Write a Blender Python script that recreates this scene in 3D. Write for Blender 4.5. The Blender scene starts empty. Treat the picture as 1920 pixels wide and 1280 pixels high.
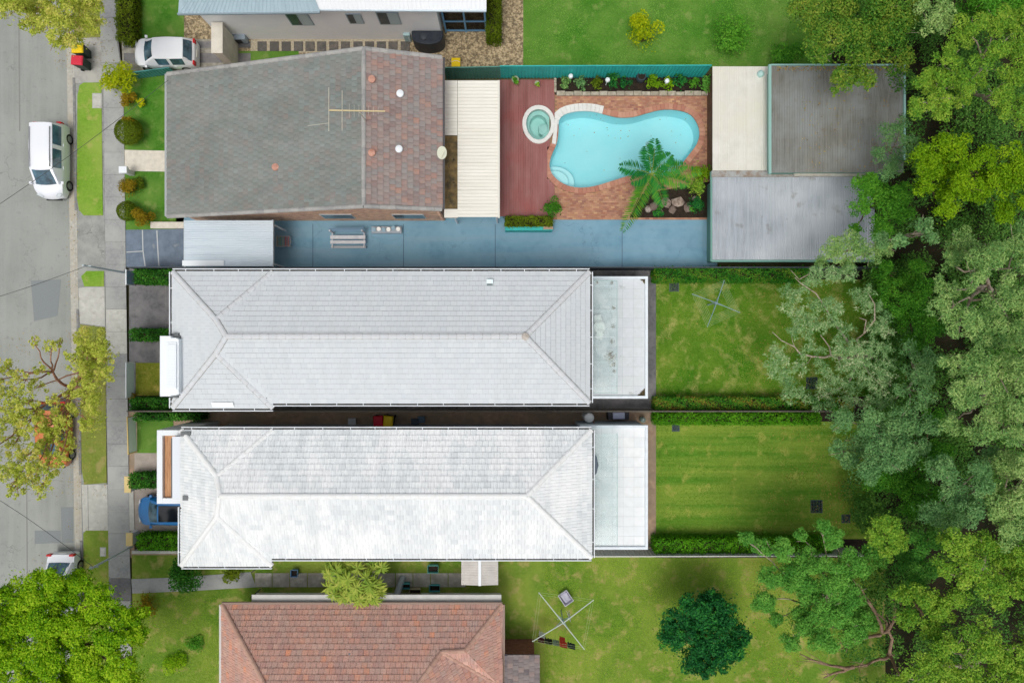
import bpy, math, random
import numpy as np
from mathutils import Vector, Matrix
R = math.radians
random.seed(7)
rng = np.random.default_rng(7)
scene = bpy.context.scene
col = scene.collection

# ------------------------------------------------------------------ camera, sky, sun, exposure
CAM_H, FPX = 40.0, 1240.0            # drone 40 m up looking straight down; focal length in photo pixels (1920 wide)
cam_data = bpy.data.cameras.new('camera')
cam_data.sensor_width = 36.0
cam_data.lens = 36.0 * FPX / 1920.0
cam_data.clip_start, cam_data.clip_end = 0.5, 2000.0
cam = bpy.data.objects.new('camera', cam_data)
cam.location = (0, 0, CAM_H)
col.objects.link(cam)
scene.camera = cam

SUN_EL, SUN_AZ = R(71), R(205)       # high, soft light through thin cloud, from the lower edge of the picture
world = bpy.data.worlds.new('World'); scene.world = world; world.use_nodes = True
wn = world.node_tree.nodes; wl = world.node_tree.links
sky = wn.new('ShaderNodeTexSky'); sky.sky_type = 'NISHITA'; sky.sun_disc = False
sky.sun_elevation = SUN_EL; sky.sun_rotation = SUN_AZ
sky.air_density = 1.0; sky.dust_density = 6.0; sky.ozone_density = 1.0
hs = wn.new('ShaderNodeHueSaturation'); hs.inputs['Saturation'].default_value = 0.35
wl.new(sky.outputs['Color'], hs.inputs['Color'])
bg = wn['Background']; bg.inputs['Strength'].default_value = 0.15
wl.new(hs.outputs['Color'], bg.inputs['Color'])
sun_data = bpy.data.lights.new('sun', 'SUN'); sun_data.energy = 1.1; sun_data.angle = R(22)
sun_data.color = (1.0, 0.965, 0.91)
sun = bpy.data.objects.new('sun', sun_data)
sd = Vector((math.sin(SUN_AZ) * math.cos(SUN_EL), math.cos(SUN_AZ) * math.cos(SUN_EL), math.sin(SUN_EL)))
sun.rotation_euler = sd.to_track_quat('Z', 'Y').to_euler(); sun.location = sd * 60
col.objects.link(sun)
vs = scene.view_settings
vs.view_transform = 'Standard'; vs.look = 'None'; vs.exposure = -0.35; vs.gamma = 1.0; vs.use_curve_mapping = False
scene.cycles.max_bounces = 8; scene.cycles.transparent_max_bounces = 12
scene.cycles.caustics_reflective = False; scene.cycles.caustics_refractive = False

# ------------------------------------------------------------------ helpers
def P(px, py, z=0.0):
    """the point at height z seen at photo pixel (px, py) from the drone"""
    s = (CAM_H - z) / FPX
    return Vector(((px - 960) * s, (640 - py) * s, z))

def S(r, g, b):
    f = lambda c: (c / 12.92 if c <= 0.04045 else ((c + 0.055) / 1.055) ** 2.4)
    return (f(r / 255), f(g / 255), f(b / 255))

MATS = {}
def _nodes(name):
    m = bpy.data.materials.new(name); m.use_nodes = True
    MATS[name] = m
    return m, m.node_tree.nodes, m.node_tree.links, m.node_tree.nodes['Principled BSDF']

def rgba(c): return (c[0], c[1], c[2], 1.0)

def noise(n, l, pos, scale, detail=4, rough=0.6, lo=0.35, hi=0.65, stretch=None):
    t = n.new('ShaderNodeTexNoise'); t.inputs['Scale'].default_value = scale
    t.inputs['Detail'].default_value = detail; t.inputs['Roughness'].default_value = rough
    src = pos
    if stretch:
        mp = n.new('ShaderNodeMapping'); mp.inputs['Scale'].default_value = stretch
        l.new(pos, mp.inputs['Vector']); src = mp.outputs['Vector']
    l.new(src, t.inputs['Vector'])
    mr = n.new('ShaderNodeMapRange'); mr.inputs['From Min'].default_value = lo; mr.inputs['From Max'].default_value = hi
    l.new(t.outputs['Fac'], mr.inputs['Value'])
    return mr.outputs['Result'], t.outputs['Fac']

def mixc(n, l, fac, a, b, amt=1.0, blend='MIX'):
    mx = n.new('ShaderNodeMix'); mx.data_type = 'RGBA'; mx.blend_type = blend
    if amt != 1.0:
        mu = n.new('ShaderNodeMath'); mu.operation = 'MULTIPLY'; mu.inputs[1].default_value = amt
        l.new(fac, mu.inputs[0]); fac = mu.outputs[0]
    l.new(fac, mx.inputs['Factor'])
    for s_, v in ((mx.inputs['A'], a), (mx.inputs['B'], b)):
        if isinstance(v, tuple): s_.default_value = rgba(v)
        else: l.new(v, s_)
    return mx.outputs['Result']

def rand_value(n, l):
    g = n.new('ShaderNodeNewGeometry'); o = n.new('ShaderNodeObjectInfo')
    a = n.new('ShaderNodeMath'); a.operation = 'ADD'
    l.new(g.outputs['Random Per Island'], a.inputs[0]); l.new(o.outputs['Random'], a.inputs[1])
    f = n.new('ShaderNodeMath'); f.operation = 'FRACT'; l.new(a.outputs[0], f.inputs[0])
    return f.outputs[0]

def mat(name, base, var=None, vs_=3.0, va=1.0, rough=0.8, palette=None, pal_amt=1.0, big=None, bs=0.35, ba=1.0, spots=None, ss=8.0, sa=1.0,
        bump=0.0, bsc=60.0, spec=0.3, metal=0.0, stretch=None, island=0.0, lo=0.35, hi=0.65, blo=0.4, bhi=0.62, slo=0.6, shi=0.68, coat=0.0, bstretch=None, cracks=None, streak=None):
    if name in MATS: return MATS[name]
    m, n, l, b = _nodes(name)
    pos = n.new('ShaderNodeNewGeometry').outputs['Position']
    c = base
    if palette:
        r = rand_value(n, l)
        cr = n.new('ShaderNodeValToRGB'); cr.color_ramp.interpolation = 'LINEAR'
        el = cr.color_ramp.elements
        while len(el) < len(palette): el.new(0.5)
        for i, pc in enumerate(palette):
            el[i].position = i / (len(palette) - 1); el[i].color = rgba(pc)
        l.new(r, cr.inputs['Fac']); c = cr.outputs['Color']
    if var:
        f, _ = noise(n, l, pos, vs_, lo=lo, hi=hi, stretch=stretch); c = mixc(n, l, f, c, var, va)
    if big:
        f, _ = noise(n, l, pos, bs, detail=5, lo=blo, hi=bhi, stretch=bstretch); c = mixc(n, l, f, c, big, ba)
    if spots:
        f, _ = noise(n, l, pos, ss, detail=3, lo=slo, hi=shi); c = mixc(n, l, f, c, spots, sa)
    if streak:                      # long worn streaks: (colour, stretch, amount)
        f, _ = noise(n, l, pos, 1.0, detail=4, lo=0.42, hi=0.66, stretch=streak[1]); c = mixc(n, l, f, c, streak[0], streak[2])
    if cracks:                      # fine irregular cracks: (colour, scale, width, amount)
        vo = n.new('ShaderNodeTexVoronoi'); vo.feature = 'DISTANCE_TO_EDGE'; vo.inputs['Scale'].default_value = cracks[1]
        wv = n.new('ShaderNodeTexNoise'); wv.inputs['Scale'].default_value = 1.3; wv.inputs['Detail'].default_value = 5
        l.new(pos, wv.inputs['Vector'])
        ad = n.new('ShaderNodeVectorMath'); ad.operation = 'MULTIPLY_ADD'; ad.inputs[1].default_value = (1.6, 1.6, 1.6)
        l.new(wv.outputs['Color'], ad.inputs[0]); l.new(pos, ad.inputs[2]); l.new(ad.outputs[0], vo.inputs['Vector'])
        mr2 = n.new('ShaderNodeMapRange'); mr2.inputs['From Min'].default_value = 0; mr2.inputs['From Max'].default_value = cracks[2]
        mr2.inputs['To Min'].default_value = 1; mr2.inputs['To Max'].default_value = 0; l.new(vo.outputs['Distance'], mr2.inputs['Value'])
        fm, _ = noise(n, l, pos, 0.35, lo=0.48, hi=0.6)
        mm = n.new('ShaderNodeMath'); mm.operation = 'MULTIPLY'; l.new(mr2.outputs['Result'], mm.inputs[0]); l.new(fm, mm.inputs[1])
        c = mixc(n, l, mm.outputs[0], c, cracks[0], cracks[3])
    if island:
        r = rand_value(n, l)
        mr = n.new('ShaderNodeMapRange'); mr.inputs['To Min'].default_value = 1 - island; mr.inputs['To Max'].default_value = 1 + island * 0.4
        l.new(r, mr.inputs['Value'])
        hv = n.new('ShaderNodeHueSaturation'); l.new(mr.outputs['Result'], hv.inputs['Value'])
        if isinstance(c, tuple): hv.inputs['Color'].default_value = rgba(c)
        else: l.new(c, hv.inputs['Color'])
        c = hv.outputs['Color']
    if isinstance(c, tuple): b.inputs['Base Color'].default_value = rgba(c)
    else: l.new(c, b.inputs['Base Color'])
    b.inputs['Roughness'].default_value = rough; b.inputs['Metallic'].default_value = metal
    b.inputs['Specular IOR Level'].default_value = spec
    if coat: b.inputs['Coat Weight'].default_value = coat; b.inputs['Coat Roughness'].default_value = 0.05
    if bump:
        t = n.new('ShaderNodeTexNoise'); t.inputs['Scale'].default_value = bsc; t.inputs['Detail'].default_value = 3
        l.new(pos, t.inputs['Vector'])
        bp = n.new('ShaderNodeBump'); bp.inputs['Strength'].default_value = bump; bp.inputs['Distance'].default_value = 0.05
        l.new(t.outputs['Fac'], bp.inputs['Height']); l.new(bp.outputs['Normal'], b.inputs['Normal'])
    return m

def leaf_mat(name, cols, trans=0.3, rough=0.55):
    """leaves: a ramp through cols driven by per-leaf chance and by the twig a leaf grows on"""
    if name in MATS: return MATS[name]
    m, n, l, b = _nodes(name)
    g = n.new('ShaderNodeNewGeometry'); at = n.new('ShaderNodeAttribute'); at.attribute_name = 'tint'
    a = n.new('ShaderNodeMath'); a.operation = 'MULTIPLY'; a.inputs[1].default_value = 0.45
    l.new(g.outputs['Random Per Island'], a.inputs[0])
    c = n.new('ShaderNodeMath'); c.operation = 'MULTIPLY_ADD'; c.inputs[1].default_value = 0.55
    l.new(at.outputs['Fac'], c.inputs[0]); l.new(a.outputs[0], c.inputs[2])
    cr = n.new('ShaderNodeValToRGB'); el = cr.color_ramp.elements
    while len(el) < len(cols): el.new(0.5)
    cols = [(min(.8, c_[0] * 1.38), min(.8, c_[1] * 1.38), min(.8, c_[2] * 1.15)) for c_ in cols]
    for i, pc in enumerate(cols):
        el[i].position = 0.08 + 0.84 * i / (len(cols) - 1); el[i].color = rgba(pc)
    l.new(c.outputs[0], cr.inputs['Fac']); l.new(cr.outputs['Color'], b.inputs['Base Color'])
    b.inputs['Roughness'].default_value = rough; b.inputs['Specular IOR Level'].default_value = 0.15
    tr = n.new('ShaderNodeBsdfTranslucent'); l.new(cr.outputs['Color'], tr.inputs['Color'])
    mx = n.new('ShaderNodeMixShader'); mx.inputs['Fac'].default_value = trans
    l.new(b.outputs['BSDF'], mx.inputs[1]); l.new(tr.outputs['BSDF'], mx.inputs[2])
    l.new(mx.outputs['Shader'], n['Material Output'].inputs['Surface'])
    return m

def glass_mat(name, tint, gloss=0.08, haze=None, hz=0.0):
    """thin see-through sheet: tinted transmission plus a Fresnel reflection, optionally a pale haze mixed in to whiten it"""
    if name in MATS: return MATS[name]
    m, n, l, b = _nodes(name)
    t = n.new('ShaderNodeBsdfTransparent'); t.inputs['Color'].default_value = rgba(tint)
    g = n.new('ShaderNodeBsdfGlossy'); g.inputs['Roughness'].default_value = gloss
    fr = n.new('ShaderNodeFresnel'); fr.inputs['IOR'].default_value = 1.33
    mx = n.new('ShaderNodeMixShader'); l.new(fr.outputs[0], mx.inputs[0]); l.new(t.outputs[0], mx.inputs[1]); l.new(g.outputs[0], mx.inputs[2])
    out = mx.outputs[0]
    if haze:
        d = n.new('ShaderNodeBsdfDiffuse'); d.inputs['Color'].default_value = rgba(haze)
        m2 = n.new('ShaderNodeMixShader')
        pos = n.new('ShaderNodeNewGeometry').outputs['Position']
        f, _ = noise(n, l, pos, 1.5, lo=0.3, hi=0.7)
        mm = n.new('ShaderNodeMath'); mm.operation = 'MULTIPLY'; mm.inputs[1].default_value = hz; l.new(f, mm.inputs[0])
        l.new(mm.outputs[0], m2.inputs[0]); l.new(out, m2.inputs[1]); l.new(d.outputs[0], m2.inputs[2]); out = m2.outputs[0]
    l.new(out, n['Material Output'].inputs['Surface'])
    return m

def tag(o, label=None, cat=None, group=None, kind=None):
    if label: o['label'] = label
    if cat: o['category'] = cat
    if group: o['group'] = group
    if kind: o['kind'] = kind
    return o

def thing(name, loc, label, cat, group=None, rz=0.0):
    o = bpy.data.objects.new(name, None); o.empty_display_size = 0.3
    o.location = loc; o.rotation_euler = (0, 0, rz); col.objects.link(o)
    return tag(o, label, cat, group)

def wloc(o):
    v = Vector((0, 0, 0))
    while o is not None:
        v = v + o.location; o = o.parent
    return v

class MB:
    """collects faces in world coordinates (or a thing's own) and links them as one mesh object"""
    def __init__(s): s.v = []; s.f = []
    def add(s, vs, fs):
        b = len(s.v); s.v += [tuple(v) for v in vs]; s.f += [tuple(b + i for i in f) for f in fs]; return s
    def box(s, x0, y0, z0, x1, y1, z1):
        x0, x1 = min(x0, x1), max(x0, x1); y0, y1 = min(y0, y1), max(y0, y1)
        return s.add([(x0, y0, z0), (x1, y0, z0), (x1, y1, z0), (x0, y1, z0), (x0, y0, z1), (x1, y0, z1), (x1, y1, z1), (x0, y1, z1)],
                     [(0, 3, 2, 1), (4, 5, 6, 7), (0, 1, 5, 4), (1, 2, 6, 5), (2, 3, 7, 6), (3, 0, 4, 7)])
    def pbox(s, px0, py0, px1, py1, z0, z1, zp=None):
        """box whose outline is read at photo pixels for height zp (default: its top)"""
        zp = z1 if zp is None else zp
        a = P(px0, py0, zp); b = P(px1, py1, zp)
        return s.box(a.x, a.y, z0, b.x, b.y, z1)
    def prism(s, pts, z0, z1):
        n = len(pts)
        if sum(pts[i][0] * pts[(i + 1) % n][1] - pts[(i + 1) % n][0] * pts[i][1] for i in range(n)) < 0: pts = pts[::-1]
        vs = [(p[0], p[1], z0) for p in pts] + [(p[0], p[1], z1) for p in pts]
        fs = [tuple(range(n - 1, -1, -1)), tuple(range(n, 2 * n))] + [(i, (i + 1) % n, n + (i + 1) % n, n + i) for i in range(n)]
        return s.add(vs, fs)
    def beam(s, a, b, w, h, up=Vector((0, 0, 1))):
        a = Vector(a); b = Vector(b); d = (b - a).normalized()
        if abs(d.dot(up)) > 0.95: up = Vector((0, 1, 0))
        r = d.cross(up).normalized() * (w / 2); u = r.cross(d).normalized() * (h / 2)
        vs = [a - r - u, a + r - u, a + r + u, a - r + u, b - r - u, b + r - u, b + r + u, b - r + u]
        return s.add(vs, [(0, 3, 2, 1), (4, 5, 6, 7), (0, 1, 5, 4), (1, 2, 6, 5), (2, 3, 7, 6), (3, 0, 4, 7)][::1])
    def tube(s, pts, rs, n=8, cap=True):
        pts = [Vector(p) for p in pts]
        if not hasattr(rs, '__len__'): rs = [rs] * len(pts)
        base = len(s.v); ref = None
        for i, p in enumerate(pts):
            d = (pts[min(i + 1, len(pts) - 1)] - pts[max(i - 1, 0)]).normalized()
            if ref is None: ref = d.orthogonal().normalized()
            ref = (ref - d * ref.dot(d)).normalized(); bi = d.cross(ref)
            for k in range(n):
                a = 2 * math.pi * k / n
                s.v.append(tuple(p + (ref * math.cos(a) + bi * math.sin(a)) * rs[i]))
        for i in range(len(pts) - 1):
            for k in range(n):
                k2 = (k + 1) % n
                s.f.append((base + i * n + k, base + i * n + k2, base + (i + 1) * n + k2, base + (i + 1) * n + k))
        if cap:
            s.f.append(tuple(base + k for k in range(n - 1, -1, -1)))
            s.f.append(tuple(base + (len(pts) - 1) * n + k for k in range(n)))
        return s
    def lathe(s, c, prof, n=20):
        base = len(s.v); c = Vector(c)
        for r, z in prof:
            for k in range(n):
                a = 2 * math.pi * k / n
                s.v.append((c.x + r * math.cos(a), c.y + r * math.sin(a), c.z + z))
        for i in range(len(prof) - 1):
            for k in range(n):
                k2 = (k + 1) % n
                s.f.append((base + i * n + k, base + i * n + k2, base + (i + 1) * n + k2, base + (i + 1) * n + k))
        s.f.append(tuple(base + k for k in range(n - 1, -1, -1)))
        s.f.append(tuple(base + (len(prof) - 1) * n + k for k in range(n)))
        return s
    def sheet(s, pts, z=None):
        vs = [(p[0], p[1], p[2] if z is None else z) for p in pts]
        n = len(vs)
        if sum(vs[i][0] * vs[(i + 1) % n][1] - vs[(i + 1) % n][0] * vs[i][1] for i in range(n)) < 0: vs = vs[::-1]
        return s.add(vs, [tuple(range(n))])
    def build(s, name, material, parent=None, smooth=False, world=True, origin=None, bevel=0.0, kind=None, angle=40):
        me = bpy.data.meshes.new(name)
        off = Vector((0, 0, 0))
        if world:
            if parent is not None: off = wloc(parent)
            elif origin is not None: off = Vector(origin)
            else:
                a = np.array(s.v); off = Vector((a[:, 0].mean(), a[:, 1].mean(), a[:, 2].min()))
        a = np.array(s.v, dtype=float) - np.array(off)
        me.from_pydata([tuple(x) for x in a], [], s.f); me.update()
        me.materials.append(material)
        o = bpy.data.objects.new(name, me); col.objects.link(o)
        if parent is not None: o.parent = parent
        elif world: o.location = off
        if smooth:
            for p in me.polygons: p.use_smooth = True
            me.set_sharp_from_angle(angle=R(angle))
        if bevel:
            md = o.modifiers.new('bevel', 'BEVEL'); md.width = bevel; md.segments = 2; md.limit_method = 'ANGLE'
        if kind: o['kind'] = kind
        return o

def pp(pts, z): return [P(x, y, z) for x, y in pts]

def structure(name, pts_px, z, material, label=None, thick=None):
    """a flat sheet of the setting (or a slab with thickness), outlined in photo pixels"""
    m = MB()
    if thick: m.prism([tuple(P(x, y, z))[:2] for x, y in pts_px], z - thick, z)
    else: m.sheet(pp(pts_px, z))
    o = m.build(name, material)
    return tag(o, label, None, None, 'structure')

def rect(x0, y0, x1, y1): return [(x0, y0), (x1, y0), (x1, y1), (x0, y1)]

def copy_tree(o, parent=None):
    c = o.copy(); col.objects.link(c); c.parent = parent
    for ch in list(o.children): copy_tree(ch, c)
    return c

# ------------------------------------------------------------------ roofs laid tile by tile
def clip(poly, a, b):
    """keep the part of poly left of the directed line a-b (2D)"""
    out = []; n = len(poly)
    f = lambda p: (b[0] - a[0]) * (p[1] - a[1]) - (b[1] - a[1]) * (p[0] - a[0])
    for i in range(n):
        p, q = poly[i], poly[(i + 1) % n]; fp, fq = f(p), f(q)
        if fp >= 0: out.append(p)
        if (fp >= 0) != (fq >= 0):
            t = fp / (fp - fq); out.append((p[0] + (q[0] - p[0]) * t, p[1] + (q[1] - p[1]) * t))
    return out

def area2(p): return 0.5 * sum(p[i][0] * p[(i + 1) % len(p)][1] - p[(i + 1) % len(p)][0] * p[i][1] for i in range(len(p)))

class TiledRoof:
    def __init__(s, roof, material, tw, th, t=0.035, waves=0, stagger=0.5, gap=0.02, jitter=0.0, slot=-0.02):
        s.slot = slot; s.roof, s.mat, s.tw, s.th, s.t, s.waves, s.stagger, s.gap, s.jit = roof, material, tw, th, t, waves, stagger, gap, jitter
        s.full = []; s.rest = MB()
        s.mesh = None
    def unit(s, m, frame):
        """one whole tile, lower edge raised, seen from above"""
        w, h, t = s.tw - s.gap, s.th - s.slot, s.t  # a positive slot is a gap added to draw the lap's shadow line
        k = max(1, s.waves * 4)
        vs = []
        for j, (y, z) in enumerate(((-0.0, 0.0), (0.0, t), (h, 0.006))):
            for i in range(k + 1):
                x = w * i / k
                zz = z + (0.018 * (0.5 - 0.5 * math.cos(2 * math.pi * s.waves * i / k)) if s.waves and j else 0)
                vs.append(frame @ Vector((x, y, zz)))
        n = k + 1; fs = []
        for i in range(k):
            fs.append((i, i + 1, n + i + 1, n + i)); fs.append((n + i, n + i + 1, 2 * n + i + 1, 2 * n + i))
        fs.append((0, n, 2 * n)); fs.append((k, 2 * n + k, n + k))
        m.add(vs, fs)
    def face(s, pts, contour=False, ref=None):
        p0, p1 = Vector(pts[0]), Vector(pts[1])
        if contour:
            nn = (Vector(pts[1]) - Vector(pts[0])).cross(Vector(pts[2]) - Vector(pts[0])).normalized()
            if nn.z < 0: nn = -nn
            p0 = Vector(min(pts, key=lambda p: p[2])); p1 = p0 + Vector((0, 0, 1)).cross(nn).normalized()
        u = (p1 - p0).normalized()
        c = max((Vector(p) for p in pts), key=lambda p: ((p - p0) - u * (p - p0).dot(u)).length)
        if ref is not None: c = Vector(ref)
        nrm = u.cross(c - p0).normalized()
        if nrm.z < 0:
            p0, p1 = p1, p0; u = -u; nrm = -nrm; pts = [pts[1], pts[0]] + list(pts[2:])[::-1]
        v = nrm.cross(u)
        poly = [((Vector(p) - p0).dot(u), (Vector(p) - p0).dot(v)) for p in pts]
        if area2(poly) < 0: poly = poly[::-1]
        fr0 = Matrix((u, v, nrm)).transposed().to_4x4(); fr0.translation = p0
        umin = min(p[0] for p in poly); umax = max(p[0] for p in poly); vmax = max(p[1] for p in poly)
        j = 0; y = -0.02
        while y < vmax:
            x = umin - s.tw + (s.stagger * s.tw if j % 2 else 0)
            while x < umax:
                r = [(x, y), (x + s.tw - s.gap, y), (x + s.tw - s.gap, y + s.th), (x, y + s.th)]
                q = r; ok = True
                for i in range(len(poly)):
                    a, b = poly[i], poly[(i + 1) % len(poly)]
                    if (b[1] - a[1]) ** 2 < 1e-6 and a[1] < 0.05 and b[0] > a[0]: continue
                    q2 = clip(q, a, b)
                    if len(q2) < 3: ok = False; break
                    if len(q2) != len(q) or any(abs(q2[z][0] - q[z][0]) + abs(q2[z][1] - q[z][1]) > 1e-6 for z in range(len(q))): q = q2
                if ok and abs(area2(q)) > 0.004:
                    fr = fr0 @ Matrix.Translation((x, y, random.uniform(-s.jit, s.jit)))
                    if abs(abs(area2(q)) - abs(area2(r))) < 1e-5:
                        s.full.append(fr)
                    else:
                        n = len(q)
                        top = [fr0 @ Vector((a, b, s.t + (0.006 - s.t) * (b - y) / s.th)) for a, b in q]
                        bot = [fr0 @ Vector((a, b, 0.0)) for a, b in q]
                        s.rest.add(top + bot, [tuple(range(n))] + [(i + n, (i + 1) % n + n, (i + 1) % n, i) for i in range(n)])
                x += s.tw
            y += s.th; j += 1
    def finish(s, limit=300):
        camp = Vector((0, 0, CAM_H)); off = wloc(s.roof)
        s.full.sort(key=lambda f: (f.translation - camp).length)
        one = MB(); s.unit(one, Matrix.Identity(4))
        proto = one.build('roof_tile', s.mat, s.roof, world=False)
        for i, fr in enumerate(s.full[:limit]):
            o = proto if i == 0 else proto.copy()
            if i: col.objects.link(o)
            o.location = fr.translation - off; o.rotation_euler = fr.to_euler()
        for fr in s.full[limit:]: s.unit(s.rest, fr)
        if s.rest.f: s.rest.build('roof_tiles', s.mat, s.roof, kind='stuff')

def ridge_caps(roof, a, b, material, L=0.42, w=0.13, h=0.05, side=0.04):
    """capping pieces, each its own object, laid along a ridge or hip"""
    a, b = Vector(a), Vector(b); d = b - a; n = max(1, round(d.length / L)); d.normalize(); L = (b - a).length / n
    sx = d.cross(Vector((0, 0, 1))).normalized(); up = sx.cross(d).normalized()
    m = MB(); vs = []
    prof = [(-w, -side), (-w, -side + 0.03), (-w * 0.55, h * 0.75), (0, h), (w * 0.55, h * 0.75), (w, -side + 0.03), (w, -side)]
    for t, lift in ((0, 0.012), (L - 0.012, 0.0)):
        for x, z in prof: vs.append((t, x, z + lift))
    k = len(prof)
    m.add(vs, [(i, i + 1, k + i + 1, k + i) for i in range(k - 1)] + [tuple(range(k - 1, -1, -1)), tuple(range(k, 2 * k))])
    proto = m.build('ridge_cap', material, roof, world=False)
    off = wloc(roof); rot = Matrix((d, -sx, up)).transposed().to_euler()
    for i in range(n):
        o = proto if i == 0 else proto.copy()
        if i: col.objects.link(o)
        o.location = a + d * (L * i) - off + up * 0.02; o.rotation_euler = rot

def corr_roof(parent, c00, c10, c01, c11, sheets, ribs, amp, material, name='roof_sheet', thick=0.0, wave='sin'):
    """ribbed metal sheets, each its own object; ribs run from c00 towards c01"""
    c00, c10, c01, c11 = map(Vector, (c00, c10, c01, c11))
    L = [lambda t: c00.lerp(c10, t), lambda t: c01.lerp(c11, t)]
    for k in range(sheets):
        m = MB(); per = 8 if wave == 'sin' else 5; n = ribs * per; vs = []
        gap = 0.15 / (sheets * ribs * per)
        for e in (0, 1):
            for i in range(n + 1):
                t = (k + (i / n)) / sheets
                if i == n: t -= gap / sheets
                z = amp * math.sin(2 * math.pi * i / per) if wave == 'sin' else (amp if i % per in (1, 2) else 0.0)
                p = L[e](t); vs.append((p.x, p.y, p.z + z + (0.004 if k % 2 else 0)))
        m.add(vs, [(i, i + 1, n + 2 + i, n + 1 + i) for i in range(n)])
        o = m.build(name, material, parent, smooth=(wave == 'sin'), angle=80)
        # face normals upward
        me = o.data
        if me.polygons[0].normal.z < 0: me.flip_normals()

# ------------------------------------------------------------------ leaves
def leaf_cloud(name, P3, N3, T, length, width, material, parent=None, kind=None, jitter=0.45, origin=None):
    """one diamond leaf per point: P3 positions, N3 facing, T tint per leaf"""
    n = len(P3)
    ax = rng.normal(size=(n, 3)); nn = N3 / (np.linalg.norm(N3, axis=1, keepdims=True) + 1e-9)
    ax -= nn * (ax * nn).sum(1, keepdims=True); ax /= np.linalg.norm(ax, axis=1, keepdims=True) + 1e-9
    sd_ = np.cross(nn, ax)
    ln = length * (1 + jitter * rng.uniform(-1, 1, (n, 1))); wd = width * (1 + jitter * rng.uniform(-1, 1, (n, 1)))
    bow = nn * ln * 0.12
    V = np.empty((n, 4, 3))
    V[:, 0] = P3 - ax * ln / 2 - bow; V[:, 1] = P3 + sd_ * wd / 2; V[:, 2] = P3 + ax * ln / 2 - bow; V[:, 3] = P3 - sd_ * wd / 2
    return leaf_mesh(name, V, T, material, parent, kind, origin)

def leaf_mesh(name, V, T, material, parent=None, kind=None, origin=None):
    n = len(V); V = V.reshape(-1, 3)
    off = np.array(wloc(parent)) if parent is not None else (np.array(origin) if origin is not None else np.array([V[:, 0].mean(), V[:, 1].mean(), 0.0]))
    me = bpy.data.meshes.new(name)
    me.vertices.add(4 * n); me.loops.add(4 * n); me.polygons.add(n)
    me.vertices.foreach_set('co', (V - off).astype(np.float32).ravel())
    me.loops.foreach_set('vertex_index', np.arange(4 * n, dtype=np.int32))
    me.polygons.foreach_set('loop_start', np.arange(0, 4 * n, 4, dtype=np.int32))
    me.polygons.foreach_set('loop_total', np.full(n, 4, dtype=np.int32))
    me.update(calc_edges=True)
    at = me.attributes.new('tint', 'FLOAT', 'POINT')
    at.data.foreach_set('value', np.repeat(np.asarray(T, dtype=np.float32), 4))
    me.materials.append(material)
    o = bpy.data.objects.new(name, me); col.objects.link(o)
    if parent is not None: o.parent = parent
    else: o.location = off
    if kind: o['kind'] = kind
    return o

def sphere_dirs(n, upb=0.8):
    d = rng.normal(size=(n, 3)); d /= np.linalg.norm(d, axis=1, keepdims=True)
    fl = (d[:, 2] < 0) & (rng.random(n) < upb); d[fl, 2] *= -1
    return d

def puff_points(cent, rad, n, flat=0.8, upb=0.8, shell=0.55):
    d = sphere_dirs(n, upb)
    r = shell + (1.08 - shell) * rng.random((n, 1)) ** 0.7
    p = cent + d * r * rad * np.array([1, 1, flat])
    nm = d * 0.55 + rng.normal(size=(n, 3)) * 0.5 + np.array([0, 0, 0.55])
    return p, nm

def crown(clumps, dens=1.0, leaf=(0.16, 0.07), sub=9, flat=0.75, subr=(0.34, 0.5), fill=0.25, spread=1.0):
    """clumps: (px, py, z, r_px, tint); returns leaf positions, normals, tints"""
    Ps, Ns, Ts = [], [], []
    for (px, py, z, r, tint) in clumps:
        c = np.array(P(px, py, z)); rr = r * (CAM_H - z) / FPX
        k = max(3, int(sub * (0.7 + 0.6 * rng.random())))
        d = sphere_dirs(k, 0.85)
        cs = c + d * rr * (0.45 + 0.4 * rng.random((k, 1))) * np.array([1, 1, flat]) * spread
        cs = np.vstack([cs, c + np.array([[0, 0, 0.25 * rr]])])
        for q in cs:
            sr = rr * rng.uniform(*subr)
            n = int(dens * 2.1 * sr * sr * 4 / (leaf[0] * leaf[1]))
            p, nm = puff_points(q, sr, n, flat, 0.8)
            Ps.append(p); Ns.append(nm); Ts.append(np.clip(tint + rng.normal() * 0.16 + rng.normal(size=n) * 0.08, 0, 1))
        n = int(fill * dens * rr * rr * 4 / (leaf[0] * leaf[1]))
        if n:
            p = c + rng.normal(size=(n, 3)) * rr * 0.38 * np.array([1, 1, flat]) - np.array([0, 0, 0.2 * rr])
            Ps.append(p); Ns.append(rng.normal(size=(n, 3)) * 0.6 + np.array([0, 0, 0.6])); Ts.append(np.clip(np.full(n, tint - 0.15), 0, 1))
    return np.vstack(Ps), np.vstack(Ns), np.concatenate(Ts)

def limb(m, a, b, r0, r1, sag=0.15, n=6, segs=5):
    a, b = Vector(a), Vector(b); L = (b - a).length
    pts, rs = [], []
    w = Vector((random.uniform(-1, 1), random.uniform(-1, 1), 0)) * L * sag * 0.5
    for i in range(segs + 1):
        t = i / segs
        p = a.lerp(b, t) + w * math.sin(math.pi * t) + Vector((0, 0, L * sag * math.sin(math.pi * t) * 0.5))
        if 0 < i < segs: p += Vector((random.uniform(-1, 1), random.uniform(-1, 1), random.uniform(-1, 1))) * L * 0.02
        pts.append(p); rs.append(r0 + (r1 - r0) * t)
    m.tube(pts, rs, n)
    return pts

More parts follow.
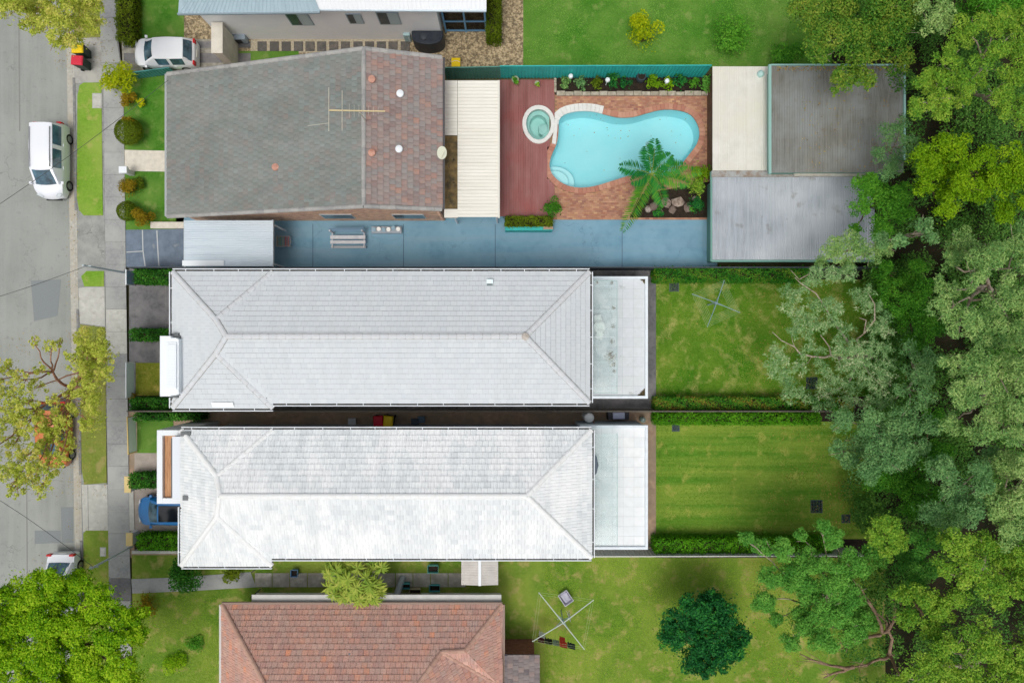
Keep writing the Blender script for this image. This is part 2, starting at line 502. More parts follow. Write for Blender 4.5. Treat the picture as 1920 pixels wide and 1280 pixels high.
def tree(name, label, base, clumps, lm, bark, dens=1.0, leaf=(0.16, 0.07), trunk_r=0.16, fork=0.45, group=None, cat='tree', **kw):
    """a tree: tapered trunk, a limb to every clump, a crown of leaves"""
    bx = P(base[0], base[1], 0.05)
    t = thing(name, bx, label, cat, group)
    zt = sum(c[2] for c in clumps) / len(clumps)
    m = MB()
    cen = sum((P(c[0], c[1], c[2]) for c in clumps), Vector()) / len(clumps)
    top = Vector((bx.x * 0.6 + cen.x * 0.4, bx.y * 0.6 + cen.y * 0.4, max(0.3, zt * fork)))
    limb(m, bx, top, trunk_r, trunk_r * 0.7, 0.06, 9)
    order = sorted(clumps, key=lambda c: math.atan2(P(c[0], c[1], c[2]).y - top.y, P(c[0], c[1], c[2]).x - top.x))
    ng = max(1, min(7, round(len(order) / 3.5))); nodes = []
    for k in range(ng):
        grp = order[k * len(order) // ng:(k + 1) * len(order) // ng]
        gc = sum((P(c[0], c[1], c[2]) for c in grp), Vector()) / len(grp)
        nd = top.lerp(gc, 0.62); nd.z = top.z + (gc.z - top.z) * 0.5
        limb(m, top, nd, trunk_r * 0.55, trunk_r * 0.32, 0.12, 8, 5)
        nodes += [(c, nd) for c in grp]
    for c, nd in nodes:
        e = P(c[0], c[1], c[2])
        pts = limb(m, nd, e, trunk_r * 0.28, 0.02, 0.12, 6, 6)
        rr = c[3] * (CAM_H - c[2]) / FPX
        for _ in range(3):
            d = Vector((random.uniform(-1, 1), random.uniform(-1, 1), random.uniform(0, 0.8))) * rr * 0.8
            limb(m, pts[-2], pts[-1] + d, 0.025, 0.008, 0.1, 4, 3)
    m.build('trunk', bark, t, smooth=True, angle=80)
    leaf = (leaf[0] * .8, leaf[1] * .8); kw.setdefault('fill', .45)
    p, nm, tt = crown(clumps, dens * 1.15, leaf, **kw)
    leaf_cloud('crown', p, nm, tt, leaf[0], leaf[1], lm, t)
    return t

def hedge(name, label, px0, py0, px1, py1, z, lm, z0=0.1, leaf=(0.10, 0.06), dens=0.8, wob=0.16, group=None, cat='hedge', tints=(0.2, 0.7), inner=None):
    """clipped hedge: woody core and leaves over an uneven box"""
    a = P(px0, py1, z); b = P(px1, py0, z)
    t = thing(name, Vector(((a.x + b.x) / 2, (a.y + b.y) / 2, z0)), label, cat, group)
    m = MB(); i = 0.13
    m.box(a.x + i, a.y + i, z0, b.x - i, b.y - i, z - 0.16); m.build('branches', inner or MATS['twigs'], t)
    w, d, h = b.x - a.x, b.y - a.y, z - z0
    A = w * d + 2 * (w + d) * h * 0.6
    n = int(A * dens * 2.2 / (leaf[0] * leaf[1] * 0.5))
    f = rng.random(n)
    top = f < (w * d) / A
    x = rng.uniform(a.x, b.x, n); y = rng.uniform(a.y, b.y, n); zz = rng.uniform(z0, z, n)
    side = (rng.random(n) * 2 * (w + d))
    sx = ~top
    fx = sx & (side < 2 * w); fy = sx & (side >= 2 * w)
    y[fx] = np.where(rng.random(fx.sum()) < 0.5, a.y, b.y); x[fy] = np.where(rng.random(fy.sum()) < 0.5, a.x, b.x)
    zz[top] = z
    nz = np.where(top, 1.0, 0.35)
    pr = np.stack([x, y, zz], 1)
    bumpv = np.sin(x * 7.1 + 1.3 * np.sin(y * 5)) * np.sin(y * 6.3 + np.sin(x * 4.1)) * wob
    pr[:, 2] += bumpv * np.where(top, 1, 0.2) - np.abs(rng.normal(size=n)) * 0.06
    pr[:, :2] += rng.normal(size=(n, 2)) * 0.05
    N = rng.normal(size=(n, 3)) * 0.55; N[:, 2] += nz
    tt = np.clip(tints[0] + (tints[1] - tints[0]) * (0.5 + 0.5 * np.sin(x * 2.3 + 4 * np.sin(y * 1.7)) * 0.8 + rng.normal(size=n) * 0.2), 0, 1)
    leaf_cloud('leaves', pr, N, tt, leaf[0], leaf[1], lm, t)
    return t

def shrub(name, label, px, py, r, z, lm, leaf=(0.09, 0.05), flat=0.85, dens=1.0, lobes=0, z0=0.1, group=None, cat='shrub', tint=0.5, sub=10, subr=(0.34, 0.5), ball=False):
    """round bush: short stems and a ball of leaves, its widest ring read at the pixel"""
    zc = z * 0.55
    c = P(px, py, zc); rr = r * (CAM_H - zc) / FPX
    t = thing(name, (c.x, c.y, z0), label, cat, group)
    m = MB()
    for k in range(5):
        a = 2 * math.pi * k / 5 + random.random()
        limb(m, (c.x + 0.05 * math.cos(a), c.y + 0.05 * math.sin(a), z0), (c.x + rr * 0.55 * math.cos(a), c.y + rr * 0.55 * math.sin(a), z * 0.75), 0.03, 0.01, 0.1, 5, 3)
    m.build('stem', MATS['bark_brown'], t, smooth=True)
    fl = min(1.0, (z - zc) / rr) if rr > 0 else 1
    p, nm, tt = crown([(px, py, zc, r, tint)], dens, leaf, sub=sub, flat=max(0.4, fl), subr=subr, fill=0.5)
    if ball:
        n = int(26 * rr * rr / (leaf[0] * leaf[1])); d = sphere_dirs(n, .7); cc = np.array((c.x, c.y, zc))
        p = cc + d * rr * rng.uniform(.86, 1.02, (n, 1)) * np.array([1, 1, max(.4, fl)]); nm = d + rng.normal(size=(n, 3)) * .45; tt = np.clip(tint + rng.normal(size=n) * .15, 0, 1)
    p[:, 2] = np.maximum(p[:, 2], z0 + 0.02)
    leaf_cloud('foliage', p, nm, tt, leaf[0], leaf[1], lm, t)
    return t

def tufts(name, label, polys_px, z, lm, dens=260, h=0.05, holes=()):
    """short grass blades standing on a lawn: nobody could count them"""
    Vs, Ts = [], []
    for poly in polys_px:
        a = np.array([tuple(P(x, y, z))[:2] for x, y in poly])
        x0, y0 = a.min(0); x1, y1 = a.max(0)
        n = int((x1 - x0) * (y1 - y0) * dens)
        p = np.stack([rng.uniform(x0, x1, n), rng.uniform(y0, y1, n)], 1)
        inside = np.zeros(n, bool); j = len(a) - 1
        for i in range(len(a)):
            c = ((a[i, 1] > p[:, 1]) != (a[j, 1] > p[:, 1])) & (p[:, 0] < (a[j, 0] - a[i, 0]) * (p[:, 1] - a[i, 1]) / (a[j, 1] - a[i, 1] + 1e-12) + a[i, 0])
            inside ^= c; j = i
        p = p[inside]; n = len(p)
        ang = rng.uniform(0, 2 * math.pi, n); ln = h * rng.uniform(0.7, 2.0, n); w = 0.012
        dx, dy = np.cos(ang), np.sin(ang)
        V = np.empty((n, 4, 3))
        V[:, 0] = np.stack([p[:, 0] - dy * w, p[:, 1] + dx * w, np.full(n, z)], 1)
        V[:, 1] = np.stack([p[:, 0] + dy * w, p[:, 1] - dx * w, np.full(n, z)], 1)
        V[:, 2] = np.stack([p[:, 0] + dx * ln + dy * w * 0.3, p[:, 1] + dy * ln - dx * w * 0.3, np.full(n, z) + h * 0.7], 1)
        V[:, 3] = np.stack([p[:, 0] + dx * ln - dy * w * 0.3, p[:, 1] + dy * ln + dx * w * 0.3, np.full(n, z) + h * 0.7], 1)
        Vs.append(V); Ts.append(np.clip(0.5 + 0.35 * np.sin(p[:, 0] * 1.1 + 2 * np.sin(p[:, 1] * 0.9)) + rng.normal(size=n) * 0.15, 0, 1))
    o = leaf_mesh(name, np.vstack(Vs), np.concatenate(Ts), lm, origin=None)
    return tag(o, label, 'grass', None, 'stuff')

def fence(name, label, a, b, z, material, post_mat=None, panel=2.35, ribbed=True, cap=True, z0=0.1, cat='fence', posts=True):
    """fence along its top edge a-b (photo pixels at height z): panels and posts each their own part"""
    A, B = P(a[0], a[1], z), P(b[0], b[1], z)
    A.z = B.z = 0; d = (B - A); L = d.length; d.normalize(); s = Vector((-d.y, d.x, 0))
    t = thing(name, Vector(((A.x + B.x) / 2, (A.y + B.y) / 2, z0)), label, cat)
    n = max(1, round(L / panel)); W = L / n
    up = Vector((0, 0, 1))
    for k in range(n):
        m = MB(); p0 = A + d * (W * k + 0.03); p1 = A + d * (W * (k + 1) - 0.03)
        nr = max(2, int(W / 0.2)) if ribbed else 1
        vs, n2 = [], nr * 4
        for e in (z0 + 0.03, z - 0.03):
            for i in range(n2 + 1):
                o_ = 0.018 if ribbed and i % 4 in (1, 2) else -0.018 if ribbed else 0
                q = p0.lerp(p1, i / n2) + s * o_; vs.append((q.x, q.y, e))
        N = n2 + 1
        vb = [(x - s.x * 0.012, y - s.y * 0.012, zz) for x, y, zz in vs]
        m.add(vs + vb, [(i, i + 1, N + i + 1, N + i) for i in range(n2)] + [(2 * N + N + i, 2 * N + N + i + 1, 2 * N + i + 1, 2 * N + i) for i in range(n2)])
        m.build('panel', material, t)
        if cap:
            MB().beam(p0 + up * (z - 0.02), p1 + up * (z - 0.02), 0.06, 0.05).build('rail', post_mat or material, t)
    if posts:
        for k in range(n + 1):
            q = A + d * (W * k)
            MB().beam(q + up * z0, q + up * (z + 0.01), 0.055, 0.055, up=d).build('post', post_mat or material, t)
    return t
# ------------------------------------------------------------------ materials used all over
mat('twigs', S(44, 38, 24), rough=0.95)
mat('bark_brown', S(120, 98, 78), var=S(80, 62, 46), vs_=9, rough=0.9)
mat('bark_pale', S(190, 178, 160), var=S(135, 120, 100), vs_=7, rough=0.85)
mat('bark_red', S(190, 142, 116), var=S(150, 108, 84), vs_=7, rough=0.9)
soil_m = mat('soil', S(58, 48, 38), var=S(38, 32, 26), vs_=6, rough=0.95, bump=0.5, bsc=30)
forest_m = mat('forest_floor', S(34, 40, 20), var=S(46, 38, 24), vs_=2.5, rough=0.95, bump=0.6, bsc=20)
asphalt_m = mat('asphalt', S(150, 154, 148), var=S(141, 145, 140), vs_=22, va=0.8, big=S(164, 167, 162), bs=0.25, ba=0.7, rough=0.92, bump=0.12, bsc=120, spots=S(128, 128, 127), ss=3, sa=0.4, streak=(S(166, 169, 164), (1.6, .07, 1), .5), cracks=(S(116, 118, 115), .28, .009, .6))
patch_m = mat('asphalt_patch', S(140, 146, 147), var=S(130, 136, 137), vs_=20, rough=0.92, bump=0.12, bsc=120)
old_asph_m = mat('worn_asphalt', S(150, 152, 148), var=S(128, 130, 128), vs_=14, big=S(165, 167, 162), bs=0.8, rough=0.92, bump=0.15, bsc=100, cracks=(S(92, 94, 92), .6, .014, .8))
gutter_m = mat('gutter_concrete', S(196, 194, 184), var=S(170, 168, 158), vs_=5, big=S(182, 176, 160), bs=1.0, rough=0.85, bump=0.1)
kerb_m = mat('kerb_concrete', S(150, 150, 147), var=S(125, 126, 126), vs_=5, rough=0.9, bump=0.1)
conc_m = mat('pale_concrete', S(206, 206, 198), var=S(186, 186, 178), vs_=4, big=S(188, 188, 180), bs=0.7, spots=S(165, 163, 152), ss=2, sa=0.5, rough=0.88, bump=0.1)
path_m = mat('path_concrete', S(166, 168, 167), var=S(148, 150, 150), vs_=7, big=S(176, 178, 174), bs=0.6, island=0.07, rough=0.9, bump=0.12)
dark_conc_m = mat('dark_concrete', S(118, 118, 120), var=S(100, 100, 102), vs_=5, big=S(136, 134, 134), bs=0.9, spots=S(84, 84, 82), ss=1.6, sa=0.45, rough=0.9, bump=0.12)
blue_conc_m = mat('blue_grey_paint', S(120, 164, 186), var=S(110, 154, 177), vs_=2.2, big=S(130, 172, 192), bs=0.4, spots=S(104, 146, 170), ss=1.1, sa=0.35, rough=0.75, bump=0.05, streak=(S(142, 170, 186), (.12, 1.5, 1), .5), cracks=(S(84, 116, 138), .35, .01, .7))
slate_m = mat('slate_paving', S(122, 136, 152), var=S(104, 118, 134), vs_=2, spots=S(160, 165, 165), ss=1.0, sa=0.6, rough=0.8)
joint_m = mat('pale_joint', S(196, 200, 200), rough=0.9)
brown_conc_m = mat('brown_concrete', S(185, 159, 134), var=S(156, 132, 113), vs_=3, big=S(149, 134, 115), bs=0.6, rough=0.9, bump=0.1)
pebble_m = mat('pebbles', S(202, 183, 147), var=S(137, 120, 92), vs_=9, lo=0.42, hi=0.58, spots=S(98, 88, 71), ss=5, sa=0.7, slo=0.5, shi=0.6, rough=0.9, bump=0.8, bsc=14)

def lawn_mat(name, a, b, c, d, bs=0.35, bstretch=None, damt=0.8, dlo=0.56, dhi=0.68, k=1.45):
    a, b, c, d = [tuple(v * k for v in q) for q in (a, b, c, d)]
    return mat(name, a, var=b, vs_=7, va=0.9, big=c, bs=bs, ba=0.9, blo=0.38, bhi=0.66, spots=d, ss=1.3, sa=damt, slo=dlo, shi=dhi, rough=0.95, bump=0.6, bsc=45, spec=0.1, bstretch=bstretch)
lawn_main = lawn_mat('lawn_main', S(66, 114, 26), S(42, 92, 18), S(106, 132, 46), S(158, 154, 92), dlo=.49, dhi=.7)
lawn_front = lawn_mat('lawn_front', S(120, 130, 42), S(88, 108, 28), S(146, 144, 60), S(178, 160, 88), 0.9)
lawn_top = lawn_mat('lawn_top', S(78, 128, 42), S(60, 112, 34), S(112, 146, 66), S(132, 150, 84), damt=0.6, k=1.15)
lawn_low = lawn_mat('lawn_low', S(102, 134, 46), S(82, 116, 36), S(140, 154, 66), S(160, 150, 92), 0.22, k=1.18, dlo=.52, dhi=.68)
lawn_next = lawn_mat('lawn_next', S(84, 126, 40), S(66, 110, 30), S(128, 144, 60), S(140, 144, 70), 0.55, bstretch=(0.14, 2.6, 1))
lawn_verge = lawn_mat('lawn_verge', S(126, 168, 56), S(104, 148, 44), S(148, 172, 78), S(168, 168, 96), k=1.08)
lawn_verge2 = lawn_mat('lawn_verge_dry', S(128, 146, 62), S(108, 126, 50), S(146, 148, 80), S(160, 150, 96), k=1.1)

# ------------------------------------------------------------------ ground, road, verge
g = MB(); _a, _b = P(1015, 215), P(1325, 362); _a.x -= 1.5; _a.y += .6           # open round the pool and spa basins
for x0, y0, x1, y1 in ((-400, _a.y, 400, 400), (-400, -400, 400, _b.y), (-400, _b.y, _a.x, _a.y), (_b.x, _b.y, 400, _a.y)):
    g.sheet([(x0, y0, -0.14), (x1, y0, -0.14), (x1, y1, -0.14), (x0, y1, -0.14)])
tag(g.build('ground', mat('bare_ground', S(92, 96, 56), var=S(74, 76, 48), vs_=0.8, big=S(100, 92, 66), bs=0.08, rough=0.95)), None, None, None, 'structure')
def kx(y): return 125 + (y - 100) * 0.0163
YA, YB = -500, 1800
structure('road', [(kx(YA), YA), (kx(YB), YB), (-420, YB), (-420, YA)], -0.01, asphalt_m)
structure('road_patch', [(58, 526), (115, 524), (108, 592), (64, 602)], -0.004, patch_m)
structure('road_patch', [(65, 994), (114, 994), (114, 1017), (65, 1019)], -0.004, patch_m)
structure('road_patch', [(114, 950), (137, 950), (137, 1017), (116, 1017)], -0.005, patch_m)
structure('road_seam', [(34, 0), (36.2, 0), (38, 246), (35.6, 246)], -0.0035, mat('tar_seam', S(138, 139, 135), rough=0.9))
structure('road_seam', [(49, 905), (51, 905), (53, 1260), (51, 1260)], -0.0035, MATS['tar_seam'])
structure('gutter', [(kx(YA), YA), (kx(YA) + 10, YA), (kx(YB) + 10, YB), (kx(YB), YB)], -0.003, gutter_m)
kerb = tag(MB().sheet(pp([(kx(YA) + 10, YA), (kx(YA) + 14, YA), (kx(YB) + 14, YB), (kx(YB) + 10, YB)], 0.03)).build('kerb', kerb_m), None, None, None, 'structure')
for y in range(-40, 1330, 62):                      # kerb stones, dipped at the driveway crossings
    dip = any(a < y + 31 < b for a, b in ((60, 160), (400, 512), (536, 606), (905, 998)))
    h = 0.05 if dip else 0.12
    m = MB(); y1 = y + 61.4
    m.prism([tuple(P(x, yy, h))[:2] for x, yy in ((kx(y) + 10, y), (kx(y) + 14.5, y), (kx(y1) + 14.5, y1), (kx(y1) + 10, y1))], -0.01, h)
    m.build('kerb_stone', kerb_m if not dip else gutter_m, kerb, bevel=0.02)
V0 = 0.085
structure('verge', [(kx(YA) + 14, YA), (kx(YB) + 14, YB), (200, YB), (200, YA)], V0, old_asph_m)
structure('nature_strip', [(149, 160), (157, 155), (190, 155), (193, 404), (157, 404), (148, 394), (144, 370), (145, 180)], V0 + 0.025, lawn_verge)
structure('nature_strip', [(137, -60), (188, -60), (188, 70), (137, 72)], V0 + 0.025, lawn_verge2)
structure('nature_strip', [(152, 518), (162, 508), (195, 508), (195, 537), (158, 537)], V0 + 0.025, lawn_verge)
structure('driveway_crossing', [(137, 72), (190, 70), (193, 154), (140, 156)], V0 + 0.012, mat('grey_concrete', S(176, 176, 170), var=S(158, 158, 152), vs_=5, big=S(186, 184, 176), bs=0.7, rough=0.9, bump=0.1))
structure('driveway_crossing', [(147, 540), (160, 538), (196, 538), (197, 612), (150, 606)], V0 + 0.02, conc_m)
structure('nature_strip', [(150, 608), (197, 614), (200, 905), (158, 908), (153, 880)], V0 + 0.025, lawn_verge2)
structure('driveway_crossing', [(153, 908), (206, 908), (250, 912), (252, 994), (206, 995), (156, 996)], V0 + 0.02, conc_m)
for x in (164, 201):
    structure('expansion_joint', [(x, 909), (x + 1, 909), (x + 2.5, 995), (x + 1.5, 995)], V0 + 0.0245, kerb_m)
structure('nature_strip', [(156, 1000), (161, 994), (203, 994), (206, 1110), (208, 1400), (160, 1400)], V0 + 0.026, lawn_low)
foot = structure('footpath', [(186, -300), (218, -300), (221, 70), (231, 150), (233, 540), (238, 900), (246, 1110), (250, 1500), (206, 1500), (204, 1100), (199, 700), (193, 160)], V0 + 0.008, kerb_m)
def fpx(y):   # left and right edge of the footpath
    if y < 70: return 187.5, 217
    if y < 150: t = (y - 70) / 80; return 188 + 6 * t, 218 + 13 * t
    t = (y - 150) / 950; return 194 + 10 * t, 231 + 13 * t
ys = list(range(-8, 1300, 42))
for i, y in enumerate(ys):
    y1 = y + 41.3; a, b = fpx(y); c, d = fpx(y1)
    pale = 534 < y + 20 < 560 or y > 670 or y < 55
    m = MB(); m.prism([tuple(P(*q, V0 + .03))[:2] for q in ((a, y), (b, y), (d, y1), (c, y1))], V0, V0 + 0.03 + random.uniform(-0.004, 0.004))
    m.build('slab', conc_m if (540 < y < 660) else (dark_conc_m if 1068 < y < 1110 else path_m), foot)
# lots
structure('garden_soil', [(231, -200), (985, -200), (985, 128), (231, 128)], 0.06, pebble_m)
structure('lawn', rect(247, -100, 345, 72), 0.075, lawn_top)
structure('driveway', [(228, 74), (420, 74), (420, 134), (230, 134)], 0.075, mat('drive_beige', S(176, 172, 160), var=S(140, 136, 124), vs_=4, spots=S(110, 106, 98), ss=2, sa=0.6, rough=0.9))
for y0, y1 in ((78, 90), (100, 118)):
    structure('wheel_track', rect(232, y0, 470, y1), 0.085, dark_conc_m)
structure('lawn', [(981, -200), (1560, -200), (1560, 127), (981, 127)], 0.08, lawn_top)
structure('lawn', rect(420, 96, 560, 128), 0.078, lawn_top)
# pool lot
structure('lawn', [(231, 134), (345, 134), (345, 432), (233, 432)], 0.07, lawn_top)
structure('garden_path', [(231, 281), (318, 283), (318, 322), (250, 321), (231, 324)], 0.085, mat('cream_concrete', S(226, 220, 206), var=S(210, 204, 190), vs_=4, rough=0.9))
structure('driveway', [(235, 431), (350, 429), (350, 500), (236, 500)], 0.078, slate_m)
for pts in ([(266, 431), (268, 431), (269, 470), (273, 499), (271, 499), (267, 470)], [(293, 432), (295, 432), (297, 470), (299, 499), (297, 499), (295, 470)], [(237, 472), (268, 470), (268, 471.6), (237, 473.6)]):
    structure('paving_joint', pts, 0.0835, joint_m)
structure('side_driveway', [(330, 408), (1345, 404), (1345, 506), (330, 506)], 0.07, blue_conc_m)
for x in (586, 756, 928, 1166):
    structure('expansion_joint', rect(x, 420, x + 1.1, 500), 0.0745, mat('joint_dark', S(80, 104, 124), rough=0.9))
# the white-roofed house's lot
structure('yard_concrete', rect(242, 503, 1230, 772), 0.05, dark_conc_m)
structure('driveway', rect(245.5, 534.5, 340, 620), 0.07, dark_conc_m)
structure('garden_path', rect(246, 638, 330, 679.5), 0.07, dark_conc_m)
structure('expansion_joint', rect(310.3, 535, 311.3, 619), 0.0745, kerb_m)
structure('soil_bed', rect(252, 505, 330, 534), 0.066, soil_m)
structure('soil_bed', rect(246, 741, 325, 771), 0.066, soil_m)
structure('lawn', rect(254.5, 680, 322, 741.5), 0.085, lawn_front)
structure('lawn', [(1230, 524), (1700, 524), (1700, 743), (1230, 743)], 0.08, lawn_main)
structure('soil_bed', rect(1230, 503, 1700, 527), 0.074, soil_m)
structure('soil_bed', rect(1230, 741, 1700, 772), 0.0745, soil_m)
# mirrored neighbour's lot
structure('yard_concrete', rect(240, 772, 1232, 1045), 0.052, brown_conc_m)
structure('lawn', rect(257, 788, 325, 849), 0.08, lawn_top)
structure('driveway', rect(252, 849, 345, 893), 0.075, mat('drive_taupe', S(178, 168, 158), var=S(164, 154, 145), vs_=3, rough=0.88))
structure('driveway', rect(252, 915, 480, 998), 0.075, MATS['drive_taupe'])
structure('soil_bed', rect(252, 996, 350, 1036), 0.07, soil_m)
structure('soil_bed', rect(248, 888, 345, 918), 0.0705, soil_m)
structure('lawn', [(1230, 790), (1640, 790), (1640, 1010), (1230, 1010)], 0.08, lawn_next)
structure('soil_bed', rect(1230, 770, 1640, 797), 0.0745, soil_m)
structure('soil_bed', rect(1230, 1003, 1640, 1045), 0.0765, soil_m)
# bottom lot
structure('lawn', [(247, 1040), (1660, 1040), (1660, 1500), (252, 1500)], 0.055, lawn_low)
structure('garden_path', [(246, 1085), (330, 1082), (470, 1072), (480, 1100), (380, 1106), (248, 1112)], 0.075, path_m)
for k in range(12):
    x = 478 + k * 33
    structure('paver', rect(x, 1074, x + 31.5, 1100), 0.08, mat('weathered_paver', S(206, 202, 192), var=S(176, 172, 164), vs_=4, big=S(160, 156, 144), bs=1.2, rough=0.9, bump=0.1))
# woodland floor at the back
structure('forest_ground', [(1500, -400), (2500, -400), (2500, 1700), (1600, 1700), (1600, 1045), (1640, 1045), (1640, 790), (1680, 770), (1680, 503), (1600, 500), (1560, 128)], 0.045, forest_m)
# ------------------------------------------------------------------ the white-roofed house in the middle
white_tile = mat('white_roof_tile', S(209, 215, 219), palette=[S(205, 212, 217), S(211, 217, 221), S(208, 214, 218), S(213, 219, 222)], streak=(S(196, 200, 200), (2.5, .25, 1), .25), spots=S(176, 182, 188), ss=5, sa=0.25, slo=0.64, shi=0.72, rough=0.75, spec=0.25)
white_cap = mat('white_ridge_cap', S(218, 221, 226), palette=[S(206, 211, 216), S(213, 217, 221)], var=S(204, 204, 199), vs_=5, va=0.4, rough=0.75)
bed_m = mat('mortar_bed', S(140, 128, 104), var=S(110, 100, 84), vs_=8, rough=0.95)
white_paint = mat('white_paint', S(236, 242, 246), rough=0.5)
white_render = mat('white_render', S(222, 224, 222), var=S(205, 208, 207), vs_=2, rough=0.8)
under_m = mat('roof_underlay', S(120, 122, 126), rough=0.95)
dark_gap = mat('gutter_trough', S(62, 66, 68), var=S(80, 76, 66), vs_=6, rough=0.8)
flash_m = mat('lead_flashing', S(120, 124, 126), var=S(100, 104, 106), vs_=6, rough=0.6, metal=0.2)
window_glass = mat('window_glass', S(52, 66, 76), var=S(70, 84, 92), vs_=1.5, rough=0.08, spec=0.8)

def gutter_run(parent, a, b, out, z, brackets=44.0):
    """eaves gutter: pale lip, dark trough, a strap every metre or so; out is the outward direction"""
    a, b = Vector(a), Vector(b); out = Vector(out); d = (b - a).normalized(); L = (b - a).length
    dn = Vector((0, 0, -0.03))
    MB().beam(a + out * 0.15 + dn, b + out * 0.15 + dn, 0.05, 0.12).build('gutter', white_paint, parent, bevel=0.01)
    MB().beam(a + out * 0.065 + dn * 2.4, b + out * 0.065 + dn * 2.4, 0.12, 0.03).build('gutter_trough', dark_gap, parent)
    n = max(2, int(L / 1.35))
    for i in range(n):
        p = a + d * (L * (i + 0.5) / n + random.uniform(-0.15, 0.15))
        MB().beam(p - out * 0.02 - dn * 0.5, p + out * 0.14 - dn * 0.5, 0.035, 0.012).build('gutter_strap', white_paint, parent)

ZE = 5.2
main = thing('house', P(715, 632, 0.05), 'long house with pale grey-white hipped tile roof in the middle of the picture', 'house')
eL, eR, eT, eB, eB2 = 323.5, 1105.5, 509.5, 755.0, 764.5
RISE = 1.45
half = 122.0
zr = ZE + RISE
def Pm(x, y, z): return P(x, y, z)
# true plan coordinates of the eaves
A_ = P(eL, 507, ZE); B_ = P(512, eT, ZE); C_ = P(eR, eT, ZE); D_ = P(eR, eB, ZE); E_ = P(512, eB, ZE); F_ = P(512, eB2, ZE - 0.1); G_ = P(eL, eB2, ZE - 0.1)
A_.y = B_.y
rid0 = P(424, 630.5, zr); rid1 = P(985, 630.5, zr)
j0 = P(405, 599, ZE + RISE * 0.76); j1 = P(405, 662, ZE + RISE * 0.76)
def on_slope(px, py, a, b, c_):
    """where the view through a pixel meets the plane a-b-c"""
    o = Vector((0, 0, CAM_H)); d = P(px, py, 0) - o; n_ = (Vector(b) - Vector(a)).cross(Vector(c_) - Vector(a))
    return o + d * ((Vector(a) - o).dot(n_) / d.dot(n_))
j0 = on_slope(405, 599, A_, C_, rid1); j1 = on_slope(405, 662, E_, D_, rid1)
F_ = on_slope(512, eB2, E_, D_, rid1); G_ = on_slope(eL, eB2, E_, D_, rid1)
wall = MB(); i_ = 0.5
wall.box(A_.x + i_, D_.y + i_, 0.05, C_.x - i_, A_.y - i_, ZE - 0.12)
wall.build('wall', white_render, main)
sof = MB(); sof.box(A_.x + 0.06, D_.y + 0.06, ZE - 0.14, C_.x - 0.06, A_.y - 0.06, ZE - 0.1); sof.build('soffit', white_paint, main)
roof = MB()
roof.add([A_, B_, C_, rid1, rid0, j0], [(0, 5, 1), (1, 5, 4, 3, 2)])
roof.add([C_, D_, rid1], [(0, 2, 1)])
roof.add([D_, E_, F_, j1, rid0, rid1], [(0, 5, 4, 3, 1), (1, 3, 2)])
roof.add([F_, G_, j1], [(0, 2, 1)]); roof.add([G_, A_, j0, rid0, j1], [(0, 4, 3, 2, 1)])
roof.v = [(x, y, z - .17) for x, y, z in roof.v]; rf = roof.build('roof', under_m, main)
tr = TiledRoof(rf, white_tile, 0.315, 0.29, t=0.034, waves=0, stagger=0.5, gap=0.004, jitter=0.004, slot=0.022)
tr.face([A_, B_, j0]); tr.face([B_, C_, rid1, rid0, j0]); tr.face([C_, D_, rid1]); tr.face([D_, E_, j1, rid0, rid1]); tr.face([F_, G_, j1, E_], ref=j1); tr.face([G_, A_, j0, rid0, j1], ref=j0)
tr.finish(300)
for a, b in ((rid0, rid1), (A_, j0), (B_, j0), (j0, rid0), (j1, rid0), (G_, j1), (F_, j1), (C_, rid1), (D_, rid1)):
    MB().beam(Vector(a) + Vector((0, 0, 0.0)), Vector(b) + Vector((0, 0, 0.0)), 0.295, 0.03).build('mortar_bed', bed_m, rf)
    ridge_caps(rf, a, b, white_cap, L=0.43, w=0.14, h=0.045)
MB().lathe(rid1 + Vector((0, 0, -0.02)), [(0.2, 0), (0.19, 0.1), (0.1, 0.15)], 14).build('ridge_cap', mat('stained_cap', S(202, 196, 188), var=S(170, 160, 150), vs_=7, rough=0.85), rf, smooth=True)
gutter_run(main, A_, C_, (0, 1, 0), ZE); gutter_run(main, E_, D_, (0, -1, 0), ZE); gutter_run(main, G_, F_, (0, -1, 0), ZE)
gutter_run(main, D_, C_, (1, 0, 0), ZE); gutter_run(main, G_ , P(eL, 745, ZE), (-1, 0, 0), ZE); gutter_run(main, P(eL, 632, ZE), A_, (-1, 0, 0), ZE)
# vent, clear roof sheet
v = P(918.5, 531, ZE + 0.3)
MB().box(v.x - 0.17, v.y - 0.02, v.z - 0.1, v.x + 0.17, v.y + 0.2, v.z + 0.14).build('vent_hood', mat('vent_white', S(232, 248, 250), rough=0.4), main, bevel=0.015)
MB().box(v.x - 0.15, v.y - 0.16, v.z - 0.1, v.x + 0.15, v.y - 0.021, v.z + 0.06).build('vent_grille', mat('vent_grey', S(96, 110, 112), var=S(140, 150, 150), vs_=20, rough=0.6), main)
s0, s1 = P(398, 763, ZE - 0.02), P(437, 754, ZE + 0.1)
MB().add([(s0.x, s0.y, ZE - 0.02), (s1.x, s0.y, ZE - 0.02), (s1.x, s1.y, ZE + 0.13), (s0.x, s1.y, ZE + 0.13)], [(0, 1, 2, 3)]).build('clear_roof_sheet', mat('clear_sheet', S(246, 250, 250), rough=0.4), main)
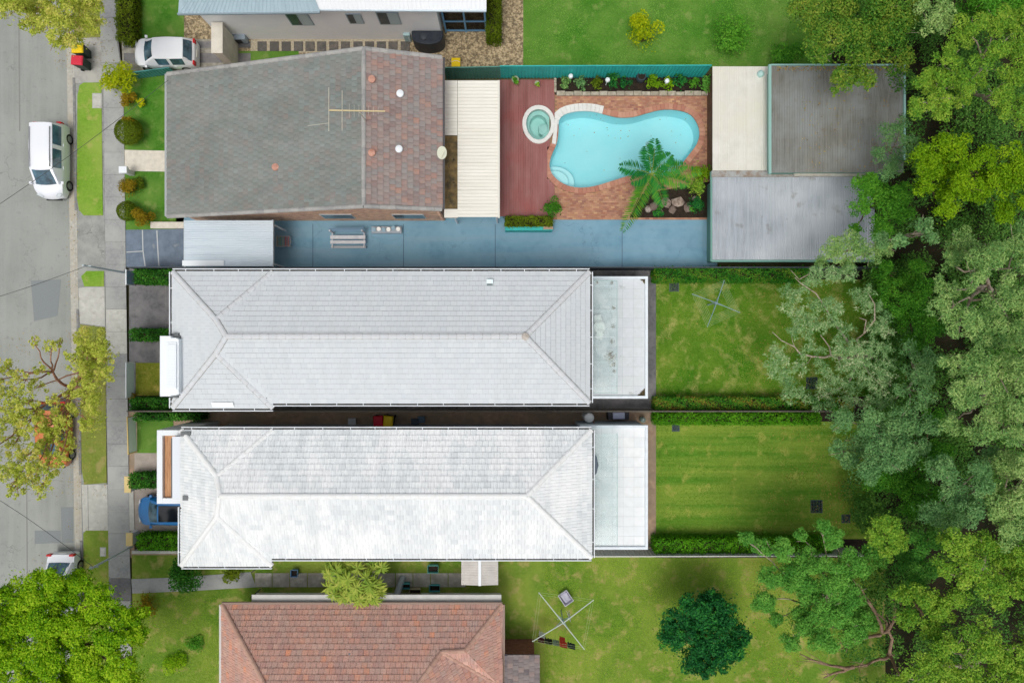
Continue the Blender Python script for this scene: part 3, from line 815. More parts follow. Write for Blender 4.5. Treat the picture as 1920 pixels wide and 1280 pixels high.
# entrance canopy at the front
zc = 5.75
port = MB()
a, b = P(299.5, 629.5, zc), P(335, 743, zc)
x1 = P(320, 630, zc).x; ys_ = P(0, 633, zc).y; yt_ = P(0, 741, zc).y; x2 = P(329, 0, zc).x; ys2 = P(0, 636, zc).y; yt2 = P(0, 738, zc).y
outline = [(a.x, a.y), (x1, a.y), (x1, ys_), (x2, ys_), (b.x, ys2), (b.x, yt2), (x2, yt_), (x1, yt_), (x1, b.y), (a.x, b.y)]
port.prism(outline, 4.6, zc); port.build('entry_canopy', mat('canopy_white', S(240, 246, 250), rough=0.5), main, bevel=0.02)
for k, (dx, dz) in enumerate(((0.33, 0.05), (0.42, 0.1))):
    q = MB(); q.box(a.x + dx, b.y + dx, zc + dz - 0.05, b.x - 0.08, a.y - dx, zc + dz); q.build('canopy_step', MATS['canopy_white'], main, bevel=0.015)
xa = P(314, 0, zc).x
for k in range(28):
    y = a.y - 0.5 - (a.y - b.y - 1.0) * k / 27
    MB().box(xa, y - 0.012, zc + 0.1, b.x - 0.12, y + 0.012, zc + 0.125).build('canopy_rib', white_paint, main)
for sx_, sy_, ex, ey in ((323, 624.5, 335.5, 633), (334, 629.5, 339.5, 638), (322, 741.5, 334, 745.5), (332, 731, 338, 741)):
    q0, q1 = P(sx_, sy_, 5.4), P(ex, ey, 5.4)
    MB().box(q0.x, q1.y, 5.1, q1.x, q0.y, 5.46 + 0.02 * random.random()).build('flashing', flash_m, main)
# rear terrace over the ground floor
ZT = 2.95
a, b = P(1109, 518, ZT + 0.15), P(1215, 747, ZT + 0.15)
xw = C_.x - 0.4
MB().box(xw, b.y + 0.1, 0.05, b.x - 0.1, a.y - 0.1, ZT - 0.03).build('wall', white_render, main)
cw = 0.15
terr = MB().box(xw, b.y + cw, ZT - 0.03, b.x - cw, a.y - cw, ZT - 0.006).build('terrace_floor', mat('grout', S(196, 202, 204), var=S(176, 182, 180), vs_=3, rough=0.9), main)
cap_m = mat('capping_white', S(234, 244, 250), var=S(224, 232, 238), vs_=3, rough=0.5)
MB().box(xw, a.y - cw, ZT - 0.25, b.x, a.y, ZT + 0.15).build('capping', cap_m, main, bevel=0.01)
MB().box(xw, b.y, ZT - 0.25, b.x, b.y + cw, ZT + 0.15).build('capping', cap_m, main, bevel=0.01)
MB().box(b.x - cw, b.y + cw, ZT - 0.25, b.x, a.y - cw, ZT + 0.149).build('capping', cap_m, main, bevel=0.01)
ttile = mat('terrace_tile', S(216, 221, 226), palette=[S(212, 218, 224), S(220, 224, 229), S(214, 220, 222), S(222, 226, 230)], var=S(204, 210, 210), vs_=4, va=0.5, spots=S(150, 158, 148), ss=2.2, sa=0.4, slo=0.66, shi=0.74, rough=0.55)
W_, D2 = b.x - cw - xw, a.y - b.y - 2 * cw
nx, ny = 6, 12
proto = None; tx, ty = W_ / nx, D2 / ny
for i in range(nx):
    for j in range(ny):
        if proto is None:
            proto = MB().box(0.006, 0.006, 0, tx - 0.006, ty - 0.006, 0.012).build('floor_tile', ttile, terr, world=False); o = proto
        else:
            o = proto.copy(); col.objects.link(o)
        o.location = Vector((xw + tx * i, b.y + cw + ty * j, ZT - 0.006 + random.uniform(0, 0.003))) - wloc(terr)
# glass canopy over the terrace doors
zg = 4.75
g0, g1 = P(1107, 527, zg), P(1156.5, 736, zg)
cg = glass_mat('canopy_glass', (0.935, 0.98, 0.977), 0.06, haze=S(232, 240, 239), hz=0.28)  # pale haze mixed into the glass whitens the panes
n = 4
for k in range(n):
    ya, yb = g0.y + (g1.y - g0.y) * k / n, g0.y + (g1.y - g0.y) * (k + 1) / n
    MB().box(g0.x - 0.15, ya - 0.008, zg - 0.012, g1.x, yb + 0.008, zg).build('canopy_pane', cg, main)
edge = mat('glass_edge', S(150, 186, 180), rough=0.2)
MB().box(g1.x, g1.y, zg - 0.02, g1.x + 0.025, g0.y, zg + 0.004).build('glass_edge', edge, main)
MB().box(g0.x - 0.15, g0.y, zg - 0.02, g1.x + 0.025, g0.y + 0.025, zg + 0.004).build('glass_edge', edge, main)
MB().box(g0.x - 0.15, g1.y - 0.025, zg - 0.02, g1.x + 0.025, g1.y, zg + 0.004).build('glass_edge', edge, main)
for k in range(5):
    y = g0.y - 0.25 + (g1.y - g0.y + 0.5) * k / 4
    MB().beam((xw + 0.1, y, zg - 0.05), (g1.x - 0.15, y, zg - 0.05), 0.03, 0.05).build('canopy_arm', white_paint, main)
# leaf litter caught in the terrace corners and on the glass
lit = leaf_mat('leaf_litter', [S(60, 52, 40), S(96, 84, 66), S(120, 116, 92)], 0.1)
def litter(name, label, pts, spread, n, z, size=0.04):
    Q = []
    for (x, y, w) in pts:
        c = np.array(P(x, y, z)); k = int(n * w)
        q = c + rng.normal(size=(k, 3)) * np.array([spread * w, spread * w, 0.012]); q[:, 2] = np.maximum(q[:, 2], z + 0.006)
        Q.append(q)
    Q = np.vstack(Q); N = rng.normal(size=(len(Q), 3)) * 0.25; N[:, 2] += 1
    return tag(leaf_cloud(name, Q, N, rng.random(len(Q)), size, size * 0.5, lit), label, 'leaves', None, 'stuff')
def corner_litter(name, label, cx, cy, sx_, sy_, L, n, z):
    q = np.zeros((n, 3)); u = rng.random(n) ** 1.5; w = rng.random(n) ** 1.5
    s_ = u + w > 1; u[s_] *= 0.4; w[s_] *= 0.4
    q[:, 0] = cx + sx_ * u * L; q[:, 1] = cy + sy_ * w * L; q[:, 2] = z + 0.01 + 0.03 * rng.random(n)
    N = rng.normal(size=(n, 3)) * 0.3; N[:, 2] += 1
    return tag(leaf_cloud(name, q, N, rng.random(n) * 0.5, 0.06, 0.035, lit), label, 'leaves', None, 'stuff')
corner_litter('leaf_litter', 'dark dead leaves heaped in the lower right corner of the white terrace', b.x - cw, b.y + cw, -1, 1, 0.42, 420, ZT + 0.008)
corner_litter('leaf_litter', 'dark dead leaves caught in the upper right corner of the white terrace', b.x - cw, a.y - cw, -1, -1, 0.26, 160, ZT + 0.008)
litter('leaf_litter', 'twigs and leaf dirt scattered along the glass canopy edge', [(1146, 672, 1.0), (1147, 668, 0.9), (1143, 662, 0.5), (1150, 684, 0.4), (1149, 612, 0.35), (1151, 696, 0.3), (1147, 530, .3), (1151, 577, .3), (1120, 529, .25), (1148, 640, .4)], 0.17, 130, zg)

# ------------------------------------------------------------------ the mirrored white house below
nb_tile = mat('chalky_roof_tile', S(227, 232, 234), palette=[S(219, 224, 227), S(234, 238, 239), S(226, 232, 234), S(238, 241, 242), S(213, 219, 222)], streak=(S(205, 211, 213), (2.2, .3, 1), .45), big=S(246, 247, 247), bs=0.32, ba=0.75, blo=0.46, bhi=0.6, rough=0.8, bump=0.2, bsc=20)
nb_cap = mat('chalky_cap', S(240, 243, 244), var=S(232, 232, 226), vs_=4, va=0.5, rough=0.8)
nb = thing('house', P(715, 925, 0.05), 'mirrored neighbour house with mottled chalk-white roof and boxed front balcony', 'house')
zE = 5.0
nL, nR, nT, nB, nB2 = 340, 1109, 806, 1045, 1060
a_, c_, d_ = P(nL, nT, zE), P(nR, nT, zE), P(nR, nB, zE)
b_ = P(512, nT, zE); e_ = P(510, nB, zE); f_ = P(510, nB2, zE - 0.12); g_ = P(nL, nB2, zE - 0.12)
r0, r1 = P(412, 930, zE + 1.5), P(988, 930, zE + 1.5)
k0, k1 = P(407, 893, zE + 1.2), P(407, 968, zE + 1.15)
k0 = on_slope(407, 893, a_, c_, r1); k1 = on_slope(407, 968, e_, d_, r1); f_ = on_slope(510, nB2, e_, d_, r1); g_ = on_slope(nL, nB2, e_, d_, r1)
nbw = MB(); nbw.box(a_.x + .45, d_.y + .45, 0.05, c_.x - .45, a_.y - .3, zE - 0.1); nbw.build('wall', mat('pale_blue_render', S(206, 218, 224), var=S(188, 202, 210), vs_=1.5, rough=0.8), nb)
q = MB(); q.add([a_, b_, c_, r1, r0, k0], [(0, 5, 1), (1, 5, 4, 3, 2)]); q.add([c_, d_, r1], [(0, 2, 1)])
q.add([d_, e_, f_, k1, r0, r1], [(0, 5, 4, 3, 1), (1, 3, 2)]); q.add([f_, g_, k1], [(0, 2, 1)]); q.add([g_, a_, k0, r0, k1], [(0, 4, 3, 2, 1)])
q.v = [(x, y, z - .2) for x, y, z in q.v]; nrf = q.build('roof', under_m, nb)
tr = TiledRoof(nrf, nb_tile, 0.32, 0.31, t=0.045, waves=2, stagger=0.5, gap=0.007, jitter=0.004, slot=0.004)
tr.face([a_, b_, k0]); tr.face([b_, c_, r1, r0, k0]); tr.face([c_, d_, r1]); tr.face([d_, e_, k1, r0, r1]); tr.face([f_, g_, k1, e_], ref=k1); tr.face([g_, a_, k0, r0, k1], ref=k0)
tr.finish(300)
for p0, p1 in ((r0, r1), (a_, k0), (b_, k0), (k0, r0), (k1, r0), (g_, k1), (f_, k1), (c_, r1), (d_, r1)): ridge_caps(nrf, p0, p1, nb_cap, L=0.42, w=0.14, h=0.065)
for p0, p1, ou in ((a_, c_, (0, 1, 0)), (e_, d_, (0, -1, 0)), (g_, f_, (0, -1, 0)), (d_, c_, (1, 0, 0)), (g_, P(nL, 950, zE), (-1, 0, 0))): gutter_run(nb, p0, p1, ou, zE)
# boxed front balcony: white surround, timber floor strip, pale awning sheet
zb = 4.3
a, b = P(294, 806, zb), P(346, 944, zb)
w0 = 0.3
MB().box(a.x, b.y, 0.05, b.x, a.y, zb - 1.05).build('porch_wall', white_render, nb)
for bx_ in ((a.x, b.y, a.x + w0, a.y), (a.x + w0, a.y - w0, b.x, a.y), (a.x + w0, b.y, b.x, b.y + w0)):
    MB().box(bx_[0], bx_[1], zb - 1.06, bx_[2], bx_[3], zb).build('balcony_wall', white_paint, nb, bevel=0.01)
tim = mat('balcony_timber', S(206, 158, 116), var=S(180, 128, 88), vs_=2, stretch=(8, 1, 1), rough=0.6)
for k in range(4):
    x = a.x + w0 + 0.02 + k * 0.145
    MB().box(x, b.y + w0 + 0.01, zb - .25, x + 0.135, a.y - w0 - 0.01, zb - .2).build('floor_board', tim, nb)
s_a, s_b = P(323, 818, zb + 0.5), P(352, 936, zb + 0.5)
MB().box(s_a.x, s_b.y, zb + 0.45, s_b.x, s_a.y, zb + 0.5).build('awning', mat('awning_sheet', S(226, 232, 240), rough=0.5), nb)
MB().box(s_a.x - 0.1, s_b.y + 0.1, zb + 0.38, s_a.x - 0.005, s_a.y - 0.1, zb + 0.44).build('awning_rail', mat('dark_rail', S(96, 98, 102), rough=0.5), nb)
for (x, y) in ((348, 813), (352, 933)):
    q0 = P(x, y, zE + 0.15); MB().box(q0.x - 0.25, q0.y - 0.12, zE - 0.2, q0.x + 0.25, q0.y + 0.12, zE + 0.2).build('flashing', flash_m, nb)
# terrace at the back
a, b = P(1111, 797, 3.1), P(1215, 1030, 3.1); xw2 = c_.x - 0.4
MB().box(xw2, b.y + .1, 0.05, b.x - .1, a.y - .1, 2.92).build('wall', MATS['pale_blue_render'], nb)
t2 = MB().box(xw2, b.y + cw, 2.92, b.x - cw, a.y - cw, 2.944).build('terrace_floor', MATS['grout'], nb)
for bx_ in ((xw2, a.y - cw, b.x, a.y), (xw2, b.y, b.x, b.y + cw), (b.x - cw, b.y + cw, b.x, a.y - cw)): MB().box(bx_[0], bx_[1], 2.7, bx_[2], bx_[3], 3.1).build('capping', cap_m, nb, bevel=0.01)
nt = mat('terrace_tile_plain', S(238, 242, 244), palette=[S(234, 239, 242), S(242, 245, 246)], var=S(226, 230, 230), vs_=3, va=0.5, rough=0.5)
tx, ty = (b.x - cw - xw2) / 6, (a.y - b.y - 2 * cw) / 12; proto = None
for i in range(6):
    for j in range(12):
        if proto is None: proto = MB().box(0.005, 0.005, 0, tx - 0.005, ty - 0.005, 0.012).build('floor_tile', nt, t2, world=False); o = proto
        else: o = proto.copy(); col.objects.link(o)
        o.location = Vector((xw2 + tx * i, b.y + cw + ty * j, 2.944 + random.uniform(0, 0.002))) - wloc(t2)
g0, g1 = P(1108, 812, 4.6), P(1157, 1022, 4.6)
for k in range(4):
    ya, yb = g0.y + (g1.y - g0.y) * k / 4, g0.y + (g1.y - g0.y) * (k + 1) / 4
    MB().box(g0.x - .15, ya - .008, 4.588, g1.x, yb + .008, 4.6).build('canopy_pane', cg, nb)
MB().box(g1.x, g1.y, 4.58, g1.x + .025, g0.y, 4.604).build('glass_edge', edge, nb)
bm = P(1113, 868, 4.4)
MB().prism([(bm.x - 0.1, bm.y + .6), (bm.x + .1, bm.y + .45), (bm.x + .2, bm.y), (bm.x + .1, bm.y - .45), (bm.x - .1, bm.y - .6)], 4.72, 4.95).build('folded_umbrella', mat('charcoal_cloth', S(86, 98, 108), rough=0.8), nb, bevel=0.03)
for k, (x0, x1) in enumerate(((640, 700), (790, 850), (960, 1025))):   # side windows towards the passage
    q0, q1 = P(x0, 800, 2.2), P(x1, 800, 2.2); yw = a_.y - .3
    w = MB().box(q0.x, yw, 1.2, q1.x, yw + 0.04, 2.4).build('window', white_paint, nb)
    MB().box(q0.x + .06, yw + .03, 1.26, q1.x - .06, yw + 0.046, 2.34).build('pane', window_glass, w)

# ------------------------------------------------------------------ the house with the pool (grey-brown gable)
gab_tile = mat('mossy_roof_tile', S(132, 136, 134), palette=[S(122, 124, 122), S(142, 144, 140), S(132, 130, 126), S(138, 146, 142), S(124, 132, 130), S(142, 130, 124), S(130, 136, 132)], var=S(116, 126, 122), vs_=2.5, va=0.45, big=S(150, 154, 150), bs=0.35, ba=0.45, streak=(S(118, 126, 118), (.3, 2.0, 1), .4), rough=0.9, bump=0.3, bsc=30)
gab_tile2 = mat('worn_brown_tile', S(150, 126, 118), palette=[S(144, 124, 120), S(160, 144, 138), S(142, 138, 136), S(168, 132, 120), S(150, 146, 142), S(140, 118, 114), S(156, 136, 130), S(174, 136, 120)], var=S(148, 142, 138), vs_=2.2, va=.5, rough=0.9, bump=0.3, bsc=30)
gab_cap = mat('grey_ridge_cap', S(160, 160, 158), palette=[S(142, 142, 142), S(172, 170, 166)], var=S(186, 186, 180), vs_=5, va=0.4, rough=0.9)
brick_m = mat('brown_brick_wall', S(205, 167, 142), palette=None, var=S(169, 136, 120), vs_=6, rough=0.9, bump=0.3)
ph = thing('house', P(575, 265, 0.05), 'gabled house with weathered grey-brown tile roof beside the swimming pool', 'house')
zl, zrg, zrr = 2.7, 5.7, 4.7
lt, lb = P(314, 143, zl), P(314, 405, zl); rt, rb = P(829, 107, zrr), P(829, 391, zrr); gt, gb = P(682, 88, zrg), P(682, 388, zrg)
# plan is a true rectangle: average the ends
yt = (lt.y + rt.y + gt.y) / 3; yb = (lb.y + rb.y + gb.y) / 3
for p in (lt, rt, gt): p.y = p.y * 0.35 + yt * 0.65
for p in (lb, rb, gb): p.y = p.y * 0.35 + yb * 0.65
q = MB(); q.add([lt, gt, gb, lb], [(0, 3, 2, 1)]); q.add([gt, rt, rb, gb], [(0, 3, 2, 1)])
q.v = [(x, y, z - .1) for x, y, z in q.v]; prf = q.build('roof', under_m, ph)
tr = TiledRoof(prf, gab_tile, 0.30, 0.31, t=0.04, waves=1, stagger=0.5, gap=0.012, jitter=0.006)
tr.face([lb, lt, gt, gb][::1]); tr.finish(300)
tr = TiledRoof(prf, gab_tile2, 0.30, 0.31, t=0.04, waves=1, stagger=0.5, gap=0.012, jitter=0.006)
tr.face([rt, rb, gb, gt]); tr.finish(300)
for p0, p1 in ((gt, gb), (lt, gt), (gt, rt), (lb, gb), (gb, rb)): ridge_caps(prf, p0, p1, gab_cap, L=0.42, w=0.12, h=0.07)
wx0, wx1, wy0, wy1 = lt.x + .45, rt.x - .3, yb + .25, yt - .25
# gable walls follow the roof slopes
zz = lambda x: (zl + (zrg - zl) * (x - lt.x) / (gt.x - lt.x)) if x < gt.x else (zrg + (zrr - zrg) * (x - gt.x) / (rt.x - gt.x))
wm = MB()
prof = [(wx0, 0.05), (wx1, 0.05), (wx1, zz(wx1) - .1), (gt.x, zrg - .1), (wx0, zz(wx0) - .1)]
vs_ = [(x, wy0, z) for x, z in prof] + [(x, wy1, z) for x, z in prof]
wm.add(vs_, [(0, 1, 2, 3, 4), (9, 8, 7, 6, 5)] + [((i + 1) % 5, i, 5 + i, 5 + (i + 1) % 5) for i in range(5)])
wm.build('wall', brick_m, ph)
wbr = mat('wall_brick', S(211, 173, 147), palette=[S(205, 167, 142), S(235, 200, 169), S(184, 147, 131), S(219, 178, 158)], rough=0.9)
bl = MB(); z = 0.12; r_ = 0                      # brick courses on the wall that faces the driveway
while z < 5.4:
    x = wx0 + (0.12 if r_ % 2 else 0)
    while x < wx1 - .24:
        if z + .086 < min(zz(x), zz(x + .23)) - .15: bl.box(x, wy0 - .02, z, x + .23, wy0 + .01, z + .076)
        x += .24
    z += .086; r_ += 1
bl.build('wall_bricks', wbr, ph, kind='stuff')
for k, x in enumerate((600, 735)):
    q0, q1 = P(x, 400, 2), P(x + 60, 400, 2)
    w = MB().box(q0.x, wy0 - .06, 1.0, q1.x, wy0 - .02, 2.2).build('window', mat('alum_frame', S(190, 196, 198), rough=0.4), ph)
    MB().box(q0.x + .05, wy0 - .066, 1.05, q1.x - .05, wy0 - .055, 2.15).build('pane', window_glass, w)
fas = mat('grey_fascia', S(168, 172, 172), rough=0.6)
MB().beam(lt + Vector((-.08, 0, -.02)), lb + Vector((-.08, 0, -.02)), .12, .12).build('gutter', fas, ph)
MB().beam(rt + Vector((.09, 0, -.04)), rb + Vector((.09, 0, -.04)), .1, .1).build('gutter', mat('dark_gutter', S(84, 82, 84), rough=0.6), ph)
def on_roof(px, py, z): return P(px, py, z)
def rz_at(px):   # roof height seen at pixel column
    return zl + (zrg - zl) * (px - 314) / (682 - 314) if px < 682 else zrg + (zrr - zrg) * (px - 682) / (829 - 682)
pink = mat('terracotta_pot', S(206, 160, 142), var=S(180, 130, 112), vs_=6, rough=0.85)
for x, y, mm in ((516, 313, pink), (697, 148, pink), (697, 286, pink), (750, 175, white_paint), (748, 279, white_paint)):
    z = rz_at(x); c = P(x, y, z + .15)
    MB().lathe((c.x, c.y, z - .05), [(0.17, 0), (0.17, .12), (0.2, .14), (0.19, .22), (0.08, .27)], 14).build('roof_vent', mm, ph, smooth=True)
# TV aerial: mast, boom, elements
ant = mat('aerial_metal', S(214, 208, 190), rough=0.4, metal=0.3)
ax = P(676, 213, 6.9)
an = thing('tv_aerial', (ax.x, ax.y, zz(ax.x) - 0.02), 'tall comb-like television aerial on a mast above the grey-brown ridge', 'aerial')
MB().tube([(ax.x, ax.y, zz(ax.x) - 0.02), (ax.x, ax.y, 7.05)], 0.025).build('mast', ant, an)
b0, b1 = P(616, 207, 6.9), P(722, 209, 6.9)
MB().beam(b0, b1, .06, .05).build('boom', mat('boom_cream', S(214, 196, 150), rough=0.5), an)
for x, y0, y1 in ((616.5, 164, 246), (641.5, 170, 245)):
    MB().tube([P(x, y0, 6.95), P(x, y1, 6.95)], .018, 6).build('element', ant, an)
for k in range(7):
    x = 655 + k * 9; h = 26 - k * 2
    MB().tube([P(x, 208 - h / 2, 6.93), P(x, 208 + h / 2, 6.93)], .008, 5).build('element', ant, an)
MB().tube([P(577, 236, 6.3), P(616, 231, 6.3)], .012, 5).build('element', ant, an)
dish = P(827, 285, 5.3)
dt = thing('satellite_dish', (dish.x, dish.y, zz(dish.x) - .05), 'oval cream satellite dish at the eave above the white patio roof', 'satellite dish')
dm = MB(); dm.lathe((0, 0, 0), [(0.02, 0.0), (.15, .015), (.28, .05), (.33, .085), (.34, .09)], 20)
do = dm.build('dish', mat('dish_cream', S(226, 228, 206), rough=0.4), dt, smooth=True, world=False); do.location = (0, 0, .5); do.rotation_euler = (0.25, 0.45, 0); do.scale = (0.8, 1.0, 1)
MB().tube([(0, 0, 0), (0, 0, .5)], .025).build('bracket', ant, dt, world=False)
MB().tube([(0.0, -.3, .5), (.22, .0, .85)], .012).build('feed_arm', ant, dt, world=False)
# white patio roof with an open strip, on posts
zp = 3.0
pat = thing('patio_cover', P(885, 280, 0.05), 'flat cream-white ribbed patio cover between the tiled roof and the red deck', 'patio cover')
pm = mat('cream_roof_sheet', S(238, 236, 226), var=S(230, 228, 216), vs_=1.2, rough=0.55, stretch=(.3, 3, 1))
corr_roof(pat, P(858, 151, zp), P(858, 407, zp), P(935, 151, zp - .1), P(935, 407, zp - .1), 10, 4, .02, pm, wave='trap')
corr_roof(pat, P(833, 151, zp + .02), P(833, 254, zp + .02), P(857.4, 151, zp), P(857.4, 254, zp), 4, 4, .02, pm, wave='trap')
MB().box(P(833, 0, zp).x, P(0, 408, zp).y, zp - .15, P(858, 0, zp).x, P(0, 392, zp).y, zp + .01).build('roof_end', pm, pat)
MB().box(P(933, 0, zp).x, P(0, 408, zp).y, zp - .2, P(937, 0, zp).x, P(0, 150, zp).y, zp - .05).build('gutter', mat('cream_gutter', S(226, 224, 214), rough=.5), pat)
mo = mat('mottled_brown_sheet', S(150, 128, 84), var=S(92, 84, 64), vs_=3, spots=S(70, 66, 54), ss=2.5, rough=.85)  # brown sheet with darker mottling, set low in the open strip
q0, q1 = P(833, 255, zp - .25), P(857, 392, zp - .25)
MB().box(q0.x, q1.y, zp - .3, q1.x + .1, q0.y, zp - .25).build('low_roof_panel', mo, pat)
for x, y in ((930, 160), (930, 280), (930, 400), (850, 402)):
    c = P(x, y, zp); MB().box(c.x - .045, c.y - .045, 0.05, c.x + .045, c.y + .045, zp - .2).build('post', white_paint, pat)
# carport
zc_ = 2.75
cp = thing('carport', P(430, 455, 0.05), 'pale blue-grey flat carport roof at the street end of the blue driveway', 'carport')
cm = mat('pale_blue_sheet', S(206, 218, 226), var=S(196, 209, 218), vs_=1.0, rough=.5, stretch=(.4, 3, 1))
corr_roof(cp, P(345, 413, zc_), P(345, 499, zc_), P(512, 413, zc_ + .05), P(512, 499, zc_ + .05), 4, 5, .012, cm, wave='trap')
MB().box(P(344, 0, zc_).x, P(0, 500, zc_).y, zc_ - .16, P(346, 0, zc_).x, P(0, 412, zc_).y, zc_ - .02).build('fascia', mat('grey_trim', S(176, 182, 184), rough=.5), cp)
MB().box(P(511, 0, zc_).x, P(0, 500, zc_).y, zc_ - .12, P(513, 0, zc_).x, P(0, 412, zc_).y, zc_ + .03).build('fascia', MATS['grey_trim'], cp)
MB().box(P(343, 0, zc_).x, P(0, 498, zc_ + .1).y, zc_ + .02, P(421, 0, zc_).x, P(0, 488, zc_ + .1).y, zc_ + .09).build('roof_flashing', white_paint, cp)
for x, y in ((350, 418), (350, 492), (505, 418), (505, 492)):
    c = P(x, y, zc_); MB().box(c.x - .04, c.y - .04, .05, c.x + .04, c.y + .04, zc_ - .02).build('post', white_paint, cp)

# ------------------------------------------------------------------ sheds behind the pool
sh_w = mat('shed_brown_wall', S(120, 92, 74), var=S(96, 74, 60), vs_=3, rough=.8)
sh = thing('shed', P(1390, 300, .05), 'garden shed with clean cream-white flat roof right of the pool', 'shed')
zs = 2.1
ws = mat('shed_cream', S(228, 226, 218), var=S(216, 214, 204), vs_=1.5, big=S(222, 220, 206), bs=.5, rough=.6)
corr_roof(sh, P(1336, 125, zs), P(1442, 125, zs), P(1336, 320, zs), P(1442, 320, zs), 5, 5, .008, ws, wave='trap')
c0, c1 = P(1338, 127, zs), P(1441, 319, zs)
MB().box(c0.x + .22, c1.y, .05, c1.x, c0.y, zs - .03).build('wall', sh_w, sh); mat('shed_green_wall', S(104, 150, 138), rough=.6)
vt = P(1428, 137, zs + .2); MB().lathe((vt.x, vt.y, zs), [(.2, 0), (.2, .12), (.16, .2), (.05, .25)], 14).build('roof_vent', mat('vent_aqua', S(176, 212, 206), rough=.5), sh, smooth=True)
corrm = mat('weathered_iron', S(142, 142, 134), var=S(122, 121, 114), vs_=1.3, stretch=(6, .5, 1), big=S(148, 152, 150), bs=.5, spots=S(120, 100, 84), ss=1.2, sa=.5, slo=.64, shi=.74, rough=.6, metal=.1)
corrm2 = mat('silvery_iron', S(180, 188, 196), var=S(162, 169, 176), vs_=1.2, stretch=(6, .4, 1), big=S(192, 198, 204), bs=.4, spots=S(124, 116, 108), ss=1.0, sa=.6, slo=.62, shi=.74, rough=.55, metal=.1)
g1_ = thing('garage', P(1570, 230, .05), 'big grey corrugated iron garage roof partly under the overhanging trees', 'garage')
zg1 = 3.0
corr_roof(g1_, P(1446, 124, zg1), P(1694, 124, zg1), P(1446, 324, zg1 - .1), P(1694, 324, zg1 - .1), 10, 8, .022, corrm)
trim = mat('aqua_trim', S(150, 192, 184), rough=.5)
for x0, y0, x1, y1 in ((1441.5, 121, 1446, 326), (1694, 122, 1698, 300), (1446, 120.5, 1694, 123.5)):
    q0, q1 = P(x0, y0, zg1), P(x1, y1, zg1); MB().box(q0.x, q1.y, zg1 - .15, q1.x, q0.y, zg1 + .03).build('gutter', trim, g1_)
q0, q1 = P(1450, 128, zg1), P(1690, 320, zg1); MB().box(q0.x, q1.y, .05, q1.x, q0.y, zg1 - .16).build('wall', MATS['shed_green_wall'], g1_)
g2_ = thing('shed', P(1480, 405, .05), 'lower silvery corrugated iron shed roof beside the blue driveway', 'shed')
zg2 = 2.05
corr_roof(g2_, P(1335.5, 330, zg2), P(1640, 330, zg2), P(1335.5, 487, zg2), P(1640, 487, zg2), 13, 7, .02, corrm2)
q0, q1 = P(1338, 332, zg2), P(1637, 485, zg2); MB().box(q0.x + .2, q1.y, .05, q1.x, q0.y, zg2 - .1).build('wall', MATS['shed_green_wall'], g2_)
for x0, y0, x1, y1 in ((1332, 322, 1335, 490), (1335, 487.5, 1640, 491)):
    q0, q1 = P(x0, y0, zg2), P(x1, y1, zg2); MB().box(q0.x, q1.y, zg2 - .12, q1.x, q0.y, zg2 + .03).build('gutter', mat('green_trim', S(112, 158, 146), rough=.5), g2_)
q0, q1 = P(1335, 319.5, zg2 + .2), P(1500, 331, zg2 + .2); MB().box(q0.x, q1.y, zg2 + .06, q1.x, q0.y, zg2 + .12).build('roof_flashing', mat('dull_flashing', S(170, 174, 174), var=S(140, 120, 100), vs_=3, rough=.6), g2_)
q0, q1 = P(1490, 322, zg2 + .35), P(1645, 329.5, zg2 + .35); MB().box(q0.x, q1.y, zg2 + .12, q1.x, q0.y, zg2 + .3).build('ridge_flashing', mat('pale_flashing', S(206, 204, 196), var=S(180, 170, 156), vs_=2, rough=.6), g2_)

# ------------------------------------------------------------------ house at the top edge
th_ = thing('house', P(640, 30, .05), 'white-walled house with blue-grey metal roof at the top edge of the picture', 'house')
tw_ = mat('warm_white_wall', S(246, 248, 248), var=S(238, 242, 244), vs_=1.0, rough=.75)
wz = 4.6
yb_ = P(0, 74, .05).y
wA, wB = P(418, 0, .05).x, P(830, 0, .05).x
MB().box(wA, yb_, .05, wB, yb_ + 8, wz).build('wall', tw_, th_)
lv = P(385, 70, .05)
MB().box(P(392, 0, .05).x, yb_ + 1.6, .05, wA - .003, yb_ + 8, wz).build('wall', tw_, th_)
mr_ = mat('blue_grey_metal_roof', S(168, 190, 200), var=S(158, 180, 190), vs_=1.0, rough=.5, stretch=(3, .4, 1))
y_e = P(0, 26, wz).y
corr_roof(th_, P(334, 26, wz), P(600, 22, wz + .05), P(400, -80, 6.2), P(560, -80, 6.2), 9, 4, .02, mr_, wave='trap')
MB().add([P(334, 26, wz), P(368, 20, wz - .02), P(368, -80, 6.1), P(340, -80, 6.1)], [(0, 1, 2, 3)]).build('roof_edge', mr_, th_)
wr = mat('white_metal_roof', S(238, 242, 245), rough=.5)
corr_roof(th_, P(598, 18, wz + .06), P(912, 20, wz + .02), P(560, -80, 6.2), P(912, -80, 6.2), 10, 4, .02, wr, wave='trap')
MB().beam(P(598, 19, wz), P(912, 21, wz), .1, .1).build('gutter', mat('gutter_pale_blue', S(206, 222, 230), rough=.5), th_)
MB().beam(P(333, 27, wz - .03), P(600, 24, wz), .1, .1).build('gutter', mat('gutter_slate', S(140, 156, 164), rough=.5), th_)
frm = mat('window_frame_grey', S(150, 168, 180), rough=.4)
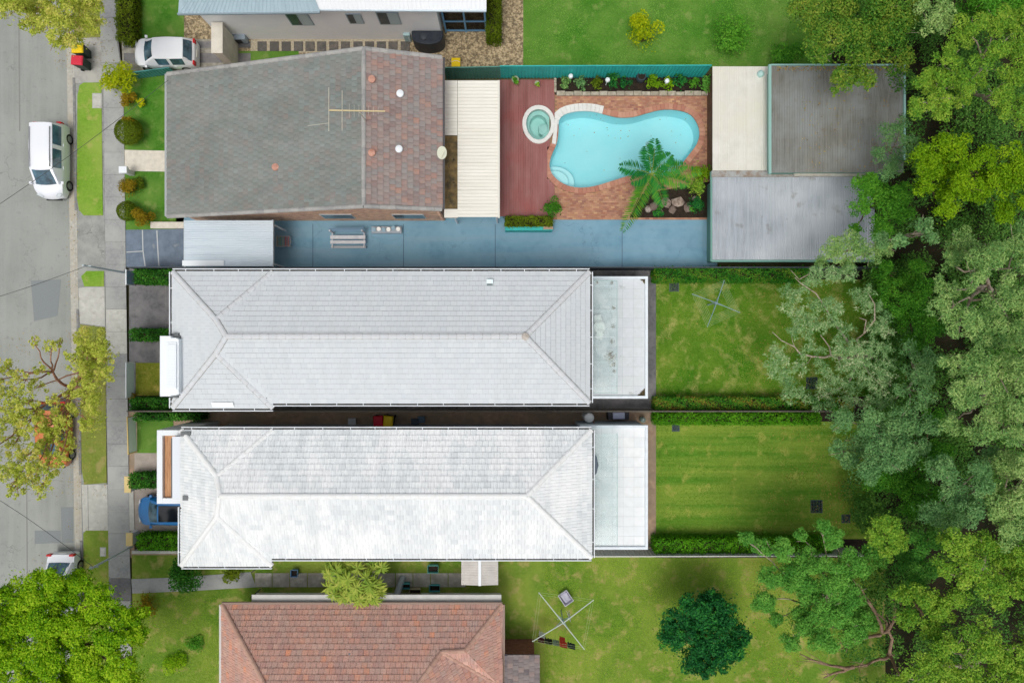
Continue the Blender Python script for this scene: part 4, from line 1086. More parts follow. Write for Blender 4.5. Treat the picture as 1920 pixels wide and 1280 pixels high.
for x0, x1, z0_, z1_ in ((540, 583, 1.9, 3.3), (652, 680, 2.1, 3.2), (709, 750, 2.0, 3.4)):   # windows in the long wall
    xa, xb = P(x0, 0, 2.6).x, P(x1, 0, 2.6).x
    w = MB().box(xa, yb_ - .05, z0_, xb, yb_ - .001, z1_).build('window', frm, th_)
    mid = (xa + xb) / 2
    MB().box(xa + .06, yb_ - .056, z0_ + .06, mid - .02, yb_ - .045, z1_ - .06).build('pane', window_glass, w)
    MB().box(mid + .02, yb_ - .056, z0_ + .06, xb - .06, yb_ - .045, z1_ - .06).build('pane', mat('curtained_glass', S(170, 192, 198), rough=.1, spec=.7), w)
# blue-framed sunroom
sa, sb = P(832, 0, 1.0).x, P(912, 0, 1.0).x
blue = mat('blue_frame', S(108, 158, 196), rough=.45)
MB().box(sa + .05, yb_ + 1.2, .05, sb - .05, yb_ + 6, 4.4).build('sunroom_wall', mat('sunroom_inside', S(150, 100, 74), rough=.8), th_)
for z in (.15, 1.3, 2.6): MB().box(sa, yb_ + .42, z, sb, yb_ + .5, z + .12).build('sunroom_rail', blue, th_)
for k in range(3):
    x = sa + (sb - sa - .1) * k / 2; MB().box(x, yb_ + .4, .05, x + .1, yb_ + .5, 3.7).build('sunroom_post', blue, th_)
for k in range(2):
    x = sa + .1 + (sb - sa - .1) * k / 2; MB().box(x, yb_ + .45, .3, x + (sb - sa) / 2 - .1, yb_ + .46, 3.4).build('pane', glass_mat('sunroom_glass', (.6, .7, .75), .05), th_)
MB().box(sa - .05, yb_ + .3, 3.7, sb + .05, yb_ + 6, 3.78).build('sunroom_roof', mat('navy_roof', S(52, 82, 110), rough=.5), th_)
# cream side wall with a gate pier, air conditioner, water tank, step stones
pw = thing('garden_wall', P(402, 110, .05), 'tall cream side wall between the parked hatchback and the white house', 'wall')
q0 = P(389, 51, 2.4); q1 = P(414, 124, .1)
MB().box(q0.x + .25, P(0, 124, .5).y, .05, q0.x + .8, P(0, 62, 1.2).y, 2.3).build('wall', mat('cream_render', S(226, 220, 206), var=S(210, 204, 190), vs_=2, rough=.8), pw, bevel=.01)
MB().box(q0.x + .2, P(0, 124, .5).y - .05, 2.3, q0.x + .85, P(0, 62, 1.2).y + .05, 2.38).build('coping', MATS['cream_render'], pw)
ac = P(450, 72, .5)
at_ = thing('air_conditioner', (ac.x, ac.y, .05), 'grey outdoor air conditioner unit against the white side wall', 'air conditioner')
MB().box(ac.x - .38, ac.y - .16, .12, ac.x + .38, ac.y + .16, .72).build('casing', mat('ac_grey', S(150, 164, 176), rough=.5), at_, bevel=.03)
MB().box(ac.x - .3, ac.y - .175, .2, ac.x + .1, ac.y - .155, .65).build('fan_grille', mat('ac_dark', S(60, 64, 70), rough=.6), at_)
for s_ in (-.28, .28): MB().box(ac.x + s_ - .04, ac.y - .15, .05, ac.x + s_ + .04, ac.y + .15, .121).build('foot', mat('ac_dark'  , S(60, 64, 70)), at_)
tk = P(803, 72, .9)
tt_ = thing('water_tank', (tk.x, tk.y - .05, .05), 'bulging navy-black slimline water tank against the white wall', 'water tank')
pts = [(math.cos(a) * .92, -max(0, math.sin(a)) * .55 + (0.3 if math.sin(a) < 0 else 0)) for a in [2 * math.pi * k / 28 for k in range(28)]]
pts = [(-.92, .25)] + [(-.92 * math.cos(math.pi * k / 16), -.55 * math.sin(math.pi * k / 16) ** .7) for k in range(17)] + [(.92, .25)]
MB().prism([(tk.x + x, tk.y + y) for x, y in pts], .05, 1.35).build('tank', mat('tank_navy', S(38, 44, 54), var=S(52, 58, 66), vs_=3, rough=.45), tt_, smooth=True, bevel=.05)
MB().lathe((tk.x - .2, tk.y - .1, 1.34), [(.2, 0), (.2, .05), (.05, .08)], 16).build('lid', mat('tank_lid', S(58, 64, 72), rough=.5), tt_, smooth=True)
hc = P(764, 67, .5)
ht = thing('hot_water_unit', (hc.x, hc.y, .05), 'small pale aqua box unit beside the navy water tank', 'water heater')
MB().box(hc.x - .2, hc.y - .18, .05, hc.x + .2, hc.y + .18, .9).build('casing', mat('pale_aqua', S(166, 196, 200), rough=.5), ht, bevel=.02)
MB().tube([(hc.x + .1, hc.y - .19, .1), (hc.x + .1, hc.y - .19, .6)], .02).build('pipe', white_paint, ht)
stone_m = mat('step_stone', S(112, 108, 102), palette=[S(100, 96, 92), S(122, 116, 108), S(110, 108, 106)], var=S(92, 90, 86), vs_=5, rough=.9, bump=.2)
sg = structure('stepping_path', rect(470, 74, 760, 99), 0.076, mat('pale_gravel', S(200, 190, 168), var=S(170, 158, 134), vs_=10, rough=.95, bump=.5, bsc=30))
for k in range(13):
    x = 483 + k * 22.4 + random.uniform(-1, 1); q0, q1 = P(x, 96, .11), P(x + 17, 78, .11)
    MB().box(q0.x, q0.y, .06, q1.x, q1.y, .115 + random.uniform(0, .01)).build('stepping_stone', stone_m, sg, bevel=.015)

# ------------------------------------------------------------------ red-tiled house at the bottom
rt_tile = mat('terracotta_roof_tile', S(206, 152, 132), palette=[S(191, 140, 128), S(220, 169, 152), S(206, 156, 140), S(184, 138, 130), S(224, 182, 164), S(211, 147, 125), S(200, 167, 156), S(236, 158, 122)], var=S(191, 164, 154), vs_=1.8, va=.55, big=S(213, 162, 142), bs=.4, ba=.4, streak=(S(176, 154, 145), (2.0, .4, 1), .45), rough=.9, bump=.3, bsc=30)
rt_cap = mat('terracotta_cap', S(196, 158, 140), palette=[S(186, 148, 132), S(206, 168, 150)], rough=.9)
rh = thing('house', P(680, 1215, .05), 'house with speckled terracotta tile hipped roof at the bottom edge', 'house')
ze = 2.6
p1, p2 = P(416, 1133, ze), P(942, 1133, ze); p3 = P(942, 1420, ze); p4 = P(416, 1420, ze)
am, bm_, cm_ = P(872, 1220, ze + 1.75), P(828, 1222, ze + 1.78), P(779, 1290, ze + 3.0)
lf = P(500, 1290, ze + 3.0); vl = P(942, 1288, ze + .25); sm_ = Vector((bm_.x, p1.y, ze))
q = MB()
q.add([p1, sm_, bm_, cm_, lf], [(0, 4, 3, 2, 1)]); q.add([sm_, p2, am, bm_], [(0, 3, 2, 1)]); q.add([p2, vl, am], [(0, 2, 1)]); q.add([am, vl, bm_], [(0, 1, 2)]); q.add([bm_, vl, cm_], [(0, 1, 2)])
q.add([p1, p4, lf], [(0, 1, 2)]); q.add([lf, cm_, vl, p3, p4], [(0, 4, 3, 2, 1)])
q.v = [(x, y, z - .2) for x, y, z in q.v]; rrf = q.build('roof', under_m, rh)
tr = TiledRoof(rrf, rt_tile, .3, .31, t=.04, waves=2, stagger=.5, gap=.012, jitter=.006)
tr.face([p1, sm_, bm_, cm_, lf]); tr.face([sm_, p2, am, bm_]); tr.face([p2, vl, am], True); tr.face([am, vl, bm_], True); tr.face([bm_, vl, cm_], True); tr.face([p4, p1, lf]); tr.finish(300)
for a, b in ((p2, am), (bm_, am), (bm_, cm_), (bm_, vl), (p1, lf)): ridge_caps(rrf, a, b, rt_cap, L=.42, w=.12, h=.07)
MB().box(p1.x + .45, p3.y, .05, p2.x - .45, p1.y - 1.7, ze - .1).build('wall', mat('red_brick_wall', S(150, 100, 84), var=S(124, 82, 70), vs_=6, rough=.9), rh)
MB().beam(p1 + Vector((0, .08, -.02)), p2 + Vector((0, .08, -.02)), .12, .12).build('gutter', mat('gutter_brown', S(150, 128, 116), rough=.6), rh)
MB().beam(p1 + Vector((-.08, 0, -.02)), p4 + Vector((-.08, 0, -.02)), .12, .12).build('gutter', mat('gutter_pale', S(206, 204, 200), rough=.6), rh)
MB().beam(p2 + Vector((.08, 0, -.02)), p3 + Vector((.08, 0, -.02)), .12, .12).build('gutter', MATS['gutter_brown'], rh)
vp = P(655, 1232, ze + 1.9); MB().lathe((vp.x, vp.y, vp.z - .35), [(.18, 0), (.18, .15), (.22, .18), (.2, .3), (.06, .36)], 14).build('roof_vent', mat('vent_steel', S(120, 132, 138), rough=.4, metal=.4), rh, smooth=True)
# verandah along the top side
vz = 2.7
ver = MB().pbox(476, 1116, 938, 1165, .05, .5, zp=.5).build('verandah_floor', mat('verandah_white', S(240, 238, 234), var=S(230, 228, 222), vs_=2, rough=.8), rh)
MB().pbox(472, 1114.5, 940, 1131, 2.3, 2.37).build('verandah_awning', mat('awning_pale', S(204, 204, 200), var=S(192, 192, 188), vs_=2, rough=.6), rh)
rail = mat('dark_rail_metal', S(52, 50, 50), rough=.5)
vy = P(0, 1116, .5).y
for x in (486, 600, 720, 932):
    c = P(x, 1118, 1.2); MB().box(c.x - .04, vy - .1, .5, c.x + .04, vy - .02, 2.296).build('post', rail, rh)
for (xa, ya), (xb, yb2) in (((472, 1072), (488, 1060)), ((470, 1120), (488, 1104))):
    MB().beam(P(xa, ya, 1.1), P(xb, yb2, 1.1), .06, .06).build('handrail', rail, rh); MB().beam(P(xa, ya, .6), P(xb, yb2, .6), .04, .04).build('handrail', rail, rh)
ann = thing('annexe', P(978, 1255, .05), 'small dark mottled tile annexe roof right of the terracotta roof', 'annexe')
at2 = mat('charcoal_mottled_tile', S(120, 112, 112), palette=[S(104, 98, 100), S(132, 124, 122), S(146, 128, 122), S(96, 92, 96)], var=S(150, 140, 136), vs_=2, va=.5, rough=.9)
a0, a1, a2, a3 = P(946, 1227, 2.5), P(1011, 1227, 2.5), P(1011, 1420, 2.5), P(946, 1420, 2.9)
a0.z = 2.9; a0 = P(946, 1227, 2.9)
q = MB(); q.add([a1, a2, a3, a0], [(0, 3, 2, 1)]); q.v = [(x, y, z - .06) for x, y, z in q.v]; arf = q.build('roof', under_m, ann)
tr = TiledRoof(arf, at2, .3, .31, t=.04, waves=1, gap=.012, jitter=.005); tr.face([a1, a2, a3, a0]); tr.finish(200)
MB().box(a0.x, a2.y, .05, a1.x - .25, a1.y - .2, 2.4).build('wall', MATS['red_brick_wall'], ann)
gs = thing('shed', P(900, 1075, .05), 'tiny pale gabled garden shed under the neighbour house eave', 'shed')
zsg = 2.0
sm = mat('shed_pale_sheet', S(206, 202, 196), var=S(192, 188, 182), vs_=2, rough=.6)
corr_roof(gs, P(865, 1049, zsg), P(865, 1096, zsg), P(898, 1049, zsg + .2), P(898, 1097, zsg + .2), 2, 5, .01, sm, wave='trap')
corr_roof(gs, P(901, 1049, zsg + .2), P(901, 1097, zsg + .2), P(934, 1049, zsg), P(934, 1096, zsg), 2, 5, .01, sm, wave='trap')
MB().beam(P(899.5, 1049, zsg + .22), P(899.5, 1097.5, zsg + .22), .16, .05).build('ridge_flashing', white_paint, gs)
q0, q1 = P(867, 1051, zsg), P(932, 1094, zsg); MB().box(q0.x, q1.y, .05, q1.x, q0.y, zsg - .02).build('wall', sm, gs)
# ------------------------------------------------------------------ pool, spa, deck, paving
POOL = [(1047, 226), (1058, 214), (1082, 208), (1108, 208), (1132, 213), (1158, 219), (1186, 218.5), (1214, 211), (1242, 204.5), (1270, 205.5), (1294, 213), (1308, 230), (1313, 250), (1308, 270), (1296, 287), (1280, 307), (1262, 324),
        (1240, 331), (1210, 330), (1180, 331), (1150, 340), (1112, 351), (1082, 353), (1056, 346), (1036, 330), (1029, 311), (1033, 291), (1043, 268), (1046, 246)]
def smooth_loop(pts, k=4):
    n = len(pts); out = []
    for i in range(n):
        a, b, c, d = pts[i - 1], pts[i], pts[(i + 1) % n], pts[(i + 2) % n]
        for t in range(k):
            u = t / k
            out.append(tuple(.5 * (2 * b[e] + (c[e] - a[e]) * u + (2 * a[e] - 5 * b[e] + 4 * c[e] - d[e]) * u * u + (3 * b[e] - a[e] - 3 * c[e] + d[e]) * u ** 3) for e in (0, 1)))
    return out
def offset(pts, d):
    n = len(pts); out = []; sg = 1 if area2(pts) > 0 else -1
    for i in range(n):
        a, c = pts[i - 1], pts[(i + 1) % n]; tx, ty = c[0] - a[0], c[1] - a[1]; L = math.hypot(tx, ty) or 1
        out.append((pts[i][0] + sg * ty / L * d, pts[i][1] - sg * tx / L * d))
    return out
def inside(p, poly):
    r = False; j = len(poly) - 1
    for i in range(len(poly)):
        if (poly[i][1] > p[1]) != (poly[j][1] > p[1]) and p[0] < (poly[j][0] - poly[i][0]) * (p[1] - poly[i][1]) / (poly[j][1] - poly[i][1]) + poly[i][0]: r = not r
        j = i
    return r
ZP = .12
pool_w = [tuple(P(x, y, ZP))[:2] for x, y in smooth_loop(POOL)]
pool = thing('swimming_pool', P(1165, 280, .02), 'kidney-shaped swimming pool of pale turquoise water edged in brick', 'pool')
sh_m = mat('pool_plaster', S(186, 242, 248), var=S(176, 238, 246), vs_=.6, rough=.7)
m = MB(); n = len(pool_w); rings = [(0.0, ZP), (0.02, -.3), (.15, -.85), (.5, -1.05)]
loops = [offset(pool_w, -d) for d, _ in rings]
vs_ = [(x, y, z) for lp, (_, z) in zip(loops, rings) for x, y in lp]
m.add(vs_, [(k * n + i, k * n + (i + 1) % n, (k + 1) * n + (i + 1) % n, (k + 1) * n + i) for k in range(3) for i in range(n)] + [tuple(3 * n + i for i in range(n))])
po = m.build('shell', sh_m, pool, smooth=True)
water_m = glass_mat('pool_water', (.86, .985, .99), .02)
def ripple(mt, sc=1.2, st=.12):
    n_ = mt.node_tree.nodes; l_ = mt.node_tree.links
    t = n_.new('ShaderNodeTexNoise'); t.inputs['Scale'].default_value = sc; t.inputs['Detail'].default_value = 3
    l_.new(n_.new('ShaderNodeNewGeometry').outputs['Position'], t.inputs['Vector'])
    b_ = n_.new('ShaderNodeBump'); b_.inputs['Strength'].default_value = st; l_.new(t.outputs['Fac'], b_.inputs['Height'])
    for q in n_:
        if q.type in ('BSDF_GLOSSY', 'FRESNEL'): l_.new(b_.outputs['Normal'], q.inputs['Normal'])
ripple(water_m)
MB().sheet([(x, y, .04) for x, y in offset(pool_w, .0)]).build('water', water_m, pool)
cop_m = mat('coping_brick', S(190, 138, 116), palette=[S(184, 130, 110), S(204, 156, 132), S(176, 120, 102), S(196, 146, 120)], rough=.85)
wcop = mat('white_coping', S(234, 234, 230), var=S(220, 220, 214), vs_=3, rough=.7)
per = [0.0]
for i in range(n): a, b = pool_w[i], pool_w[(i + 1) % n]; per.append(per[-1] + math.hypot(b[0] - a[0], b[1] - a[1]))
def at_len(s_):
    s_ %= per[-1]
    for i in range(n):
        if per[i + 1] >= s_:
            t = (s_ - per[i]) / (per[i + 1] - per[i] + 1e-9); a, b = pool_w[i], pool_w[(i + 1) % n]
            return (a[0] + (b[0] - a[0]) * t, a[1] + (b[1] - a[1]) * t), (b[0] - a[0], b[1] - a[1])
nb_ = int(per[-1] / .24); stp = per[-1] / nb_; sgn = 1 if area2(pool_w) > 0 else -1
wp0, wp1 = P(1040, 0, 0).x, P(1131, 0, 0).x; wyy = P(0, 235, 0).y
for k in range(nb_):
    (xa, ya), ta = at_len(k * stp + .006); (xb, yb3), tb = at_len((k + 1) * stp - .006)
    white = wp0 < (xa + xb) / 2 < wp1 and (ya + yb3) / 2 > wyy
    w = .3 if not white else .42
    na = Vector((ta[1], -ta[0])).normalized() * sgn; nb2 = Vector((tb[1], -tb[0])).normalized() * sgn
    MB().prism([(xa - na.x * .04, ya - na.y * .04), (xb - nb2.x * .04, yb3 - nb2.y * .04), (xb + nb2.x * w, yb3 + nb2.y * w), (xa + na.x * w, ya + na.y * w)], .05, ZP + (.04 if white else .02) + random.uniform(0, .006)).build('coping_brick', wcop if white else cop_m, pool)
for rx, ry, zt in ((1.25, 1.0, -.62), (.85, .66, -.3)):          # entry steps at the shallow end
    cs_ = P(1040, 338, 0); MB().prism([(cs_.x + rx * math.cos(a), cs_.y + ry * math.sin(a)) for a in [R(-20) + R(130) * k / 14 for k in range(15)]] + [(cs_.x, cs_.y)], -1.04, zt).build('step', mat('step_plaster', S(206, 246, 250), rough=.7), pool, bevel=.03)
dr = P(1215, 270, -1.05); MB().lathe((dr.x, dr.y, -1.055), [(.16, 0), (.16, .02), (.12, .03)], 18).build('drain', mat('drain_grey', S(170, 206, 212), rough=.6), pool, smooth=True)
band = MB(); lp0, lp1 = offset(pool_w, -.004), offset(pool_w, -.006)
band.add([(x, y, ZP - .02) for x, y in lp0] + [(x, y, -.09) for x, y in lp1], [(i, (i + 1) % n, n + (i + 1) % n, n + i) for i in range(n)]); band.build('waterline_tiles', mat('waterline_tile', S(88, 178, 206), var=S(120, 206, 226), vs_=9, rough=.3), pool)
# spa
spc = P(1010, 233, .3)
spa = thing('spa', (spc.x, spc.y, .02), 'small egg-shaped white-rimmed spa joined to the left end of the pool', 'spa')
def egg(rx, ry, n=32): return [(spc.x + rx * math.cos(a) * (1 + .06 * math.sin(a)), spc.y + ry * math.sin(a)) for a in [2 * math.pi * k / n for k in range(n)]]
o_, i_2 = egg(.98, 1.16), egg(.74, .92)
m = MB(); N = 32
vs_ = [(x, y, .05) for x, y in o_] + [(x, y, .3) for x, y in o_] + [(x, y, .3) for x, y in i_2] + [(x, y, .0) for x, y in i_2]
m.add(vs_, [(k * N + i, k * N + (i + 1) % N, (k + 1) * N + (i + 1) % N, (k + 1) * N + i) for k in range(3) for i in range(N)]); m.build('rim', wcop, spa, smooth=True, bevel=.02)
m = MB(); b3 = egg(.55, .7); b4 = egg(.5, .64)
vs_ = [(x, y, .0) for x, y in i_2] + [(x, y, -.1) for x, y in i_2] + [(x, y, -.12) for x, y in b3] + [(x, y, -.6) for x, y in b4]
m.add(vs_, [(k * N + i, k * N + (i + 1) % N, (k + 1) * N + (i + 1) % N, (k + 1) * N + i) for k in range(3) for i in range(N)] + [tuple(3 * N + i for i in range(N))]); m.build('basin', mat('spa_plaster', S(190, 226, 220), var=S(176, 216, 210), vs_=2, rough=.7), spa, smooth=True)
MB().sheet([(x, y, .18) for x, y in egg(.75, .93)]).build('water', glass_mat('spa_water', (.84, .95, .94), .03), spa)
MB().prism([(spc.x + .02, spc.y + .05), (spc.x + .5, spc.y + .12), (spc.x + .58, spc.y - .3), (spc.x + .3, spc.y - .6), (spc.x + .02, spc.y - .4)], -.59, -.05).build('step', MATS['spa_plaster'], spa, bevel=.04)
nk = P(1041, 247, .25); MB().prism([(nk.x - .15, nk.y + .8), (nk.x + .18, nk.y + .75), (nk.x + .12, nk.y), (nk.x + .05, nk.y - .75), (nk.x - .2, nk.y - .7), (nk.x - .12, nk.y)], .05, .27).build('spillway', wcop, spa, bevel=.03)
# brick paving: base slab cut round the pool, bricks laid on it
pave = structure('pool_surround', rect(1030, 178, 1333, 410), .045, mat('paving_sand', S(150, 124, 96), rough=.95))
bpy.data.objects.remove(pave)
pb = [tuple(P(x, y, .08))[:2] for x, y in ((1030, 178), (1334, 178), (1334, 412), (1030, 412))]
hole = offset(pool_w, .02)
# triangulated ring between the rectangle and the pool
m = MB(); cxp, cyp = P(1165, 280, 0).x, P(1165, 280, 0).y
x0, x1, y0, y1 = pb[0][0], pb[1][0], pb[2][1], pb[0][1]
outer = []
for (x, y) in hole:
    dx, dy = x - cxp, y - cyp; t = min(((x1 - cxp) / dx if dx > 0 else (x0 - cxp) / dx) if abs(dx) > 1e-6 else 1e9, ((y1 - cyp) / dy if dy > 0 else (y0 - cyp) / dy) if abs(dy) > 1e-6 else 1e9)
    outer.append((cxp + dx * t, cyp + dy * t))
for cx_, cy_ in ((x0, y0), (x1, y0), (x1, y1), (x0, y1)):
    k = min(range(len(outer)), key=lambda i: (outer[i][0] - cx_) ** 2 + (outer[i][1] - cy_) ** 2); outer[k] = (cx_, cy_)
nh = len(hole)
m.add([(x, y, .08) for x, y in hole] + [(x, y, .08) for x, y in outer], [(i, (i + 1) % nh, nh + (i + 1) % nh, nh + i) for i in range(nh)])
pv = tag(m.build('pool_surround', mat('paving_sand', S(150, 124, 96), rough=.95)), None, None, None, 'structure')
pbk = mat('paving_brick', S(184, 134, 108), palette=[S(186, 132, 110), S(206, 160, 128), S(172, 114, 96), S(196, 148, 112), S(158, 112, 100), S(214, 172, 132), S(178, 128, 112)], var=S(150, 112, 98), vs_=1.5, va=.35, rough=.9)
bm2 = MB(); keep = offset(pool_w, .3); r_ = 0; y = y0 + .01
while y < y1 - .1:
    x = x0 + (.115 if r_ % 2 else 0)
    while x < x1 - .2:
        c = (x + .11, y + .053)
        if not inside(c, keep) and not (c[0] < P(1042, 0, 0).x and c[1] > P(0, 300, 0).y): bm2.box(x, y, .07, x + .222, y + .104, .098 + random.uniform(0, .008))
        x += .232
    y += .114; r_ += 1
bm2.build('paving_bricks', pbk, pv, kind='stuff')
# deck
dk = thing('deck', P(990, 280, .05), 'red-brown painted timber deck between patio cover and spa', 'deck')
dm_ = mat('red_deck_board', S(146, 92, 88), palette=[S(134, 82, 78), S(154, 98, 94), S(144, 90, 86)], var=S(166, 118, 114), vs_=1.1, va=.6, stretch=(2, .5, 1), big=S(162, 76, 70), bs=.35, ba=.5, blo=.5, bhi=.64, rough=.6)
dx0, dx1 = P(936, 0, .25).x, P(1040, 0, .25).x; nbd = 23; bw = (dx1 - dx0) / nbd
spe = [(spc.x + .9 * math.cos(a), spc.y + 1.06 * math.sin(a)) for a in [2 * math.pi * k / 160 for k in range(160)]]
for k in range(nbd):
    xa, xb = dx0 + bw * k + .004, dx0 + bw * (k + 1) - .004; ya, yb4 = P(0, 149, .25).y, P(0, 405, .25).y
    hit = [y for x, y in spe if xa < x < xb]
    segs = [(yb4, ya)]
    if hit: segs = [(yb4, min(hit)), (max(hit), ya)]
    if xb > P(1030, 0, 0).x: segs = [(P(0, 305, 0).y if False else max(s0, P(0, 405, 0).y), s1) for s0, s1 in segs]
    for s0, s1 in segs:
        if xb > P(1026, 0, 0).x:     # boards end where the pool coping begins
            s_in = [yy for yy in np.linspace(s0, s1, 60) if inside((xb, yy), keep)]
            if s_in:
                if min(s_in) - s0 > .2: MB().box(xa, s0, .06, xb, min(s_in), .2).build('deck_board', dm_, dk)
                s0 = max(s_in)
                if s1 - s0 < .2: continue
        MB().box(xa, s0, .06, xb, s1, .2 + random.uniform(0, .004)).build('deck_board', dm_, dk)
# planter beds
bed = structure('garden_bed', rect(1042, 140, 1333, 174), .1, soil_m)
edge_st = mat('bed_edging_stone', S(196, 186, 168), palette=[S(186, 176, 158), S(206, 198, 182), S(176, 168, 154)], var=S(160, 150, 132), vs_=4, rough=.9, bump=.2)
for k in range(18):
    x = 1044 + k * 16; MB().pbox(x, 171 + random.uniform(-1, 1), x + 15.3, 178.5, .05, .26 + random.uniform(0, .03)).build('edging_stone', edge_st, bed, bevel=.02)
for k in range(3): MB().pbox(1039, 146 + k * 9, 1043.5, 154.5 + k * 9, .05, .26).build('edging_stone', edge_st, bed, bevel=.02)
rocks = structure('garden_bed', [(1200, 365), (1332, 340), (1332, 408), (1180, 408)], .116, soil_m)

# ------------------------------------------------------------------ cars
tyre_m = mat('tyre', S(38, 38, 40), rough=.85); rim_m = mat('wheel_rim', S(160, 162, 166), rough=.3, metal=.7)
car_glass = mat('car_glass', S(40, 58, 68), var=S(84, 120, 138), vs_=1.6, rough=.05, spec=.9)
lamp_red = mat('tail_lamp', S(196, 36, 40), rough=.2); lamp_clear = mat('head_lamp', S(214, 222, 228), rough=.1, spec=.8); black_trim = mat('black_trim', S(34, 36, 40), rough=.5)
def car(label, px, py, heading, L, W, H, paint, kind='hatch', group=None, roof_mat=None):
    """lofted body: x runs forward from the rear bumper"""
    c = P(px, py, .0); t = thing('car', (c.x, c.y, -.005), label, 'car', group, heading)
    hw = W / 2; zb = .62 * H; f = lambda a: a * L - L / 2
    if kind == 'van': cab = (.015, .05, .66, .845)
    elif kind == 'hatch': cab = (.03, .12, .60, .80)
    else: cab = (.10, .24, .56, .76)
    r0, r1, r2, r3 = cab        # rear glass base, rear glass top, windscreen top, windscreen base
    st = []                     # x, half-width, belt height, top height, half-width of top
    st.append((0.0, hw * .80, zb * .55, zb * .60, hw * .70)); st.append((.008, hw * .92, zb * .86, zb * .92, hw * .78))
    st.append((r0, hw * .96, zb * .97, zb * 1.02, hw * .80))
    st.append((r1, hw * .99, zb, H * .985, hw * .74))
    mid = (r1 + r2) / 2
    st.append((mid - .015, hw, zb, H, hw * .77)); st.append((mid + .015, hw, zb, H, hw * .77))
    st.append((r2, hw, zb * .98, H * .975, hw * .74))
    st.append((r3, hw * .985, zb * .95, zb * 1.02, hw * .80)); st.append((r3 + (1 - r3) * .45, hw * .97, zb * .90, zb * .95, hw * .72))
    st.append((.955, hw * .90, zb * .80, zb * .84, hw * .66)); st.append((.99, hw * .78, zb * .6, zb * .64, hw * .6)); st.append((1.0, hw * .72, zb * .45, zb * .5, hw * .55))
    def prof(s_):
        x, w, b_, tp, wt = s_
        half = [(w * .93, .2), (w, .36), (w, b_ * .8), (w * .975, b_), (wt, tp - .05 * (tp - b_) - .008), (wt * .86, tp), (wt * .45, tp + .018), (0, tp + .022)]
        cv = -.055 if x > .9 else -.03 if x > r2 - .01 else .012 if x < r1 + .01 else 0
        fx = lambda y: f(x) + cv * L * (y / hw) ** 2 - (-.0 if cv >= 0 else 0)
        return [(fx(y), y, z) for y, z in half] + [(fx(y), -y, z) for y, z in half[-2::-1]]
    rows = [prof(s_) for s_ in st]; K = len(rows[0])
    body, glass = MB(), {}
    V = [v for r_ in rows for v in r_]
    def quad(i, k): return [(i * K + k), ((i + 1) * K + k), ((i + 1) * K + k + 1), (i * K + k + 1)]
    fs = []
    for i in range(len(rows) - 1):
        for k in range(K - 1):
            q_ = quad(i, k); part = None
            top = 4 <= k <= K - 6; side = k in (3, K - 5)
            if i == 2 and top: part = 'rear_window'
            if i == 6 and top: part = 'windscreen'
            if side and i in (3, 5): part = ('side_window', i, k)
            if part: glass.setdefault(part, []).append(q_)
            fs.append(tuple(q_[::-1]))
    fs.append(tuple(range(K))[::-1]); fs.append(tuple((len(rows) - 1) * K + k for k in range(K)))
    fs.append(tuple([i * K for i in range(len(rows))]) + tuple([i * K + K - 1 for i in range(len(rows) - 1, -1, -1)]))
    body.add(V, fs); bo = body.build('body', paint, t, smooth=True, world=False, angle=32)
    nrm = lambda pts: ((Vector(pts[1]) - Vector(pts[0])).cross(Vector(pts[3]) - Vector(pts[0]))).normalized()
    for part, qs in glass.items():
        g_ = MB(); ids = sorted({i for q_ in qs for i in q_}); cen = sum((Vector(V[i]) for i in ids), Vector()) / len(ids)
        no = sum((nrm([V[i] for i in q_]) for q_ in qs), Vector()).normalized()
        if no.dot(cen - Vector((cen.x * .8, 0, .5))) < 0: no = -no
        mp = {i: k for k, i in enumerate(ids)}
        g_.add([cen + (Vector(V[i]) - cen) * .90 + no * .012 for i in ids], [tuple(mp[i] for i in q_[::-1]) for q_ in qs])
        g_.build(part if isinstance(part, str) else 'side_window', car_glass, t, smooth=True, world=False)
    for sx in (.19, .81):
        for sy in (-1, 1):
            w = thing('wheel', (f(sx), sy * (hw - .1), .32), None, None); w.parent = t
            m_ = MB(); m_.lathe((0, 0, -.1), [(.2, 0), (.3, .0), (.325, .03), (.325, .17), (.3, .2), (.2, .2)], 20); ty_ = m_.build('tyre', tyre_m, w, smooth=True, world=False); ty_.rotation_euler = (R(90), 0, 0)
            m_ = MB(); m_.lathe((0, 0, -.112), [(.06, 0), (.2, .008), (.205, .02), (.205, .2), (.2, .215), (.06, .224)], 12); ri = m_.build('rim', rim_m, w, smooth=True, world=False); ri.rotation_euler = (R(90), 0, 0)
    for sy in (-1, 1):
        MB().add([(f(.985), sy * hw * .50, zb * .66), (f(.945), sy * hw * .86, zb * .84), (f(.93), sy * hw * .6, zb * .875), (f(.965), sy * hw * .4, zb * .80)], [(0, 1, 2, 3) if sy > 0 else (3, 2, 1, 0)]).build('headlight', lamp_clear, t, world=False)
        MB().box(f(.002), sy * hw * .62, zb * .72, f(.03), sy * hw * .93, zb * 1.03).build('taillight', lamp_red, t, world=False, bevel=.02)
        MB().box(f(r3 - .06), sy * (hw - .03), zb * .97, f(r3 - .02), sy * (hw + .13), zb * 1.08).build('wing_mirror', paint, t, world=False, bevel=.03)
    for sy in (-.35, .2):
        MB().beam((f(r3 - .005), sy * hw, zb * 1.035), (f(r3 - .06), (sy + .35) * hw, zb * 1.16), .018, .018).build('wiper', black_trim, t, world=False)
    for sx in (r2 - .06, (r1 + r2) / 2 - .05):
        for sy in (-1, 1): MB().box(f(sx - .02), sy * (hw - .02), zb * .84, f(sx + .02), sy * (hw + .018), zb * .88).build('door_handle', paint, t, world=False)
    if kind == 'van':
        for sy in (-1, 1): MB().beam((f(r1 + .06), sy * hw * .66, H + .03), (f(r2 - .03), sy * hw * .66, H + .03), .035, .04).build('roof_rail', rim_m, t, world=False)
